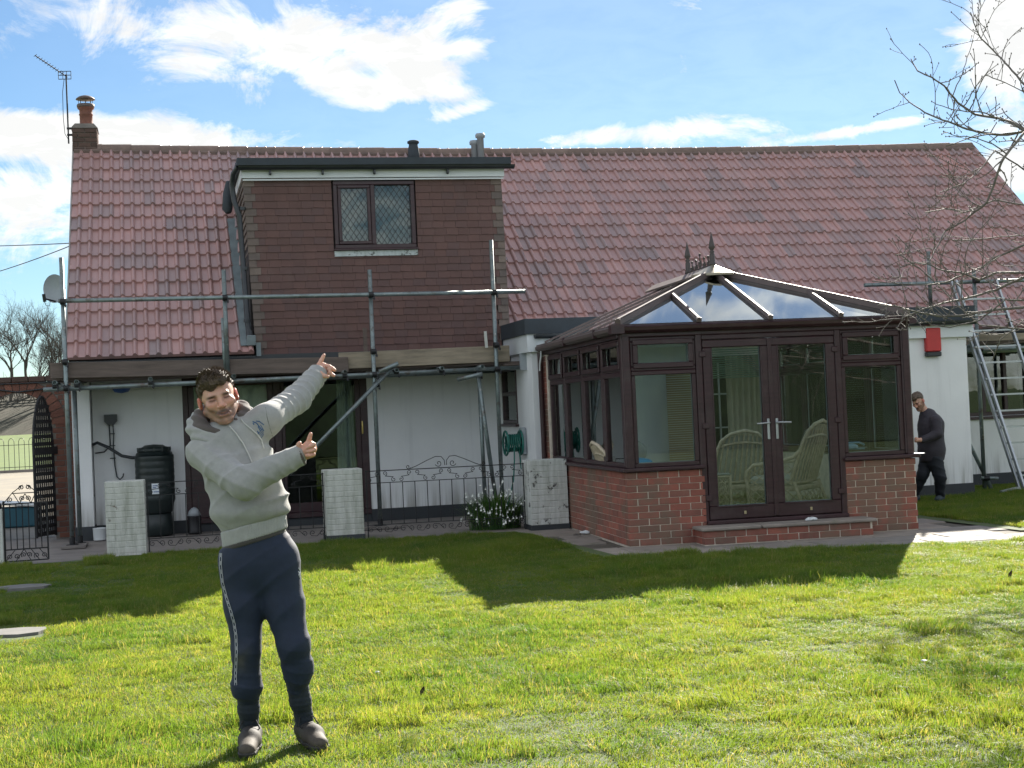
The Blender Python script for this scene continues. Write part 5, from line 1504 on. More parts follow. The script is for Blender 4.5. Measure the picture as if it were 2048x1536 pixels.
# ================================================================== GARDEN FRONT: PIERS, RAILINGS, GATE
def pier(u, v, w, d, nc, zc, label, m, rz, plinth):
    rnd = random.Random(int(u*100)+7)
    T = thing('brick_pier', label, 'brick pier', (u, v, 0), rz, 'white painted brick piers of the garden fence')
    H0 = plinth; CH = zc
    mb = MB(); mb.box(-w/2+.0042, w/2-.0042, -d/2+.0042, d/2-.0042, -.03, H0+nc*CH-.004); mb.build('mortar', m, T)
    if plinth > .02: mb = MB(); mb.bbox(-w/2-.006, w/2+.006, -d/2-.006, d/2+.006, -.03, H0, .004); mb.build('plinth', M_plinth, T)
    me = {}
    def B(a, b, c, e, z, h=None):
        k = (round(b-a, 3), round(e-c, 3))
        if k not in me: q = MB(); q.bbox(-(b-a)/2, (b-a)/2, -(e-c)/2, (e-c)/2, 0, CH-.007, .004); me[k] = q.mesh('brick', m)
        inst('brick', me[k], T, ((a+b)/2+rnd.uniform(-.001, .001), (c+e)/2+rnd.uniform(-.002, .001), z), (0, 0, rnd.uniform(-.008, .008)))
    J = .007
    for r in range(nc):
        z = H0+r*CH
        if r % 2: cuts = [-w/2, -w/2+w*.5, w/2]
        else: cuts = [-w/2, -w/2+w*.25, -w/2+w*.75, w/2]
        for a, b in zip(cuts, cuts[1:]): B(a+J/2, b-J/2, -d/2, -d/2+.09, z)
        for sx in (-1, 1):
            a, b = (-w/2, -w/2+.09) if sx < 0 else (w/2-.09, w/2)
            B(a, b, -d/2+.09+J, 0-J/2 if r % 2 else d/2-.095, z)
            if r % 2: B(a, b, J/2, d/2-.095, z)
        B(-w/2, w/2, d/2-.09, d/2, z)
pier(-.455, 17.80, .445, .42, 12, .0685, 'white brick pier with brown chipped patch, nearest the water butt', M_whiteb, -.02, .02)
pier(2.08, 17.95, .455, .42, 12, .0655, 'white brick pier with green streaks between the two fence panels', M_whiteb, -.02, .055)
pier(4.52, 17.60, .47, .42, 11, .0715, 'white brick pier with flaking paint beside the flowering clump', M_whiteb2, -.02, .055)


def spiral(cx, cz, r0, r1, a0, turns, n=18):
    return [(cx+(r0+(r1-r0)*i/n)*math.cos(a0+turns*2*PI*i/n), cz+(r0+(r1-r0)*i/n)*math.sin(a0+turns*2*PI*i/n)) for i in range(n+1)]
def scroll(mb, x0, z0, x1, z1, y, r, s=1):
    """S-shaped wrought iron scroll between two corners with a curl at each end"""
    c1 = spiral(x0+r, z0, .12*r, r, PI/2*s, -1.35*s); c2 = spiral(x1-r, z1, .12*r, r, -PI/2*s, -1.35*s)
    pts = c1+c2[::-1]
    mb.tube([(x, y, z) for x, z in pts], .005, 5)
def fence_panel(u0, u1, v0, v1, label, crest):
    L = math.hypot(u1-u0, v1-v0); rz = math.atan2(v1-v0, u1-u0)
    T = thing('iron_fence_panel', label, 'iron fence', (u0, v0, 0), rz, 'black iron railings between the white piers')
    ZT, ZM, ZB, ZL = .80, .655, .155, .04
    for (z, h) in ((ZT, .011), (ZM, .009), (ZB, .009)):
        mb = MB(); mb.bar((0, 0, z), (L, 0, z), .012, h); mb.build('rail', M_iron, T)
    for x in (.012, L-.012):
        mb = MB(); mb.bar((x, 0, .0), (x, 0, ZT+.01), .014, .014, up=(0, 1, 0)); mb.build('end_post', M_iron, T)
    n = int(L/.142)
    bme = MB(); bme.bar((0, 0, ZB), (0, 0, ZM), .010, .010, up=(0, 1, 0)); me = bme.mesh('baluster', M_iron)
    for k in range(1, n): inst('baluster', me, T, (L*k/n, 0, 0))
    # scrolls in the top band: linked S curves, alternately turned
    nb = max(2, int(L/.19)); w = L/nb
    for k in range(nb):
        mb = MB(); x0, x1 = k*w+.01, (k+1)*w-.01; a, b = (ZM+.035, ZT-.035)
        if k % 2: a, b = b, a
        pts = [(x, z) for x, z in spiral(x0+.035, a, .006, .030, 0, -1.25 if k % 2 else 1.25, 16)]
        pe = [(x, z) for x, z in spiral(x1-.035, b, .006, .030, PI, -1.25 if k % 2 else 1.25, 16)]
        mb.tube([(x, 0, z) for x, z in pts+[((x0+x1)/2, (a+b)/2)]+pe[::-1]], .0042, 5); mb.build('scroll', M_iron, T)
        mb = MB(); r = .035
        pts = spiral(x0+.04, .10, .006, r, PI, 1.2 if k % 2 else -1.2, 16); pe = spiral(x1-.04, .10, .006, r, 0, 1.2 if k % 2 else -1.2, 16)
        mb.tube([(x, 0, z) for x, z in pts+[((x0+x1)/2, .06 if k % 2 else .13)]+pe[::-1]], .004, 5); mb.build('scroll', M_iron, T)
    if crest:
        c = L*.505
        for s in (-1, 1):
            mb = MB()
            inner = spiral(c+s*.085, ZT+.055, .006, .042, -PI/2, s*1.2, 18)
            top = [(c+s*.01, ZT+.03), (c+s*.015, ZT+.09), (c+s*.05, ZT+.135), (c+s*.12, ZT+.14), (c+s*.22, ZT+.10), (c+s*.36, ZT+.035), (c+s*.43, ZT+.01)]
            mb.tube([(x, 0, z) for x, z in inner], .0045, 5); mb.tube([(x, 0, z) for x, z in top], .0045, 5)
            curl = spiral(c+s*.455, ZT+.032, .006, .028, -PI/2, s*-1.2, 14); mb.tube([(x, 0, z) for x, z in curl], .0045, 5)
            mb.build('crest_scroll', M_iron, T)
fence_panel(-.22, 1.845, 17.70, 17.82, 'black iron fence panel left, from the water butt pier to the middle pier', False)
fence_panel(2.33, 4.26, 17.72, 17.58, 'black iron fence panel with scrolled crest between the middle pier and flowers', True)


def gate():
    T = thing('iron_gate', 'low black iron gate with scrollwork standing open at the far left', 'gate', (-1.75, 17.27, 0), .10)
    L = .455; zt, zb, ztop = .665, .16, .80
    def B(a, b, nm, w=.014):
        mb = MB(); mb.bar(a, b, w, w, up=(0, 1, 0)); mb.build(nm, M_iron, T)
    B((0, 0, .0), (0, 0, .70), 'stile', .022); B((L, 0, .03), (L, 0, zt), 'stile', .018); B((0, 0, zt), (L, 0, zt), 'rail'); B((0, 0, zb), (L, 0, zb), 'rail'); B((0, 0, .03), (L, 0, .03), 'rail'); B((.09, 0, .78), (.35, 0, .78), 'rail', .010)
    for k in range(1, 7): B((L*k/7, 0, zb), (L*k/7, 0, zt), 'baluster', .011)
    mb = MB()
    for (a, b) in (((0, zt+.01), (.10, .79)), ((.10, .79), (.17, zt)), ((.29, zt), (.35, .79)), ((.35, .79), (.455, zt)), ((.10, .79), (.21, .87)), ((.25, .87), (.35, .79)), ((.17, zt), (.23, .77)), ((.29, zt), (.23, .77))):
        mb.bar((a[0], 0, a[1]), (b[0], 0, b[1]), .009, .009, up=(0, 1, 0))
    for (x, z, s) in ((.195, .84, 1), (.265, .84, -1), (.20, .72, 1), (.26, .72, -1), (.07, .71, 1), (.39, .71, -1)):
        mb.tube([(p, 0, q) for p, q in spiral(x, z, .006, .030, PI/2, s*1.4, 16)], .0055, 5)
    mb.build('crest', M_iron, T)
    mb = MB()
    for (a, b) in (((.0, .03), (.11, zb)), ((.11, .03), (.2, zb)), ((.27, .03), (.2, zb)), ((.27, zb), (.36, .03)), ((.455, .03), (.36, zb))):
        mb.bar((a[0], 0, a[1]), (b[0], 0, b[1]), .008, .008, up=(0, 1, 0))
    for (x, z, s) in ((.05, .08, 1), (.12, .08, -1), (.195, .095, 1), (.25, .095, -1), (.33, .08, 1), (.41, .08, -1)):
        mb.tube([(p, 0, q) for p, q in spiral(x, z, .005, .030, PI/2, s*1.4, 16)], .005, 5)
    mb.build('foot_scrolls', M_iron, T)
    P = thing('gate_post', 'flaking white metal post at the left edge of the picture beside the gate', 'gate post', (-1.80, 17.22, 0))
    mb = MB(); mb.bbox(-.04, .04, -.04, .04, 0, .62, .006); mb.build('shaft', M_whiteb2, P); mb = MB(); mb.sphere((0, 0, .65), .04, 10, 8); mb.build('cap', M_iron, P)
gate()


def arch_wall():
    rnd = random.Random(5)
    V0, TH = 21.10, .22
    T = thing('garden_wall', 'brown brick garden wall with an arched gateway left of the house', 'wall', (-1.9, V0, 0))
    O = (-1.9, V0, 0)
    cx, r, zs, ztop = -1.92, .45, 1.54, 2.13
    u_left, u_right = -5.0, -1.20
    # core with the arch cut out, built as outline pieces
    mb = MB(); N_ = 16
    arc = [(cx+r*math.cos(PI*k/N_), zs+r*math.sin(PI*k/N_)) for k in range(N_+1)]
    poly = [(u_right, -.03), (u_right, ztop), (u_left, ztop), (u_left, -.03), (cx-r, -.03)]+[(x, z) for x, z in reversed(arc)]+[(cx+r, -.03)]
    # triangulate by strips: right leg, left leg, head
    def strip(pts_a, pts_b):
        for (a0, a1, b0, b1) in zip(pts_a, pts_a[1:], pts_b, pts_b[1:]):
            mb.prism([a0, a1, b1, b0], lambda p, q: (p, V0+.008, q), lambda p, q: (p, V0+TH-.008, q))
    mb.box(cx+r, u_right-.006, V0+.008, V0+TH-.008, -.03, zs); mb.box(u_left, cx-r, V0+.008, V0+TH-.008, -.03, zs)
    strip(arc, [(x, ztop) for x, z in arc])
    mb.box(cx+r, u_right-.006, V0+.008, V0+TH-.008, zs, ztop); mb.box(u_left, cx-r, V0+.008, V0+TH-.008, zs, ztop)
    mb.build('mortar', M_dmortar, T, off=O)
    CH = .075; ve = .20; me = {}; cnt = 0; st = MB()
    def brick(a, b, z, v=V0):
        nonlocal cnt
        k = round(b-a, 3)
        if k not in me: q = MB(); q.bbox(-(b-a)/2, (b-a)/2, 0, .10, 0, CH-.011, .004); me[k] = q.mesh('brick', M_obrick)
        if a > -2.6: inst('brick', me[k], T, ((a+b)/2-O[0], v-.0-O[1], z), (0, 0, rnd.uniform(-.006, .006)))
        else: st.tint = rnd.random(); st.box(a, b, v, v+.1, z, z+CH-.011)
    nr = int(ztop/CH)
    for rr in range(nr):
        z = rr*CH; x = u_left-(.11 if rr % 2 else 0)
        while x < u_right:
            a, b = max(x, u_left), min(x+.212, u_right); x += .2235
            # clip against the arch ring
            zz = z+CH/2
            if zz < zs: lo, hi = cx-r, cx+r
            else:
                d = (r+ve)**2-(zz-zs)**2
                if d <= 0: lo = hi = None
                else: lo, hi = cx-math.sqrt(d), cx+math.sqrt(d)
            if lo is not None:
                if a >= lo and b <= hi: continue
                if a < lo < b: b = lo-.008
                elif a < hi < b: a = hi+.008
                elif a < lo and b > hi: brick(a, lo-.008, z); a = hi+.008
            if b-a > .03: brick(a, b, z)
    st.build('brickwork', M_obrick, T, off=O, kind='stuff')
    nv = 17
    q = MB(); hw = PI*r/nv/2-.005; ho = PI*(r+ve-.01)/nv/2-.006
    q.prism([(-hw, 0), (hw, 0), (ho, ve-.015), (-ho, ve-.015)], lambda p, s_: (p, -.012, s_), lambda p, s_: (p, .1, s_)); vm = q.mesh('arch_brick', M_obrick)
    for k in range(nv):
        an = PI*(k+.5)/nv
        o = inst('arch_brick', vm, T, (cx+r*math.cos(an)-O[0], V0-O[1], zs+r*math.sin(an)), (0, -(an-PI/2), 0))
    # coping: dark weathered course
    q = MB(); q.bbox(-.105, .105, -.03, TH+.03, 0, .075, .008); cm = q.mesh('coping_brick', M_dbrick)
    x = u_left+.1
    while x < u_right: inst('coping_brick', cm, T, (x-O[0], 0, ztop+.004+rnd.uniform(-.003, .003)), (0, 0, 0)); x += .217
    # cable and conduit run under the coping
    mb = MB(); mb.tube([(u_left, V0-.03, 2.06), (-2.2, V0-.03, 2.05), (-1.9, V0-.03, 2.0), (-1.2, V0-.03, 2.06)], .012, 6); mb.tube([(u_left, V0-.03, 2.10), (-1.2, V0-.03, 2.12)], .010, 6); mb.build('cable', M_black, T, off=O)
    # tall arched gate, folded back open
    G = thing('arched_gate', 'tall black lattice gate with a pointed arched head standing open at the brick arch', 'gate', (-1.47, 21.06, 0), rad(-118))
    # gate width .5 seen end-on; slats crossed
    W_ = .46
    def top(x): return 1.30+.62*math.sin(min(1, max(0, x/W_))*PI)**.55 if True else 0
    fr = MB(); fr.tube([(0, 0, .04), (0, 0, 1.32)], .02, 6); fr.tube([(W_, 0, .04), (W_, 0, 1.32)], .02, 6)
    fr.tube([(x, 0, 1.30+.62*math.sin(x/W_*PI)**.6) for x in np.linspace(0.0001, W_-.0001, 18)], .02, 6); fr.build('gate_frame', M_iron, G)
    for k in range(9):
        x = (k+.5)*W_/9; z1 = 1.30+.62*math.sin(x/W_*PI)**.6
        m_ = MB(); m_.box(x-.014, x+.014, -.006, .006, .05, z1-.02); m_.build('slat', M_iron, G)
    for z in np.arange(.06, 1.8, .10):
        w0 = 0 if z < 1.3 else W_*.5*(1-math.sqrt(max(0, 1-((z-1.3)/.62)**2)))
        m_ = MB(); m_.box(w0, W_-w0, .008, .016, z, z+.05); m_.build('cross_slat', M_iron, G)
    m_ = MB(); m_.box(-.06, W_+.05, .024, .04, 1.14, 1.24); m_.build('gate_rail', M_iron, G)
arch_wall()


def yard_things():
    # water butt on its stand
    T = thing('water_butt', 'black barrel water butt with ribbed sides against the white wall', 'water butt', (-.13, 20.42, 0))
    mb = MB(); mb.lathe([(.20, 0), (.225, .02), (.205, .28), (.19, .29)], 0, 0, 0, 26); mb.build('stand', M_butt, T)
    prof = [(.19, .29), (.225, .32), (.235, .42)]
    for z in np.arange(.46, 1.0, .09): prof += [(.252, z), (.2555, z+.015), (.2555, z+.055), (.252, z+.07)]
    prof += [(.252, 1.04), (.235, 1.10), (.20, 1.125)]
    mb = MB(); mb.lathe(prof, 0, 0, 0, 30); mb.build('barrel', M_butt, T)
    mb = MB(); mb.lathe([(.215, 1.115), (.222, 1.13), (.22, 1.165), (.15, 1.185), (.12, 1.205), (.0, 1.215)], 0, 0, 0, 26)
    for k in range(12):
        an = 2*PI*k/12; mb.box(.21*math.cos(an)-.012, .21*math.cos(an)+.012, .21*math.sin(an)-.012, .21*math.sin(an)+.012, 1.12, 1.175)
    mb.build('lid', M_butt, T)
    mb = MB(); vs = []
    for i in range(5):
        an = -PI/2-.18+i*.09; vs += [(.259*math.cos(an), .259*math.sin(an), .56), (.259*math.cos(an), .259*math.sin(an), .70)]
    mb.add(vs, [(2*i, 2*i+2, 2*i+3, 2*i+1) for i in range(4)]); mb.build('label_sticker', M_label, T)
    mb = MB(); 
    for (a, z, w) in ((-.13, .665, .10), (-.13, .64, .07), (-.1, .585, .12)):
        an = -PI/2+a; mb.box(.262*math.cos(an)-.0, .262*math.cos(an)+w*.6, -.2625, -.2615, z, z+.010)
    mb.build('label_print', M_blue, T)
    # hose from the downpipe to the butt
    mb = MB(); mb.tube([(-.95, 20.56, 1.235), (-.86, 20.5, 1.27), (-.72, 20.48, 1.20), (-.55, 20.46, 1.08), (-.42, 20.44, 1.05), (-.34, 20.43, 1.045)], .022, 8); o = mb.build('overflow_hose', M_black); tag(o, 'thick black hose looping from the downpipe to the water butt', 'hose')
    # junction box with its leads
    T = thing('junction_box', 'black box with hanging leads fixed high on the white wall', 'junction box', (-.68, 20.69, 1.50))
    mb = MB(); mb.prism([(-.085, .14), (.085, .14), (.085, .05), (.04, .0), (-.04, .0), (-.085, .05)], lambda p, q: (p, -.09, q), lambda p, q: (p, .005, q)); mb.build('case', M_black, T)
    mb = MB(); mb.tube([(-.025, -.03, .01), (-.02, -.02, -.12), (-.02, -.02, -.28), (-.10, -.02, -.36), (-.22, -.02, -.37)], .010, 6)
    mb.tube([(.025, -.03, .01), (.03, -.02, -.15), (.02, -.02, -.28), (.03, -.02, -.55), (.05, -.02, -.70), (.09, -.03, -.74), (.13, -.03, -.70), (.14, -.03, -.66)], .009, 6)
    for z in (-.12, -.28, -.45): mb.bbox(-.03, .045, -.03, -.0, z-.006, z+.006, .002)
    mb.build('lead', M_black, T)
    # things standing in the yard
    T = thing('white_bucket', 'short white plastic tub beside the foot of the downpipe', 'tub', (-.86, 20.15, 0)); mb = MB(); mb.lathe([(.075, 0), (.08, .01), (.085, .15), (.09, .155), (.08, .16), (.07, .03)], 0, 0, 0, 20); mb.build('tub_body', M_whitep, T)
    T = thing('garden_lantern', 'small dark lantern with a grey domed top behind the left fence panel', 'lantern', (.36, 20.30, 0))
    mb = MB(); mb.lathe([(.09, 0), (.10, .02), (.085, .05), (.085, .22), (.09, .24)], 0, 0, 0, 14); mb.build('lantern_body', M_iron, T); mb = MB(); mb.lathe([(.09, .24), (.07, .30), (.035, .34), (0, .355)], 0, 0, 0, 14); mb.build('lantern_dome', M_grey, T)
    mb = MB(); mb.lathe([(0, -.07), (.09, -.055), (.115, -.02), (.12, .0)], 0, 0, 0, 20); o = mb.build('blue_lamp', M_blue); o.location = (-.52, 20.45, 1.985); tag(o, 'small blue domed lamp under the eaves behind the scaffold tube', 'lamp')
    mb = MB(); mb.tube([(-.75, 20.66, .33), (-.62, 20.60, .33)], .014, 8); o = mb.build('outside_tap', M_black); tag(o, 'small black overflow pipe sticking out of the wall by the left pier', 'pipe')
    # hose reel on the extension wall
    T = thing('hose_reel', 'green garden hose wound on a wall reel beside the side window', 'hose reel', (4.60, 19.25, .98))
    mb = MB(); mb.bbox(.04, .095, -.10, .10, -.12, .24, .01); mb.build('wall_bracket', M_grey, T)
    for x in (-.17, .03):
        mb = MB(); n = 20
        mb.tube([(x, .16*math.cos(2*PI*k/n), .04+.16*math.sin(2*PI*k/n)) for k in range(n)], .014, 6, closed=True)
        for k in range(5): mb.tube([(x, 0, .04), (x, .16*math.cos(2*PI*k/5), .04+.16*math.sin(2*PI*k/5))], .010, 5)
        mb.build('reel_flange', M_green, T)
    mb = MB(); pts = []
    for k in range(240):
        an = 2*PI*k/20; ly = int(k/120); pts.append((-.155+.17*((k % 120)/120 if ly == 0 else 1-(k % 120)/120), (.09+.022*ly)*math.cos(an), .04+(.09+.022*ly)*math.sin(an)))
    mb.tube(pts, .0105, 6); mb.tube([(-.08, -.1, .0), (-.09, -.12, -.2), (-.12, -.14, -.45), (-.2, -.2, -.7), (-.26, -.26, -.78)], .010, 6); mb.tube([(0, -.05, -.05), (.01, -.06, -.3), (.03, -.1, -.32)], .010, 6); mb.build('wound_hose', M_green, T)
    T = thing('alarm_box', 'red alarm box with a dark lower edge on the white wall', 'alarm box', (10.43, 18.69, 1.94))
    mb = MB(); mb.bbox(-.115, .115, -.07, .008, .07, .40, .012); mb.build('cover', M_red, T); mb = MB(); mb.bbox(-.115, .115, -.068, .008, .0, .068, .012); mb.build('lower_strip', M_black, T)
    mb = MB(); mb.bbox(-.12, .12, -.05, .01, .402, .42, .004); mb.build('top_cap', M_black, T)
yard_things()


def roof_things():
    # satellite dish on the gable end
    T = thing('satellite_dish', 'grey satellite dish on the left gable behind the scaffold pole', 'satellite dish', (-1.20, 20.35, 3.15))
    mb = MB(); n = 22; vs = []; fs = []
    for i in range(6):
        r = .19*i/5
        for k in range(n):
            an = 2*PI*k/n; vs.append((r*math.cos(an)*.88, .055*(i/5)**2*-1, r*math.sin(an)))
    for i in range(5):
        for k in range(n): fs.append((i*n+k, i*n+(k+1) % n, (i+1)*n+(k+1) % n, (i+1)*n+k))
    mb.add(vs, fs, True); mb.v = [((x*math.cos(.5)+y*math.sin(.5))-.09, -x*math.sin(.5)+y*math.cos(.5)-.02, z+.17) for x, y, z in mb.v]; mb.build('dish', M_grey, T)
    mb = MB(); mb.tube([(.03, .1, .0), (-.05, .0, .0), (-.10, -.05, .0), (-.24, -.18, .03)], .012, 6); mb.tube([(-.08, .0, .0), (-.09, .0, .17)], .014, 6); mb.build('arm', M_iron, T)
    mb = MB(); mb.tube([(-.245, -.2, .09), (-.235, -.18, -.01)], .022, 8); mb.tube([(-.24, -.19, -.01), (-.22, -.18, -.06), (-.18, -.15, -.06), (-.17, -.13, -.0)], .004, 5); mb.build('receiver', M_black, T)
    # television aerial strapped to the chimney
    T = thing('tv_aerial', 'thin television aerial on a mast strapped to the chimney', 'aerial', (-1.24, RIDGE_V-.1, 5.86))
    mb = MB(); mb.tube([(0, 0, 0), (-.0, 0, 1.07)], .012, 8); mb.build('mast', M_iron, T)
    mb = MB(); mb.bbox(-.02, .09, -.02, .02, .12, .15, .003); mb.bbox(-.02, .09, -.02, .02, .22, .25, .003); mb.build('bracket', M_iron, T)
    e = Vector((-.43, -.25, 1.30)); s0 = Vector((.02, .0, 1.03))
    mb = MB(); mb.tube([s0, e], .008, 6); mb.build('boom', M_iron, T)
    d = (e-s0).normalized(); side = Vector((.45, -.85, .1)).normalized(); upv = d.cross(side).normalized()
    mb = MB()
    for k in range(11):
        p = s0.lerp(e, .16+k*.083); mb.tube([p-side*.06*(1-.02*k)-upv*.0, p+side*.06], .004, 5)
    mb.build('director_rods', M_iron, T)
    mb = MB(); c = s0+d*.05; a2 = Vector((.9, .4, .12)).normalized()
    for zz in (-.06, .0, .06): mb.tube([c-a2*.10+Vector((0, 0, zz)), c+a2*.10+Vector((0, 0, zz))], .006, 5)
    for q in (-.1, -.03, .03, .1): mb.tube([c+a2*q+Vector((0, 0, -.06)), c+a2*q+Vector((0, 0, .06))], .005, 5)
    mb.build('reflector', M_iron, T)
    mb = MB(); mb.tube([(-.03, 0, 1.0), (-.06, -.01, .8), (-.065, -.01, .4), (-.05, 0, .15), (0, 0, .06)], .005, 5); mb.build('aerial_lead', M_black, T)
    # overhead wires arriving from the left
    for (p, q, sgn, lab) in (((-1.18, 23.6, 4.32), tuple(at_v(-260, 488, 40)), .1, 'overhead telephone wire running level to the left gable'), ((-1.18, 23.5, 4.30), tuple(at_v(-260, 585, 38)), .35, 'overhead wire sagging from the left gable towards the trees')):
        mb = MB(); pts = []
        for k in range(25):
            t = k/24; pts.append((p[0]+(q[0]-p[0])*t, p[1]+(q[1]-p[1])*t, p[2]+(q[2]-p[2])*t-sgn*4*t*(1-t)*.6))
        mb.tube(pts, .008, 5); o = mb.build('overhead_wire', M_iron); tag(o, lab, 'wire')
roof_things()


def yard_left():
    T = thing('iron_railing', 'long hooped iron railing along the lit green field', 'railing', (-5.5, 57.6, 0))
    hoop = MB(); hoop.tube([(0, 0, 0), (0, 0, 1.08), (.04, 0, 1.17), (.10, 0, 1.20), (.16, 0, 1.17), (.20, 0, 1.08), (.20, 0, 0)], .011, 5, caps=False); me = hoop.mesh('hoop', M_iron)
    for k in range(60):
        inst('hoop', me, T, (-8+k*.36, 0, .05))
    for z in (.18, 1.0):
        m_ = MB(); m_.bar((-8, 0, z), (13, 0, z), .03, .02); m_.build('rail', M_iron, T)
    # post and rail fence up on the bank
    T = thing('bank_fence', 'weathered post and rail fence high on the rough bank', 'fence', (-12, 121, 4.2))
    for k in range(14):
        m_ = MB(); m_.box(k*1.5-.06, k*1.5+.06, -.06, .06, -.4, 1.1); m_.build('fence_post', M_board, T)
    for z in (.35, .65, .95):
        m_ = MB(); m_.box(0, 19.5, -.03, .03, z-.05, z+.05); m_.build('fence_rail', M_board, T)
    # stored things on the drive behind the gate
    T = thing('storage_box', 'blue storage box with a white sloping lid seen behind the iron gate', 'storage box', (-2.9, 23.9, 0))
    m_ = MB(); m_.bbox(-.05, .95, 0, .6, 0, .30, .02); m_.build('box_body', mat('teal_box', (.03, .12, .17), .5), T)
    m_ = MB(); m_.bbox(-.08, .98, -.03, .63, .30, .34, .008); m_.v = [(x, y, z+.10*(.98-x)) for x, y, z in m_.v]; m_.build('lid', M_whitep, T)
    T = thing('white_sack', 'plump white sack lying on the drive behind the iron gate', 'sack', (-2.55, 21.9, 0))
    m_ = MB(); m_.sphere((0, 0, .11), .16, 14, 10, 1.3, .9, .75); m_.build('sack_body', M_whitep, T)
yard_left()


def clump():
    rnd = random.Random(8)
    T = thing('snowflake_clump', 'clump of strap leaves with small white bell flowers between railing and pier', 'plant', (3.95, 17.95, 0))
    mb = MB()
    for k in range(850):
        a = rnd.uniform(0, 2*PI); r0 = rnd.uniform(0, .22); h = rnd.uniform(.28, .66)*(1.15-.5*r0); out = rnd.uniform(.05, .30)
        bx, by = r0*math.cos(a)*1.5, r0*math.sin(a)*.8
        b = a+rnd.uniform(-.6, .6); dx, dy = math.cos(b), math.sin(b); w = rnd.uniform(.005, .009); px_, py_ = -dy*w, dx*w
        mb.tint = rnd.random()
        P_ = []
        for i in range(6):
            t = i/5; o = out*t*t; z = h*(t-.28*t*t*t*(1+out*2)); ww = (1-t*.9)
            P_ += [(bx+dx*o*1.3-px_*ww, by+dy*o-py_*ww, z), (bx+dx*o*1.3+px_*ww, by+dy*o+py_*ww, z)]
        mb.add(P_, [(2*i, 2*i+1, 2*i+3, 2*i+2) for i in range(5)])
    mb.build('foliage', M_leaf, T, kind='stuff')
    mb = MB()
    for k in range(95):
        a = rnd.uniform(0, 2*PI); r0 = math.sqrt(rnd.random())*.36; x, y = r0*math.cos(a)*1.35, r0*math.sin(a)*.8; z = rnd.uniform(.10, .56)*(1.15-r0)+.02
        if rnd.random() < .85: y = -abs(y)-.12-.25*max(0, .45-z)
        s = rnd.uniform(.008, .013)
        mb.lathe([(.2*s, 0), (.9*s, -.5*s), (1.1*s, -1.4*s), (1.3*s, -1.9*s), (.6*s, -1.5*s)], x, y, z, 6)
        mb.tube([(x, y, z), (x*.97, y*.97, z+.02), (x*.9, y*.9, max(.02, z-.05))], .0015, 4)
    mb.build('flowers', M_flower, T, kind='stuff')
    # dead leaf and litter
    for (px, py, lab, nm, m, s) in ((843, 1402, 'curled dark dead leaf standing up in the sunlit grass', 'dead_leaf', M_terra, .035), (2020, 1165, 'brown dead leaf in the grass at the right edge', 'dead_leaf', M_terra, .05)):
        p = at_z(px, py); q = MB(); rr = random.Random(px)
        n = 7; vs = []
        for i in range(n):
            t = i/(n-1); w = s*.35*math.sin(PI*min(1, t*.9+.1)); vs += [(t*s*.5-w, .2*s*math.sin(t*3), t*s*1.3), (t*s*.5+w, .1*s+.2*s*math.sin(t*3), t*s*1.3)]
        q.add(vs, [(2*i, 2*i+1, 2*i+3, 2*i+2) for i in range(n-1)]); o = q.build(nm, mat('dead_leaf', (.05, .03, .02), .8)); o.location = (p.x, p.y, .03); tag(o, lab, 'leaf')
    for (px, py, z, lab, s) in ((1170, 1067, .004, 'scrap of white paper on the slabs beside the brick corner', .05), (1622, 1041, .175, 'white crumpled tissue on the stone door step', .05), (755, 1345, .03, 'small white petal in the grass right of the man', .012), (1848, 1322, .03, 'small white petal in the grass at the right', .012)):
        p = at_z(px, py, z); q = MB(); q.sphere((0, 0, 0), s, 9, 6, 1.3, .8, .35); rr = random.Random(px)
        q.v = [(x*(1+rr.uniform(-.25, .25)), y*(1+rr.uniform(-.25, .25)), zz*(1+rr.uniform(-.4, .4))) for x, y, zz in q.v]; q.sm = [False]*len(q.f)
        o = q.build('paper_scrap' if s > .02 else 'petal', M_whitep); o.location = (p.x, p.y, z+s*.3); tag(o, lab, 'paper' if s > .02 else 'petal')
    p = at_z(1155, 1072); q = MB(); rr = random.Random(2)
    for k in range(9): q.tube([(rr.uniform(-.05, .05), rr.uniform(-.04, .04), .005+rr.uniform(0, .02)) for _ in range(3)], .004, 4)
    o = q.build('twig_scrap', M_bark); o.location = (p.x, p.y, 0); tag(o, 'little heap of dark twigs on the slabs beside the brick corner', 'twigs')
    # climber stems at the pier
    q = MB(); rr = random.Random(4)
    for k in range(10):
        p = Vector((0, 0, 0)); pts = [p.copy()]; d = Vector((rr.uniform(-.2, .5), rr.uniform(-.3, .3), 1))
        for i in range(7): p = p+d*.11+Vector((rr.uniform(-.05, .05), rr.uniform(-.04, .04), 0)); d.z -= .12; pts.append(p.copy())
        q.tube(pts, [.006]*4+[.004]*4, 5)
    o = q.build('bare_climber', M_bark); o.location = (4.85, 17.75, 0); tag(o, 'bare twisted climber stems between the right pier and conservatory', 'climber')
clump()
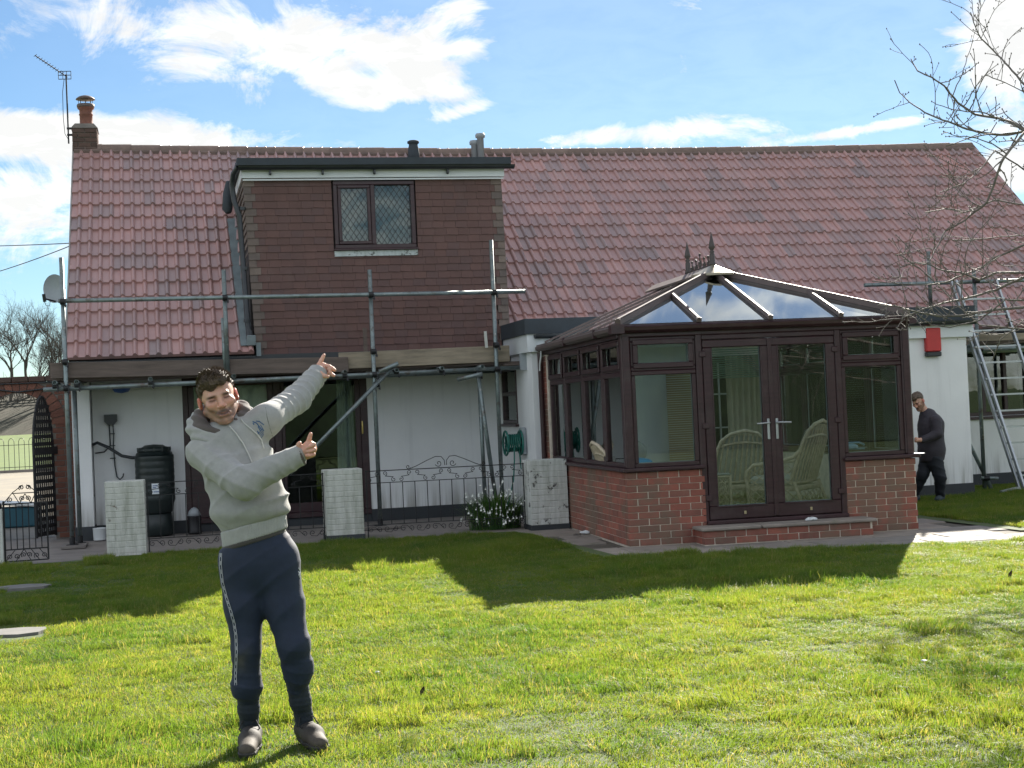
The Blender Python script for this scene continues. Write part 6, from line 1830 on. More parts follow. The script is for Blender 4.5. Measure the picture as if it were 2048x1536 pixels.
# ================================================================== PEOPLE
def smin(a, b, k):
    h = np.clip(.5+.5*(b-a)/k, 0, 1)
    return b*(1-h)+a*h-k*h*(1-h)
def smax(a, b, k): return -smin(-a, -b, k)
def s_cap(P, a, b, r0, r1=None, sq=(1, 1, 1)):
    """tapered capsule; sq squeezes space per axis"""
    r1 = r0 if r1 is None else r1
    sq = np.array(sq, float)
    a = np.array(a, float)*sq; b = np.array(b, float)*sq
    p = P*sq-a; d = b-a
    t = np.clip((p@d)/max(1e-9, d@d), 0, 1)
    return (np.sqrt(((p-t[:, None]*d)**2).sum(1))-(r0+(r1-r0)*t))/sq.max()
def s_ell(P, c, r):
    r = np.array(r, float); q = (P-np.array(c, float))/r
    k0 = np.sqrt((q*q).sum(1)); k1 = np.sqrt(((q/r)**2).sum(1))
    return k0*(k0-1)/np.maximum(k1, 1e-9)
def s_chain(P, pts, rs, k=.02, sq=(1, 1, 1)):
    f = None
    for a, b, r0, r1 in zip(pts, pts[1:], rs, rs[1:]):
        g = s_cap(P, a, b, r0, r1, sq); f = g if f is None else smin(f, g, k)
    return f
def surface_net(fn, lo, hi, res):
    """closed smooth surface of fn<0 sampled on a grid"""
    ax = [np.arange(l, h+res, res) for l, h in zip(lo, hi)]
    nx, ny, nz = map(len, ax)
    V = np.empty((nx, ny, nz), np.float32)
    YY, ZZ = np.meshgrid(ax[1], ax[2], indexing='ij')
    ch = max(1, int(300000/(ny*nz)))
    for i in range(0, nx, ch):
        xs = ax[0][i:i+ch]
        P = np.stack([np.repeat(xs, ny*nz), np.tile(YY.ravel(), len(xs)), np.tile(ZZ.ravel(), len(xs))], 1)
        V[i:i+ch] = fn(P).reshape(len(xs), ny, nz)
    S = V < 0
    corners = [(i, j, k) for i in (0, 1) for j in (0, 1) for k in (0, 1)]
    def C(A, c): return A[c[0]:nx-1+c[0], c[1]:ny-1+c[1], c[2]:nz-1+c[2]]
    cnt = sum(C(S, c).astype(np.int8) for c in corners)
    act = (cnt > 0) & (cnt < 8)
    I = np.argwhere(act)
    acc = np.zeros((len(I), 3)); num = np.zeros(len(I))
    for c0 in corners:
        for d in range(3):
            if c0[d]: continue
            c1 = list(c0); c1[d] = 1
            v0 = V[I[:, 0]+c0[0], I[:, 1]+c0[1], I[:, 2]+c0[2]]; v1 = V[I[:, 0]+c1[0], I[:, 1]+c1[1], I[:, 2]+c1[2]]
            m = (v0 < 0) != (v1 < 0)
            t = np.where(m, v0/np.where(np.abs(v0-v1) < 1e-9, 1, v0-v1), 0)
            pos = np.tile(np.array(c0, float), (len(I), 1)); pos[:, d] += t
            acc[m] += pos[m]; num[m] += 1
    verts = (I+acc/num[:, None])*res+np.array([a[0] for a in ax])
    idx = -np.ones(act.shape, int); idx[I[:, 0], I[:, 1], I[:, 2]] = np.arange(len(I))
    faces = []
    for d in range(3):
        a, b = [q for q in range(3) if q != d]
        s0 = [slice(None)]*3; s1 = [slice(None)]*3
        s0[d] = slice(0, -1); s1[d] = slice(1, None)
        A, B = S[tuple(s0)], S[tuple(s1)]
        E = np.argwhere(A != B)
        sh = act.shape
        ok = (E[:, a] > 0) & (E[:, b] > 0) & (E[:, a] < sh[a]) & (E[:, b] < sh[b]) & (E[:, d] < sh[d])
        E = E[ok]
        ins = A[E[:, 0], E[:, 1], E[:, 2]]
        def cell(da, db):
            q = E.copy(); q[:, a] -= da; q[:, b] -= db
            return idx[q[:, 0], q[:, 1], q[:, 2]]
        q = np.stack([cell(1, 1), cell(0, 1), cell(0, 0), cell(1, 0)], 1)
        fl = ins if d != 1 else ~ins
        q[~fl] = q[~fl][:, ::-1]
        faces.append(q)
    return verts, np.concatenate(faces)
def net_mesh(name, verts, faces, mat_, cols=None):
    me = bpy.data.meshes.new(name)
    me.from_pydata(verts.tolist(), [], faces.tolist())
    me.polygons.foreach_set('use_smooth', [True]*len(me.polygons))
    if cols is not None:
        at = me.color_attributes.new('Col', 'FLOAT_COLOR', 'POINT')
        at.data.foreach_set('color', np.concatenate([cols, np.ones((len(cols), 1))], 1).ravel().astype(np.float32))
    me.materials.append(mat_)
    me.update()
    return me
def vnormals(V, F):
    a = V[F[:, 2]]-V[F[:, 0]]; b = V[F[:, 3]]-V[F[:, 1]]; n = np.cross(a, b)
    N = np.zeros_like(V)
    for k in range(4): np.add.at(N, F[:, k], n)
    return N/np.maximum(1e-12, np.linalg.norm(N, axis=1))[:, None]
def wob(P, f, seed=0):
    """cheap smooth 3-D noise from summed waves"""
    r = np.random.RandomState(seed); s = np.zeros(len(P))
    for i in range(7):
        d = r.normal(size=3); d /= np.linalg.norm(d); s += np.sin(P@d*f*(.6+.9*r.rand())+r.rand()*6.28)
    return s/4.0


def crease(t):
    return (1-np.abs(np.sin(t)))**2.2


def mat_cols(name, rough=.55, sss=0.0, nscale=60, namt=.12, bump=.15, bscale=160, sheen=0.0):
    m = bpy.data.materials.new(name); m.use_nodes = True
    N = NT(m.node_tree); m.node_tree.nodes.clear()
    at = N.n('ShaderNodeAttribute', attribute_name='Col')
    tc = N.n('ShaderNodeTexCoord'); n = N.noise(tc.outputs['Object'], nscale, 4, .6)
    cm = N.n('ShaderNodeVectorMath', operation='SCALE'); N.set(cm, 0, at.outputs['Color']); N.set(cm, 'Scale', N.remap(n, .25, .75, 1-namt, 1+namt))
    b = N.n('ShaderNodeBsdfPrincipled'); N.set(b, 'Base Color', cm.outputs[0]); b.inputs['Roughness'].default_value = rough
    if sss:
        b.inputs['Subsurface Weight'].default_value = sss; b.inputs['Subsurface Radius'].default_value = (.012, .004, .002); b.inputs['Subsurface Scale'].default_value = 1
    if sheen: b.inputs['Sheen Weight'].default_value = sheen; b.inputs['Sheen Roughness'].default_value = .45
    bp = N.n('ShaderNodeBump'); bp.inputs['Strength'].default_value = bump; bp.inputs['Distance'].default_value = .003
    N.set(bp, 'Height', N.noise(tc.outputs['Object'], bscale, 4, .6)); N.set(b, 'Normal', bp.outputs[0])
    o = N.n('ShaderNodeOutputMaterial'); m.node_tree.links.new(b.outputs[0], o.inputs[0])
    return m
M_skin = mat_cols('skin', .5, .25, 90, .08, .12)
M_cloth = mat_cols('sweat_cloth', .92, 0, 30, .10, .35, 240, .25)
M_cloth2 = mat_cols('track_cloth', .75, 0, 40, .14, .25, 200, .06)
M_shoe = mat_cols('shoe_leather', .75, 0, 60, .2, .3, 200)
M_hair = mat('dark_hair', (.035, .025, .018), .5, var=.5, scale=60, c2=(.15, .105, .07), spec=.4, stretch=(1, 1, 1))

SKIN = np.array([.60, .345, .25]); SKIN_R = np.array([.60, .25, .19]); BEARD = np.array([.105, .062, .042]); DARK = np.array([.02, .015, .012]); LIP = np.array([.34, .12, .10])


def rot_axes(tilt, yaw, pitch=0):
    """columns: head's right (image right), back, up in the figure's frame"""
    Rz = np.array([[math.cos(yaw), -math.sin(yaw), 0], [math.sin(yaw), math.cos(yaw), 0], [0, 0, 1]])
    Rx = np.array([[1, 0, 0], [0, math.cos(pitch), -math.sin(pitch)], [0, math.sin(pitch), math.cos(pitch)]])
    Ry = np.array([[math.cos(tilt), 0, -math.sin(tilt)], [0, 1, 0], [math.sin(tilt), 0, math.cos(tilt)]])
    return Ry@Rz@Rx
def head_sdf(P):
    S = lambda *a: [(a[0]*s, *a[1:]) for s in (-1, 1)]
    f = s_ell(P, (0, .018, .045), (.076, .094, .088))
    f = smin(f, s_ell(P, (0, -.030, -.012), (.060, .062, .085)), .03)
    for s in (-1, 1):
        f = smin(f, s_cap(P, (s*.056, .005, -.050), (s*.020, -.062, -.103), .022, .017), .025)      # jaw
        f = smin(f, s_ell(P, (s*.040, -.064, -.022), (.024, .020, .020)), .018)                     # smiling cheek
    f = smin(f, s_ell(P, (0, -.070, -.108), (.024, .019, .019)), .016)
    f = smin(f, s_cap(P, (-.030, -.079, .022), (.030, -.079, .022), .012), .016)                    # brow
    for s in (-1, 1): f = smax(f, -s_ell(P, (s*.031, -.098, .003), (.020, .021, .013)), .009)       # sockets
    for s in (-1, 1): f = smin(f, s_ell(P, (s*.031, -.074, .002), (.016, .013, .012)), .004)        # lids
    for s in (-1, 1): f = smax(f, -s_cap(P, (s*.021, -.0895, -.001), (s*.042, -.083, .000), .0022), .002)
    f = smin(f, s_cap(P, (0, -.083, .012), (0, -.108, -.030), .008, .012), .010)                    # nose
    for s in (-1, 1): f = smin(f, s_ell(P, (s*.013, -.096, -.035), (.009, .011, .008)), .006)
    f = smin(f, s_ell(P, (0, -.074, -.068), (.030, .022, .024)), .018)                              # mouth mound
    f = smin(f, s_cap(P, (-.020, -.090, -.064), (.020, -.090, -.064), .005), .005)
    f = smin(f, s_cap(P, (-.016, -.090, -.078), (.016, -.090, -.078), .006), .005)
    for s in (-1, 1):
        f = smax(f, -s_cap(P, (0, -.1005, -.0725), (s*.028, -.088, -.0600), .0026), .004)             # smile line
        f = smax(f, -s_cap(P, (s*.020, -.094, -.040), (s*.035, -.080, -.066), .0030), .006)         # fold beside the nose
    for s in (-1, 1):
        e = s_ell(P, (s*.080, .014, -.004), (.010, .021, .032)); e = smax(e, -s_ell(P, (s*.090, .006, .0), (.008, .012, .020)), .004)
        f = smin(f, e, .006)
    f = smin(f, s_cap(P, (0, .025, -.07), (0, .045, -.20), .055, .060), .025)
    return f
def head_cols(Q):
    n = len(Q); c = np.tile(SKIN, (n, 1))
    def blend(mask, colr): 
        m = np.clip(mask, 0, 1)[:, None]; return c*(1-m)+colr*m
    x, y, z = Q.T; ax = np.abs(x)
    c = blend(np.exp(-(((ax-.042)/.022)**2+((z+.022)/.018)**2))*.45*(y < 0), SKIN_R)
    c = blend(np.exp(-((ax/.014)**2+((z+.030)/.02)**2))*.5*(y < -.08), SKIN_R)
    c = blend(np.clip((ax-.070)/.006, 0, 1)*(z < .04)*.7, np.array([.62, .15, .11]))  # ears redder: backlight glow painted into the skin colour
    jaw = np.clip((-.046-z+.35*np.maximum(0, ax-.02)+.010*np.sin(ax*300)*0)/.012, 0, 1)*np.clip((.035-y)/.02, 0, 1)
    side = np.clip((ax-.055)/.008, 0, 1)*np.clip((.01-z)/.02, 0, 1)*np.clip((.01-y)/.02, 0, 1)
    moust = np.exp(-((ax/.034)**4+((z+.055+.25*ax)/.0085)**2))*(y < -.07)
    c = blend(np.clip(jaw*.9+side*.8, 0, .82)*(.75+.25*wob(Q, 220, 5))*(z > -.135), BEARD); c = blend(moust*.85, BEARD*.8)
    c = blend(np.exp(-((ax/.025)**4+((z+.0735-.30*ax)/.0070)**2))*(y < -.075)*.9, LIP)
    c = blend(np.exp(-((ax/.029)**6+((z+.0725-.42*ax*ax/.026)/.0032)**2))*(y < -.07), DARK*1.5)  # near-black line between the lips paints the crease shade
    brow = np.exp(-(((ax-.033)/.020)**4+((z-.0185+.10*(ax-.03))/.0066)**2))*(y < -.05)
    c = blend(np.exp(-(((ax-.031)/.021)**4+((z-.004)/.015)**4))*(y < -.05)*.45, np.array([.22, .10, .07])); c = blend(brow*.97, DARK*1.3)  # darker skin round the eyes paints socket shade; then the brows
    white = np.exp(-(((ax-.0315)/.012)**4+((z+.0030)/.0028)**2))*(y < -.06); c = blend(white*.35, np.array([.55, .45, .42]))
    eye = np.exp(-(((ax-.0315)/.0145)**4+((z-.0002-.15*np.abs(ax-.0315))/.0044)**2))*(y < -.06)
    c = blend(eye, DARK)
    lid = np.exp(-(((ax-.031)/.017)**4+((z-.002)/.012)**2))*(y < -.06)*.35
    c = blend(lid, SKIN_R*.75)
    c = blend(np.clip((z-.045)/.03, 0, 1)*(y > -.045), np.array([.10, .07, .05]))
    return c


def build_head(parent_pts, C, R_, res=.0026, fade=True, hair=(1, 0), name='head'):
    """returns verts, faces, colours of a head placed at C with axes R_"""
    V, F = surface_net(head_sdf, (-.1, -.13, -.21), (.1, .13, .14), res)
    cols = head_cols(V)
    return V@R_.T+C, F, cols
def hair_sdf(P):
    top = s_ell(P, (0, .016, .050), (.080, .099, .094))
    top = smin(top, s_ell(P, (.0, -.035, .098), (.058, .055, .038)), .03)
    top = smin(top, s_ell(P, (.01, -.055, .082), (.052, .046, .030)), .02)
    w = .0022*wob(P, 150, 3)+.0014*wob(P, 300, 5)+.0012*np.sin(P[:, 0]*520+6*wob(P, 40, 2))
    top = top+w*np.clip((P[:, 2]-.01)/.04, .15, 1)
    # hairline: a sloping plane in front, cropped sides, fringe dipping to one side
    line = (.050+.010*np.sin(P[:, 0]*110+1)+.50*np.clip(P[:, 0]+.005, 0, .07)-P[:, 2])-np.clip(P[:, 1]+.055, 0, .2)*1.05
    line = np.maximum(line, -.2)
    side = -.058-P[:, 2]
    f = smax(top, np.maximum(line*.8, side), .006)
    return f


def man():
    root = thing('person', 'man in grey hoodie and navy joggers pointing up at the roof with both hands', 'person', (.449, 6.676, 0), -CAM_YAW)
    cy_, sy_ = math.cos(CAM_YAW), math.sin(CAM_YAW)
    def J(px, py, dd=0.0):
        r = ray(px, py); fw = r.x*sy_+r.y*cy_; ri = r.x*cy_-r.y*sy_
        t = (6.6+dd)/fw
        return np.array([ri*t+1.10, dd, CAM_H+r.z*t])
    # joints
    HC = J(436, 797, .0)
    RH = rot_axes(.25, .26, .12)@np.diag([1.03, .98, .92])
    neck = J(462, 868, .06)
    shR, elR, wrR = J(405, 905, .0), J(487, 968, -.20), J(597, 912, -.16)          # arm on the picture's left
    shL, elL, wrL = J(535, 838, .03), J(592, 800, .28), J(634, 750, .46)           # raised arm
    chest, belly, hem = J(470, 915, .03), J(497, 1000, .02), J(507, 1060, .02)
    hipA, kneeA, ankA = J(478, 1110, .02), J(487, 1300, -.03), J(498, 1442, .03)
    hipB, kneeB, ankB = J(560, 1100, .02), J(588, 1290, -.04), J(607, 1430, .05)
    # ---- body under the clothes: one skin surface with head and hands
    def body(P):
        f = s_chain(P, [neck, chest, belly, hem], [.06, .125, .12, .125], .05, (1, 1.25, 1))
        f = smin(f, s_cap(P, shR, shL, .055), .05)
        for a, b, c in ((shR, elR, wrR), (shL, elL, wrL)): f = smin(f, s_chain(P, [a, b, c], [.05, .038, .027]), .02)
        for a, b, c in ((hipA, kneeA, ankA), (hipB, kneeB, ankB)): f = smin(f, s_chain(P, [a, b, c], [.06, .045, .036]), .03)
        return smin(f, s_cap(P, neck, HC+RH@np.array([0, .03, -.08]), .055, .052), .03)
    Vb, Fb = surface_net(body, (-.42, -.32, .05), (.35, .60, 1.76), .014)
    parts = [(Vb, Fb, np.tile(SKIN, (len(Vb), 1)))]
    parts.append(build_head(None, HC, RH))
    # ---- hands
    def hand(w, palm, fingers, thumb, prad=.030, pt=.017):
        w = np.array(w); palm = [np.array(q) for q in palm]
        def f(P):
            g = s_cap(P, w, (palm[0]+palm[-1])/2, .026, .026)
            for q in palm: g = smin(g, s_cap(P, w*.55+q*.45, q, pt+.002, .013), .012)
            for fg in fingers:
                rs = [.0112, .0100, .0090, .0078][:len(fg)]
                g = smin(g, s_chain(P, [np.array(x) for x in fg], rs, .002), .0035)
            g = smin(g, s_chain(P, [np.array(x) for x in thumb], [.016, .0125, .0105, .009][:len(thumb)], .004), .008)
            return g
        allp = np.array([w]+palm+[x for fg in fingers for x in fg]+list(thumb))
        V, F = surface_net(f, allp.min(0)-.04, allp.max(0)+.04, .0022)
        c = np.tile(SKIN*1.02, (len(V), 1)); n = wob(V, 160, 4)[:, None]*.5+.5
        c = c*(1-.25*n)+SKIN_R*.25*n
        return V, F, c
    # raised hand: index straight up, the others loosely open to the right
    k1, k2, k3, k4 = J(638, 730, .48), J(647, 731, .49), J(653, 739, .50), J(655, 748, .50)
    parts.append(hand(wrL, [k1, k2, k3, k4],
        [[k1, J(642, 721, .485), J(645.5, 714.5, .49), J(647.5, 710.5, .493)],
         [k2, J(658, 733, .46), J(665, 737, .45), J(669, 740, .452)],
         [k3, J(659, 739, .455), J(660, 745, .45), J(655, 748, .46)],
         [k4, J(659, 748, .46), J(664, 749.5, .45), J(667, 751, .45)]],
        [J(634, 745, .45), J(640, 747, .42), J(648, 752, .41), J(655, 753, .415)]))
    # lower hand: index up, thumb cocked to the left, other fingers folded
    q1, q2, q3, q4 = J(617, 885, -.17), J(624, 890, -.165), J(626, 899, -.16), J(624, 909, -.16)
    parts.append(hand(wrR, [q1, q2, q3, q4],
        [[q1, J(618.5, 877, -.175), J(620, 871.5, -.178), J(621, 868, -.18)],
         [q2, J(627, 889, -.20), J(620, 893, -.212), J(615, 896, -.205)],
         [q3, J(628, 899, -.197), J(621, 902, -.21), J(615, 903, -.20)],
         [q4, J(626, 909, -.192), J(619, 911, -.205), J(613, 911, -.195)]],
        [J(600, 901, -.165), J(598, 893, -.175), J(597.5, 889, -.18), J(599, 886.5, -.182)]))
    V = []; F = []; Cc = []; o = 0
    for v, f, c in parts: V.append(v); F.append(f+o); Cc.append(c); o += len(v)
    me = net_mesh('body', np.concatenate(V), np.concatenate(F), M_skin, np.concatenate(Cc))
    b = bpy.data.objects.new('body', me); col.objects.link(b); b.parent = root
    # ---- eyes: a glint in the slits
    # ---- hair
    Vh, Fh = surface_net(hair_sdf, (-.11, -.13, -.08), (.11, .14, .17), .0030)
    mb = MB(); rr = random.Random(6); RHm = RH
    Nn = vnormals(Vh, Fh); sel = np.random.RandomState(1).choice(len(Vh), 6500)
    me = net_mesh('hair', Vh@RH.T+HC, Fh, M_hair); h = bpy.data.objects.new('hair', me); col.objects.link(h); h.parent = root
    for i in sel:
        p = Vh[i]; 
        if p[2] < .03: continue
        d = Nn[i]*.30+np.array([.35*math.sin(p[0]*90+p[1]*50)+rr.uniform(-.25, .25)+.2, -.55+.3*math.sin(p[1]*110)+rr.uniform(-.2, .2), .30]); d /= np.linalg.norm(d); L = rr.uniform(.010, .024)*(1.2 if p[2] > .09 else .5)
        t = np.cross(d, [rr.random(), rr.random(), rr.random()]); t /= np.linalg.norm(t)+1e-9
        a = [p-t*.0006, p+t*.0006, p+d*L*.6+t*.0004, p+d*L+Nn[i]*-.003]
        a = [tuple(RHm@q+HC) for q in a]; mb.add(a, [(0, 1, 2), (0, 2, 3)])
    mb.build('hair_strands', M_hair, root, kind='stuff')
    # ---- hoodie
    def arm_t(P, a, b): 
        d = b-a; return np.clip(((P-a)@d)/(d@d), 0, 1)
    GREY = np.array([.34, .345, .335])
    def hoodie(P):
        # torso, wider at chest, loose over the waist
        f = s_chain(P, [J(468, 905, .035), J(482, 950, .03), J(500, 1010, .01), J(507, 1050, .015)], [.150, .148, .146, .136], .05, (1, 1.32, 1))
        f = smin(f, s_cap(P, shR+np.array([.02, 0, 0]), shL+np.array([-.01, 0, -.005]), .066, .060), .06)
        f = smin(f, s_cap(P, neck+np.array([-.01, .0, .0]), neck+np.array([-.02, .0, -.06]), .085, .11), .05)
        # blouse of cloth over the waistband
        f = smin(f, s_ell(P, J(501, 1022, .0), (.172, .130, .055)), .04)
        f = smax(f, (J(507, 1049, 0)[2]-P[:, 2])+(P[:, 0]-J(507, 1049, 0)[0])*.26, .02)
        # sleeves
        t1 = arm_t(P, shR, elR); t2 = arm_t(P, elR, wrR); t3 = arm_t(P, shL, elL); t4 = arm_t(P, elL, wrL)
        fold = lambda t, n, am, ph: am*np.sin(t*n+ph)
        fa = s_chain(P, [shR+np.array([-.005, 0, -.0]), elR, wrR+(elR-wrR)*.05], [.070, .064, .047], .03)
        fa = fa - .011*crease(P@np.array([24., 8., 36.])+2.4*wob(P, 9, 2))*np.clip(1.1-t2*1.2, 0, 1)*(.5+.5*wob(P, 10, 31)) - .006*crease(P@np.array([60., 0, 26.])+wob(P, 20, 4))*t2
        fb = s_chain(P, [shL, elL, wrL+(elL-wrL)*.04], [.066, .058, .048], .03)
        ax2 = (wrL-elL)/np.linalg.norm(wrL-elL); s2 = (P-shL)@ax2
        fb = fb - .011*crease(s2*62+2.0*wob(P, 13, 5))*np.clip((s2-.06)/.08, 0, 1)*(.65+.35*wob(P, 17, 33))
        f = smin(f, fa, .022); f = smin(f, fb, .05)
        # folds across the body, dragged from the raised shoulder and towards the bent elbow
        w = -.024*crease(P@np.array([-13., 4., 21.])+2.6*wob(P, 6.5, 8))*np.clip(.25+.8*wob(P, 7, 41), 0, 1)-.016*crease(P@np.array([20., 5., 26.])+2.6*wob(P, 8, 9))*np.clip(.2+.9*wob(P, 7, 42), 0, 1)+.002*wob(P, 30, 44)
        z0 = P[:, 2]
        f = f + w*np.clip((1.42-z0)/.2, .1, 1)*.8
        return f
    V_, F_ = surface_net(hoodie, (-.42, -.34, .88), (.34, .60, 1.78), .0068)
    c = np.tile(GREY, (len(V_), 1)); n = (wob(V_, 22, 3)*.5+.5)[:, None]; c = c*(1-.07*n)
    dirt = np.clip(wob(V_, 9, 12)-.55, 0, 1)[:, None]*.25; c = c*(1-dirt)+np.array([.20, .16, .12])*dirt
    me = net_mesh('hoodie', V_, F_, M_cloth, c); hd = bpy.data.objects.new('hoodie', me); col.objects.link(hd); hd.parent = root
    # hood bunched round the neck, its brown lining showing
    hc = J(446, 858, .055)
    tor = []; tin = []
    for k in range(26):
        an = 2*PI*k/26
        x = .118*math.cos(an); y = .092*math.sin(an)
        z = .050*math.sin(an)+.030*abs(math.cos(an))
        tor.append(hc+np.array([x-.004, y, z+.10*x])); tin.append(hc+np.array([x*.88, y*.86-.008, z+.026+.10*x]))
    def hood(P):
        f = None
        for i in range(26):
            an = 2*PI*i/26; r = .029+.016*max(0, math.sin(an))+.010*max(0, -math.cos(an))
            g = s_cap(P, tor[i], tor[(i+1) % 26], r); f = g if f is None else smin(f, g, .012)
        return f + .004*np.sin(P@np.array([70., 60., 120.])+2*wob(P, 20, 4))
    V_, F_ = surface_net(hood, (-.42, -.18, 1.26), (.08, .28, 1.66), .0062)
    me = net_mesh('hood', V_, F_, M_cloth, np.tile(GREY*1.0, (len(V_), 1))); o = bpy.data.objects.new('hood', me); col.objects.link(o); o.parent = root
    def lin(P):
        f = None
        for i in range(26):
            an = 2*PI*i/26; r = .024+.012*max(0, math.sin(an))+.008*max(0, -math.cos(an))
            g = s_cap(P, tin[i], tin[(i+1) % 26], r); f = g if f is None else smin(f, g, .012)
        return f + .003*np.sin(P@np.array([60., 80., 100.])+2*wob(P, 25, 6))
    V_, F_ = surface_net(lin, (-.42, -.18, 1.26), (.08, .28, 1.68), .0062)
    me = net_mesh('hood_lining', V_, F_, M_cloth, np.tile(np.array([.10, .085, .078]), (len(V_), 1))); o = bpy.data.objects.new('hood_lining', me); col.objects.link(o); o.parent = root
    # waistband and cuffs: ribbed bands
    def band(name, pts, rs, sq, cl, rib=260, lo=None, hi=None, res=.005, k=.01, amp=.0016, cut=None):
        pts = [np.array(q) for q in pts]; A = np.array(pts)
        ax_ = (pts[-1]-pts[0])/np.linalg.norm(pts[-1]-pts[0])
        def f(P):
            g = s_chain(P, pts, rs, k, sq)
            s_ = (P-pts[0])@ax_; L = np.linalg.norm(pts[-1]-pts[0])
            g = smax(g, np.maximum(-s_, s_-L), .006)
            th = np.arctan2((P-pts[0])@np.cross(ax_, [0, 1, .01]), (P-pts[0])@np.array([0, 1, 0]))
            return g + amp*np.sin(th*rib)
        m_ = max(rs)+.03
        V1, F1 = surface_net(f, A.min(0)-m_, A.max(0)+m_, res)
        me = net_mesh(name, V1, F1, M_cloth, np.tile(cl, (len(V1), 1))); o = bpy.data.objects.new(name, me); col.objects.link(o); o.parent = root
    hq = J(508, 1060, .012)
    def wb(P):
        g = s_chain(P, [J(503, 1020, .012), J(513, 1100, .012)], [.150, .146], .02, (1, 1.28, 1))
        s_ = (P[:, 2]-hq[2])-(P[:, 0]-hq[0])*.26
        g = smax(g, np.abs(s_)-.037, .010)
        return g + .0014*np.sin(np.arctan2(P[:, 1]-hq[1], P[:, 0]-hq[0])*90)
    V1, F1 = surface_net(wb, hq-np.array([.2, .17, .11]), hq+np.array([.2, .17, .11]), .0045)
    me = net_mesh('waistband', V1, F1, M_cloth, np.tile(GREY*1.02, (len(V1), 1))); o = bpy.data.objects.new('waistband', me); col.objects.link(o); o.parent = root
    def ts(P): return smax(s_chain(P, [J(503, 1060, .012), J(513, 1100, .012)], [.1475, .147], .02, (1, 1.28, 1)), np.abs((P[:, 2]-hq[2]+.042)-(P[:, 0]-hq[0])*.26)-.011, .004)
    V1, F1 = surface_net(ts, hq-np.array([.2, .17, .14]), hq+np.array([.2, .17, .08]), .0055)
    me = net_mesh('undershirt_hem', V1, F1, M_cloth, np.tile(np.array([.06, .055, .05]), (len(V1), 1))); o = bpy.data.objects.new('undershirt_hem', me); col.objects.link(o); o.parent = root
    band('cuff', [wrL+(elL-wrL)*.13, wrL+(elL-wrL)*.0], [.0475, .043], (1, 1, 1), GREY*1.0, 22, res=.0035, amp=.0008)
    band('cuff', [wrR+(elR-wrR)*.02, wrR+(elR-wrR)*-.06], [.0475, .045], (1, 1, 1), np.array([.10, .088, .08]), 22, res=.0035, amp=.0008)
    # cord of the hood, printed mark on the chest
    mb = MB()
    def surf(px, py, dd0=-.30):
        """first point of the hoodie met along the sight line"""
        ds = np.arange(dd0, .3, .003); Q = np.array([J(px, py, d) for d in ds]); hit = np.where(hoodie(Q) < 0)[0]
        if len(hit): return Q[hit[0]]+np.array([0, -.002, 0])
        return J(px, py, 0)
    for pl in ([(482, 838), (488, 846), (500, 856), (514, 868), (523, 880), (528, 897)], [(459, 852), (470, 864), (486, 886), (497, 908), (504, 925)]):
        pts = [surf(*q)+np.array([0, -.004, 0]) for q in pl]; mb.tube([tuple(p) for p in pts], .0032, 6)
    mb.build('hood_cord', mat('cord', (.50, .50, .47), .8), root)
    for pl in ([(531, 815), (534, 835), (540, 858), (547, 880)],):
        pts = []
        for a, b in zip(pl, pl[1:]):
            for k in range(3): pts.append(surf(a[0]+(b[0]-a[0])*k/3, a[1]+(b[1]-a[1])*k/3))
        if max(np.linalg.norm(p-q) for p, q in zip(pts, pts[1:])) < .06:
            mb = MB(); mb.tube([tuple(p+np.array([0, .0012, 0])) for p in pts], .0022, 5); mb.build('seam', MATS.get('seam_grey') or mat('seam_grey', (.17, .17, .16), .9), root)
    mb = MB()
    def quad(a, b, w):
        p, q = surf(*a), surf(*b); d = (q-p)/np.linalg.norm(q-p); t = np.cross(d, [0, 1, 0]); t /= np.linalg.norm(t)
        z = np.array([0, -.0025, 0]); mb.add([tuple(p-t*w+z), tuple(p+t*w+z), tuple(q+t*w+z), tuple(q-t*w+z)], [(0, 1, 2, 3)])
    for a, b, w in (((505, 843), (513, 846), .0022), ((506, 846), (518, 868), .0022), ((512, 842), (520, 843), .0020), ((513, 846), (524, 860), .0022), ((519, 843), (528, 850), .0018),
                    ((516, 853), (521, 862), .0018), ((521, 850), (528, 862), .0016)): quad(a, b, w)
    for k in range(4): quad((517.5+k*1.6, 866+k*3.3), (526+k*.6, 857+k*3.6), .0011)
    mb.build('chest_print', mat('print_blue', (.03, .10, .24), .8), root)
    # ---- joggers
    NAVY = np.array([.010, .020, .046])
    shinA, shinB = J(496, 1395, -.0), J(594, 1375, .01)
    def jog(P):
        f = s_chain(P, [J(511, 1085, .015), J(518, 1125, .015)], [.143, .158], .04, (1, 1.28, 1))
        f = smin(f, s_chain(P, [J(484, 1120, .015), J(489, 1210, .0), J(492, 1300, -.03), J(493, 1372, -.01), shinA], [.103, .086, .060, .062, .045], .03, (1, .95, 1)), .03)
        f = smin(f, s_chain(P, [J(553, 1115, .015), J(568, 1210, .0), J(587, 1290, -.04), J(595, 1345, -.01), shinB], [.100, .086, .068, .058, .043], .03, (1, .95, 1)), .03)
        f = smin(f, s_ell(P, J(598, 1330, -.02), (.062, .058, .045)), .03)
        f = smin(f, s_ell(P, J(494, 1378, -.01), (.064, .062, .035)), .02)
        w = -.012*crease(P@np.array([17., 9., 5.])+2.2*wob(P, 5, 21))*np.clip(.1+.8*wob(P, 6, 51), 0, 1)-.010*crease(P@np.array([-14., 0, 22.])+2.2*wob(P, 7, 22))*np.clip(.0+.9*wob(P, 7, 52), 0, 1)
        low = np.clip((.55-P[:, 2])/.3, 0, 1)
        f = smax(f, (P[:, 2]-hq[2]+.038)-(P[:, 0]-hq[0])*.26, .01)
        f = f + w*(.6+.6*low) - .005*low*crease(P@np.array([12., 0, 45.])+1.8*wob(P, 11, 25))
        return f
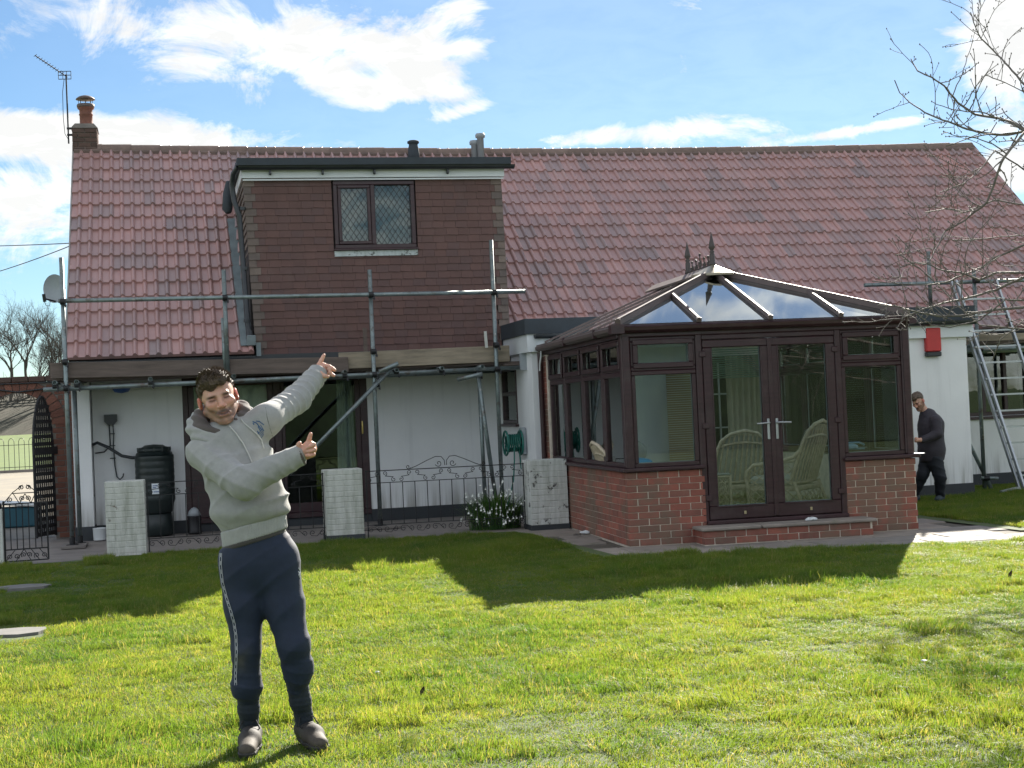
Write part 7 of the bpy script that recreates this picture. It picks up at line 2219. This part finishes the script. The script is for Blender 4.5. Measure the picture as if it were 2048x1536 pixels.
    V_, F_ = surface_net(jog, (-.32, -.26, .13), (.24, .26, 1.02), .0068)
    c = np.tile(NAVY, (len(V_), 1))
    kp = J(489, 1310, 0); m = np.exp(-(((V_[:, 0]-kp[0])/.035)**2+((V_[:, 2]-kp[2])/.05)**2))*(V_[:, 1] < 0)*np.clip(.8+wob(V_, 60, 2), 0, 1)
    c = c*(1-.6*m[:, None])+np.array([.10, .095, .075])*.6*m[:, None]
    me = net_mesh('joggers', V_, F_, M_cloth2, c); o = bpy.data.objects.new('joggers', me); col.objects.link(o); o.parent = root
    def jsurf(px, py):
        for d in np.arange(-.25, .3, .003):
            p = J(px, py, d)
            if jog(p[None])[0] < 0: return p+np.array([0, -.002, 0])
        return None
    # taped side stripe with a printed repeat
    mb = MB(); mw = MB(); prev = None
    path = [(437, 1098), (436, 1130), (440, 1165), (448, 1195), (456, 1220), (463, 1245), (467, 1270), (468, 1300), (467, 1330), (466, 1355), (467, 1375)]
    dense = []
    for a, b in zip(path, path[1:]):
        for k in range(4): dense.append((a[0]+(b[0]-a[0])*k/4+1.2, a[1]+(b[1]-a[1])*k/4))
    pts = [(q, jsurf(q[0]+1.5, q[1]), jsurf(q[0]+6.5, q[1])) for q in dense]; pts = [(a, b) for _, a, b in pts if a is not None and b is not None]
    for i, ((a, b), (c_, d_)) in enumerate(zip(pts, pts[1:])):
        e = lambda p, q, t: tuple(p+(q-p)*t+np.array([-.001, -.0025, 0]))
        mw.add([e(a, b, 0), e(a, b, .16), e(c_, d_, .16), e(c_, d_, 0)], [(0, 1, 2, 3)]); mw.add([e(a, b, .84), e(a, b, 1), e(c_, d_, 1), e(c_, d_, .84)], [(0, 1, 2, 3)])
        if i % 2 == 0: mw.add([e(a, b, .40), e(a, b, .62), e(c_, d_, .62), e(c_, d_, .40)], [(0, 1, 2, 3)])
    mw.build('side_stripe', mat('tape_white', (.55, .57, .6), .7), root)
    mb = MB()
    for a, b in (((597, 1136), (600, 1142)), ((600, 1142), (597, 1149)), ((597, 1149), (600, 1156)), ((596, 1143), (600, 1149))):
        p, q = jsurf(*a), jsurf(*b)
        if p is not None and q is not None: mb.tube([tuple(p), tuple(q)], .0035, 5)
    mb.build('thigh_mark', mat('mark_white', (.7, .72, .75), .6), root)
    # ---- socks
    for nm, a, b, c_ in (('sock', shinA, ankA, J(498, 1452, .03)), ('sock', shinB, ankB, J(608, 1445, .05))):
        def sk(P, a=a, b=b, c_=c_): return s_chain(P, [a+np.array([0, 0, .03]), (a+b)/2, b, c_], [.050, .046, .038, .040], .02)+.0008*np.sin(P[:, 2]*260+wob(P, 30, 3))
        A = np.array([a, b, c_]); V_, F_ = surface_net(sk, A.min(0)-.08, A.max(0)+.08, .005)
        me = net_mesh(nm, V_, F_, M_cloth2, np.tile(np.array([.012, .02, .032]), (len(V_), 1))); o = bpy.data.objects.new(nm, me); col.objects.link(o); o.parent = root
    # ---- shoes: toes towards the camera, one turned out to the right
    for (ank, toe) in ((J(500, 1458, .03), J(494, 1493, -.19)), (J(606, 1450, .05), J(640, 1485, -.13))):
        ank = ank.copy(); toe = toe.copy(); g0 = .012
        heel = ank+np.array([0, .05, 0]); heel[2] = g0+.035; toe[2] = g0+.030
        d = toe-heel; d[2] = 0; L = np.linalg.norm(d); d /= L; sd_ = np.array([-d[1], d[0], 0])
        mid = heel+d*L*.55; mid[2] = g0+.042
        def upper(P, heel=heel, mid=mid, toe=toe, ank=ank):
            f = s_chain(P, [heel+np.array([0, 0, .01]), mid, toe-np.array([0, 0, .0])], [.038, .043, .036], .03, (1, 1, 1.15))
            f = smin(f, s_cap(P, heel*.4+ank*.6, mid+np.array([0, 0, .012]), .044, .034), .03)
            f = smax(f, (g0+.010)-P[:, 2], .004)
            return f
        def sole(P, heel=heel, mid=mid, toe=toe):
            f = s_chain(P, [heel, mid, toe], [.044, .050, .043], .03, (1, 1, .8))
            f = smax(f, P[:, 2]-(g0+.022), .004); f = smax(f, .001-P[:, 2], .003)
            return f+.0016*np.sin(P@np.array([230., 230., 0.]))
        A = np.array([heel, mid, toe, ank])
        V_, F_ = surface_net(upper, A.min(0)-.07, A.max(0)+.07, .0045)
        c = np.tile(np.array([.050, .042, .034]), (len(V_), 1))*(1+.35*wob(V_, 60, 3)[:, None]); s_ = (V_-heel)@d/L
        dk = np.clip((V_[:, 2]-.075)/.02, 0, 1)[:, None]*.75; c = c*(1-dk)+np.array([.03, .028, .026])*dk
        tp = np.clip((s_-.72)/.1, 0, 1)[:, None]*.5; c = c*(1-tp)+np.array([.10, .082, .062])*tp
        me = net_mesh('shoe', V_, F_, M_shoe, c); o = bpy.data.objects.new('shoe', me); col.objects.link(o); o.parent = root
        V_, F_ = surface_net(sole, A.min(0)-.07, A.max(0)+.07, .0045)
        me = net_mesh('sole', V_, F_, M_shoe, np.tile(np.array([.035, .033, .03]), (len(V_), 1))); so_ = bpy.data.objects.new('sole', me); col.objects.link(so_); so_.parent = o
        mb = MB()
        for k in range(5):
            p = mid*(1-k*.16)+(heel*.25+ank*.75)*(k*.16)+np.array([0, 0, .040-.002*k])+d*.01
            z = 1 if k % 2 else -1
            mb.tube([tuple(p-sd_*.026+d*.008*z+np.array([0, 0, -.012])), tuple(p+np.array([0, 0, .004])), tuple(p+sd_*.026-d*.008*z+np.array([0, 0, -.012]))], .0038, 5)
        p = mid*.4+ank*.6+np.array([0, 0, .045])
        for s in (-1, 1): mb.tube([tuple(p), tuple(p+sd_*.03*s+np.array([0, 0, .012])), tuple(p+sd_*.045*s+d*.02+np.array([0, 0, -.02])), tuple(p+sd_*.03*s+d*.03+np.array([0, 0, -.03]))], .0035, 5)
        mb.build('laces', mat('lace', (.02, .02, .02), .8), o)
man()


def man2():
    # figure stepping out from behind the conservatory, looking down at his hand
    D0 = 19.6
    root = thing('person', 'man in dark jacket and dark trousers walking out from behind the conservatory', 'person', (9.94, 17.80, 0), -CAM_YAW)
    cy_, sy_ = math.cos(CAM_YAW), math.sin(CAM_YAW)
    def J(px, py, dd=0.0):
        r = ray(px, py); fw = r.x*sy_+r.y*cy_; ri = r.x*cy_-r.y*sy_; t = (D0+dd)/fw
        return np.array([ri*t-5.579, dd, CAM_H+r.z*t])
    HC = J(1837, 803, .0); R_ = rot_axes(.12, -.85, .42)@np.diag([.92, .92, .92])
    neck, chest, hip = J(1853, 828, .05), J(1861, 850, .05), J(1866, 905, .05)
    def body(P):
        f = s_chain(P, [neck, chest, hip], [.06, .12, .12], .05)
        f = smin(f, s_chain(P, [J(1870, 842, -.12), J(1873, 872, -.18), J(1843, 880, -.22)], [.05, .04, .03]), .03)
        f = smin(f, s_chain(P, [J(1858, 842, .15), J(1850, 880, .2), J(1838, 884, .1)], [.05, .04, .03]), .03)
        f = smin(f, s_chain(P, [J(1868, 915, -.02), J(1880, 955, -.05), J(1880, 992, .05)], [.08, .055, .04]), .03)
        f = smin(f, s_chain(P, [J(1858, 915, .1), J(1846, 950, .05), J(1832, 985, .15)], [.08, .055, .04]), .03)
        f = smin(f, s_cap(P, neck, HC+R_@np.array([0, .03, -.08]), .05), .03)
        h = J(1835, 880, -.25)
        for k in range(4): f = smin(f, s_chain(P, [h+np.array([.01, 0, -.018+.012*k]), h+np.array([-.03, -.02, -.018+.012*k]), h+np.array([-.02, -.045, -.018+.012*k])], [.010, .009, .008]), .005)
        f = smin(f, s_cap(P, J(1843, 880, -.22), h, .028, .026), .01); f = smin(f, s_cap(P, h+np.array([.01, 0, .02]), h+np.array([-.03, -.03, .035]), .012, .009), .006)
        return f
    V1, F1 = surface_net(body, (-.42, -.36, .03), (.22, .36, 1.44), .009)
    V2, F2 = surface_net(head_sdf, (-.1, -.13, -.21), (.1, .13, .14), .0045); c2 = head_cols(V2)
    me = net_mesh('body', np.concatenate([V1, V2@R_.T+HC]), np.concatenate([F1, F2+len(V1)]), M_skin, np.concatenate([np.tile(SKIN, (len(V1), 1)), c2]))
    o = bpy.data.objects.new('body', me); col.objects.link(o); o.parent = root
    Vh, Fh = surface_net(hair_sdf, (-.11, -.13, -.08), (.11, .14, .17), .005)
    me = net_mesh('hair', Vh@R_.T+HC, Fh, M_hair); o = bpy.data.objects.new('hair', me); col.objects.link(o); o.parent = root
    JK = np.array([.035, .030, .040])
    def jacket(P):
        f = s_chain(P, [J(1856, 832, .05), J(1862, 850, .05), J(1864, 900, .05), J(1864, 915, .05)], [.105, .165, .170, .160], .05, (1, 1.0, 1))
        f = smin(f, s_chain(P, [J(1872, 842, -.12), J(1876, 868, -.18), J(1846, 880, -.21)], [.075, .065, .045]), .03)
        f = smin(f, s_chain(P, [J(1858, 842, .15), J(1852, 880, .2), J(1842, 884, .1)], [.07, .06, .045]), .03)
        f = smin(f, s_ell(P, neck+np.array([.03, .04, .02]), (.10, .09, .05)), .02)
        f = smax(f, J(1864, 922, 0)[2]-P[:, 2], .01)
        return f-.010*crease(P@np.array([14., 8., 24.])+2*wob(P, 7, 3))*np.clip(.5+.6*wob(P, 6, 8), 0, 1)
    V1, F1 = surface_net(jacket, (-.36, -.34, .50), (.30, .42, 1.36), .0105)
    me = net_mesh('jacket', V1, F1, M_cloth2, np.tile(JK, (len(V1), 1))); o = bpy.data.objects.new('jacket', me); col.objects.link(o); o.parent = root
    def tr(P):
        f = s_chain(P, [J(1865, 905, .05), J(1865, 918, .05)], [.14, .13], .03)
        f = smin(f, s_chain(P, [J(1870, 918, -.02), J(1881, 955, -.05), J(1881, 995, .05)], [.105, .078, .058]), .03)
        f = smin(f, s_chain(P, [J(1856, 918, .1), J(1846, 950, .05), J(1832, 984, .15)], [.105, .075, .056]), .03)
        return f-.008*crease(P@np.array([12., 8., 30.])+2*wob(P, 7, 7))
    V1, F1 = surface_net(tr, (-.42, -.3, .05), (.25, .4, .82), .0105)
    me = net_mesh('trousers', V1, F1, M_cloth2, np.tile(np.array([.008, .011, .018]), (len(V1), 1))); o = bpy.data.objects.new('trousers', me); col.objects.link(o); o.parent = root
    for a, b in ((J(1884, 1000, .10), J(1876, 1006, -.12)), (J(1834, 990, .2), J(1824, 994, .02))):
        a[2] = .045; b[2] = .04
        def sh(P, a=a, b=b): return smax(s_cap(P, a, b, .045, .040), .002-P[:, 2], .004)
        A = np.array([a, b]); V1, F1 = surface_net(sh, A.min(0)-.07, A.max(0)+.07, .008)
        me = net_mesh('shoe', V1, F1, M_shoe, np.tile(np.array([.03, .045, .05]), (len(V1), 1))); o = bpy.data.objects.new('shoe', me); col.objects.link(o); o.parent = root
man2()
# ================================================================== TREES
def twig_chain(rnd, p, d, L, n, wig, droop=0):
    pts = [p.copy()]; q = p.copy(); dd = d.normalized()
    for i in range(n):
        dd = (dd+Vector((rnd.uniform(-wig, wig), rnd.uniform(-wig, wig), rnd.uniform(-wig, wig)-droop))).normalized()
        q = q+dd*(L/n); pts.append(q.copy())
    return pts
def near_tree():
    rnd = random.Random(17)
    base = Vector((9.45, 11.6, 0))
    T = thing('bare_tree', 'leafless tree reaching its budded branches in from the right edge', 'tree', tuple(base)); O = tuple(base)
    V0 = 11.8
    mb = MB(); top = Vector((9.2, 11.7, 1.5)); RS = 1.0
    mb.tube([base-Vector((0, 0, .1)), base+Vector((-.04, 0, .25)), base+Vector((-.12, .05, .8)), top, Vector((9.1, 11.8, 2.2)), Vector((9.3, 11.9, 3.2)), Vector((9.2, 12.1, 4.4)), Vector((9.4, 12.2, 5.6))], [.17, .13, .115, .105, .09, .07, .045, .015], 12); mb.build('trunk', M_bark, T, off=O)
    # main limbs by the line they take across the view, each at its own distance
    limbs = [
        ([(2140, 330), (2048, 262), (2030, 247), (2000, 238), (1950, 228), (1915, 205), (1888, 172), (1864, 155), (1835, 142), (1822, 118)], 11.6, .020),
        ([(2140, 290), (2048, 262), (2015, 270), (1980, 268), (1935, 258), (1885, 240), (1850, 225), (1820, 205), (1800, 185), (1789, 160)], 12.1, .019),
        ([(2150, 250), (2048, 168), (2010, 125), (1990, 105), (1965, 80), (1955, 65), (1948, 45), (1941, 25)], 11.9, .016),
        ([(2150, 240), (2048, 185), (2010, 165), (1970, 150)], 12.4, .011),
        ([(2170, 360), (2048, 265), (2005, 320), (1975, 405), (1930, 440), (1890, 462), (1872, 498), (1858, 525), (1845, 530)], 11.4, .018),
        ([(2200, 560), (2048, 545), (1990, 545), (1960, 560), (1920, 545), (1880, 540), (1855, 528), (1830, 525), (1800, 535)], 11.9, .018),
        ([(2180, 590), (2048, 555), (1990, 580), (1940, 595), (1890, 605), (1850, 618), (1800, 637), (1760, 640)], 12.2, .018),
        ([(2190, 600), (2048, 615), (1985, 620), (1930, 630), (1880, 633), (1840, 625), (1790, 612), (1755, 610)], 11.7, .020),
        ([(1960, 650), (1920, 615), (1885, 580), (1850, 545), (1820, 525), (1800, 510)], 11.9, .011),
        ([(2190, 480), (2048, 490), (1990, 515), (1965, 535), (1930, 548), (1890, 565), (1850, 570), (1800, 568), (1745, 562)], 12.0, .014),
        ([(2150, 430), (2048, 410), (1990, 400), (1930, 425), (1890, 418), (1850, 425)], 12.3, .012),
        ([(2120, 380), (2048, 340), (1990, 300), (1960, 340), (1930, 365), (1880, 385)], 12.5, .012),
        ([(2140, 660), (2048, 600), (2010, 600), (1960, 640), (1900, 655), (1862, 650), (1830, 625)], 11.5, .014),
        ([(2130, 700), (2048, 640), (2000, 680), (1985, 720)], 11.6, .011),
        ([(2150, 520), (2048, 470), (1985, 475), (1940, 480), (1905, 480)], 12.2, .010)]
    k = 0
    for px, v, r in limbs:
        pts = []
        for i, (a, b) in enumerate(px):
            vv = v+.25*math.sin(i*1.1+v*3)
            pts.append(at_v(a, b, vv))
        att = Vector((9.12+rnd.uniform(-.05, .05), 11.8, min(3.4, max(1.2, pts[0].z-.25))))
        pts = [att]+pts
        # smooth subdivision with small kinks at the nodes
        fine = []
        for a, b in zip(pts, pts[1:]):
            n = max(1, int((b-a).length/.07))
            for i in range(n): fine.append(a.lerp(b, i/n)+Vector((rnd.uniform(-1, 1), rnd.uniform(-1, 1), rnd.uniform(-1, 1)))*.004)
        fine.append(pts[-1]); m = len(fine)
        rs = [max(.0048, RS*r*(1.15-.95*i/m)) for i in range(m)]
        mb = MB(); mb.tube(fine, rs, 7)
        # side shoots, short spurs with buds
        for i in range(3, m-1):
            if rnd.random() < .68:
                p = fine[i]; t = (fine[i+1]-fine[i]).normalized(); side = Vector((rnd.uniform(-1, 1), rnd.uniform(-1, 1), rnd.uniform(-.3, 1.1)))
                side = (side-t*side.dot(t)).normalized(); d = t*.5+side
                L = rnd.choice([.05, .08, .12, .2, .34, .5, .7])*(1 if i > m*.25 else .6)
                ch = twig_chain(rnd, p, d, L, max(2, int(L/.05)), .22)
                r0 = min(rs[i]*.6, .0050+.010*L)
                mb.tube(ch, [max(.0028, r0*(1-.6*q/len(ch))) for q in range(len(ch))], 5)
                mb.sphere(ch[-1], .0062, 5, 4, sz=1.5)
                for q in range(1, len(ch)-1):
                    if rnd.random() < .6:
                        e = Vector((rnd.uniform(-1, 1), rnd.uniform(-1, 1), rnd.uniform(-.2, 1))).normalized(); l2 = rnd.choice([.02, .03, .06, .12, .18])*(.5+L)
                        c2 = twig_chain(rnd, ch[q], (ch[q+1]-ch[q]).normalized()*.6+e, l2, max(1, int(l2/.05)), .25)
                        mb.tube(c2, [max(.0024, r0*.5)]*len(c2), 4); mb.sphere(c2[-1], .0055, 5, 4, sz=1.5)
        mb.build('branch', M_bark, T, off=O)
near_tree()


def far_trees():
    rnd = random.Random(33)
    M_far = mat('far_bark', (.075, .065, .055), .9, var=.3)
    specs = [(-16.5, 128, 10.5, 'tall bare tree beyond the arch wall, left of the two on the skyline'), (-13.6, 127, 9.6, 'bare tree with a forked trunk beyond the arch wall'), (-11.2, 129, 8.2, 'bare rounded tree beyond the wall, close to the scaffold board'),
             (-8.6, 131, 7.8, 'smaller bare tree partly behind the scaffold pole'), (-20, 127, 9.5, 'bare tree beyond the left edge of the arch wall'), (-5.5, 126, 7, 'bare tree hidden behind the left gable'), (-24, 130, 11, 'tall bare tree far to the left')]
    specs = [(at_v(px, 745, v).x, v, h, lab) for (px, v, h, lab) in ((20, 118, 7.2, 'tall bare tree on the skyline near the left edge'), (58, 121, 7.6, 'bare tree with spreading crown, the middle one above the arch wall'), (98, 119, 6.2, 'lower bare tree above the arch, nearest the scaffold board'), (118, 125, 6.6, 'bare tree partly behind the left scaffold pole'), (-35, 120, 7.6, 'bare tree just outside the left edge'), (170, 122, 6.5, 'bare tree behind the left gable'), (76, 128, 5.2, 'short thin bare tree between two taller ones on the skyline'))]
    for (u, v, h, lab) in specs:
        b = Vector((u, v, 4.2)); T = thing('bare_tree', lab, 'tree', tuple(b), 0, 'bare trees on the bank beyond the wall')
        tr = MB(); cr = MB()
        def grow(p, d, L, r, lev, mb):
            n = 4 if lev < 3 else 2
            ch = twig_chain(rnd, p, d, L, n, .13+.05*lev, -.02)
            mb.tube(ch, [r*(1-.45*i/n) for i in range(n+1)], 5 if lev < 2 else 3, caps=False, smooth=False)
            if lev >= 5: return
            nb = (3, 5, 5, 4, 4)[lev]
            for k in range(nb):
                t = rnd.uniform(.35, 1.0) if k else 1.0
                i = min(n, max(1, int(t*n+.5))); q = ch[i]
                up = (ch[i]-ch[i-1]).normalized(); s = Vector((rnd.uniform(-1, 1), rnd.uniform(-1, 1), rnd.uniform(-.1, .7))).normalized()
                grow(q, up*.9+s*(.75 if lev else .5), L*rnd.uniform(.58, .80), r*.5, lev+1, cr)
        grow(Vector((0, 0, -.3)), Vector((rnd.uniform(-.06, .06), 0, 1)), h*.40, .16, 0, tr)
        tr.build('trunk', M_far, T); cr.build('crown', M_far, T)
    # scrub along the bank top
    mb = MB()
    for k in range(900):
        p = Vector((rnd.uniform(-40, 4), rnd.uniform(116, 124), 3.6+rnd.uniform(0, .6))); d = Vector((rnd.uniform(-.6, .6), 0, 1)); ch = twig_chain(rnd, p, d, rnd.uniform(.8, 2.4), 3, .35)
        mb.tube(ch, [.03, .02, .015, .01], 3, caps=False, smooth=False)
    o = mb.build('scrub', M_far); o['kind'] = 'stuff'
far_trees()


def garden_behind():
    """unseen garden mirrored in the panes; the hedge is added to darken reflections"""
    rnd = random.Random(9); M_far2 = mat('garden_bark', (.035, .03, .025), .95, var=.3)
    mb = MB(); nu, nv = 90, 12; vs = []
    for i in range(nu):
        for j in range(nv):
            a = i/(nu-1); u = -26+60*a; z = 3.4*j/(nv-1); b = .5*mnoise.noise(Vector((u*.6, z*.8, 1)))+.3*mnoise.noise(Vector((u*2, z*2, 4)))
            vs.append((u, -13-u*.12+b-.25*(j/(nv-1))**2, z*(1+.12*mnoise.noise(Vector((u*.5, 0, 8))))))
    fs = [(i*nv+j, i*nv+j+1, (i+1)*nv+j+1, (i+1)*nv+j) for i in range(nu-1) for j in range(nv-1)]
    mb.add(vs, fs, True)
    top = [vs[i*nv+nv-1] for i in range(nu)]; mb.add(top+[(x, y-1.2, z) for x, y, z in top]+[(x, y-1.3, 0) for x, y, z in top], [(i, i+1, nu+i+1, nu+i) for i in range(nu-1)]+[(nu+i, nu+i+1, 2*nu+i+1, 2*nu+i) for i in range(nu-1)])
    o = mb.build('hedge', mat('hedge_green', (.018, .03, .014), .95, var=.5, scale=2.5, bump=.8)); tag(o, 'tall dark unseen hedge, added to darken the window reflections', 'hedge')
    for (u, v, h) in ((-3, -9, 9), (3.5, -11, 10), (14, -10, 8.5)):
        T = thing('bare_tree', {-3: 'bare garden tree facing the left of the house', 3.5: 'tallest bare garden tree facing the conservatory', 14: 'bare garden tree facing the right end of the house'}[u], 'tree', (u, v, 0), 0, 'bare garden trees facing the house')
        tr = MB(); cr = MB()
        def grow(p, d, L, r, lev, mb):
            ch = twig_chain(rnd, p, d, L, 4, .12+.05*lev, -.02); mb.tube(ch, [r*(1-.12*i) for i in range(5)], 5, caps=False, smooth=False)
            if lev >= 4: return
            for k in range((4, 4, 3, 3)[lev]):
                q = ch[rnd.randint(2, 4)]; s = Vector((rnd.uniform(-1, 1), rnd.uniform(-1, 1), rnd.uniform(-.1, .6))).normalized(); grow(q, d.normalized()*.8+s*.8, L*rnd.uniform(.55, .75), r*.5, lev+1, cr)
        grow(Vector((0, 0, 0)), Vector((.05, 0, 1)), h*.38, .17, 0, tr); tr.build('trunk', M_far2, T); cr.build('crown', M_far2, T)
garden_behind()
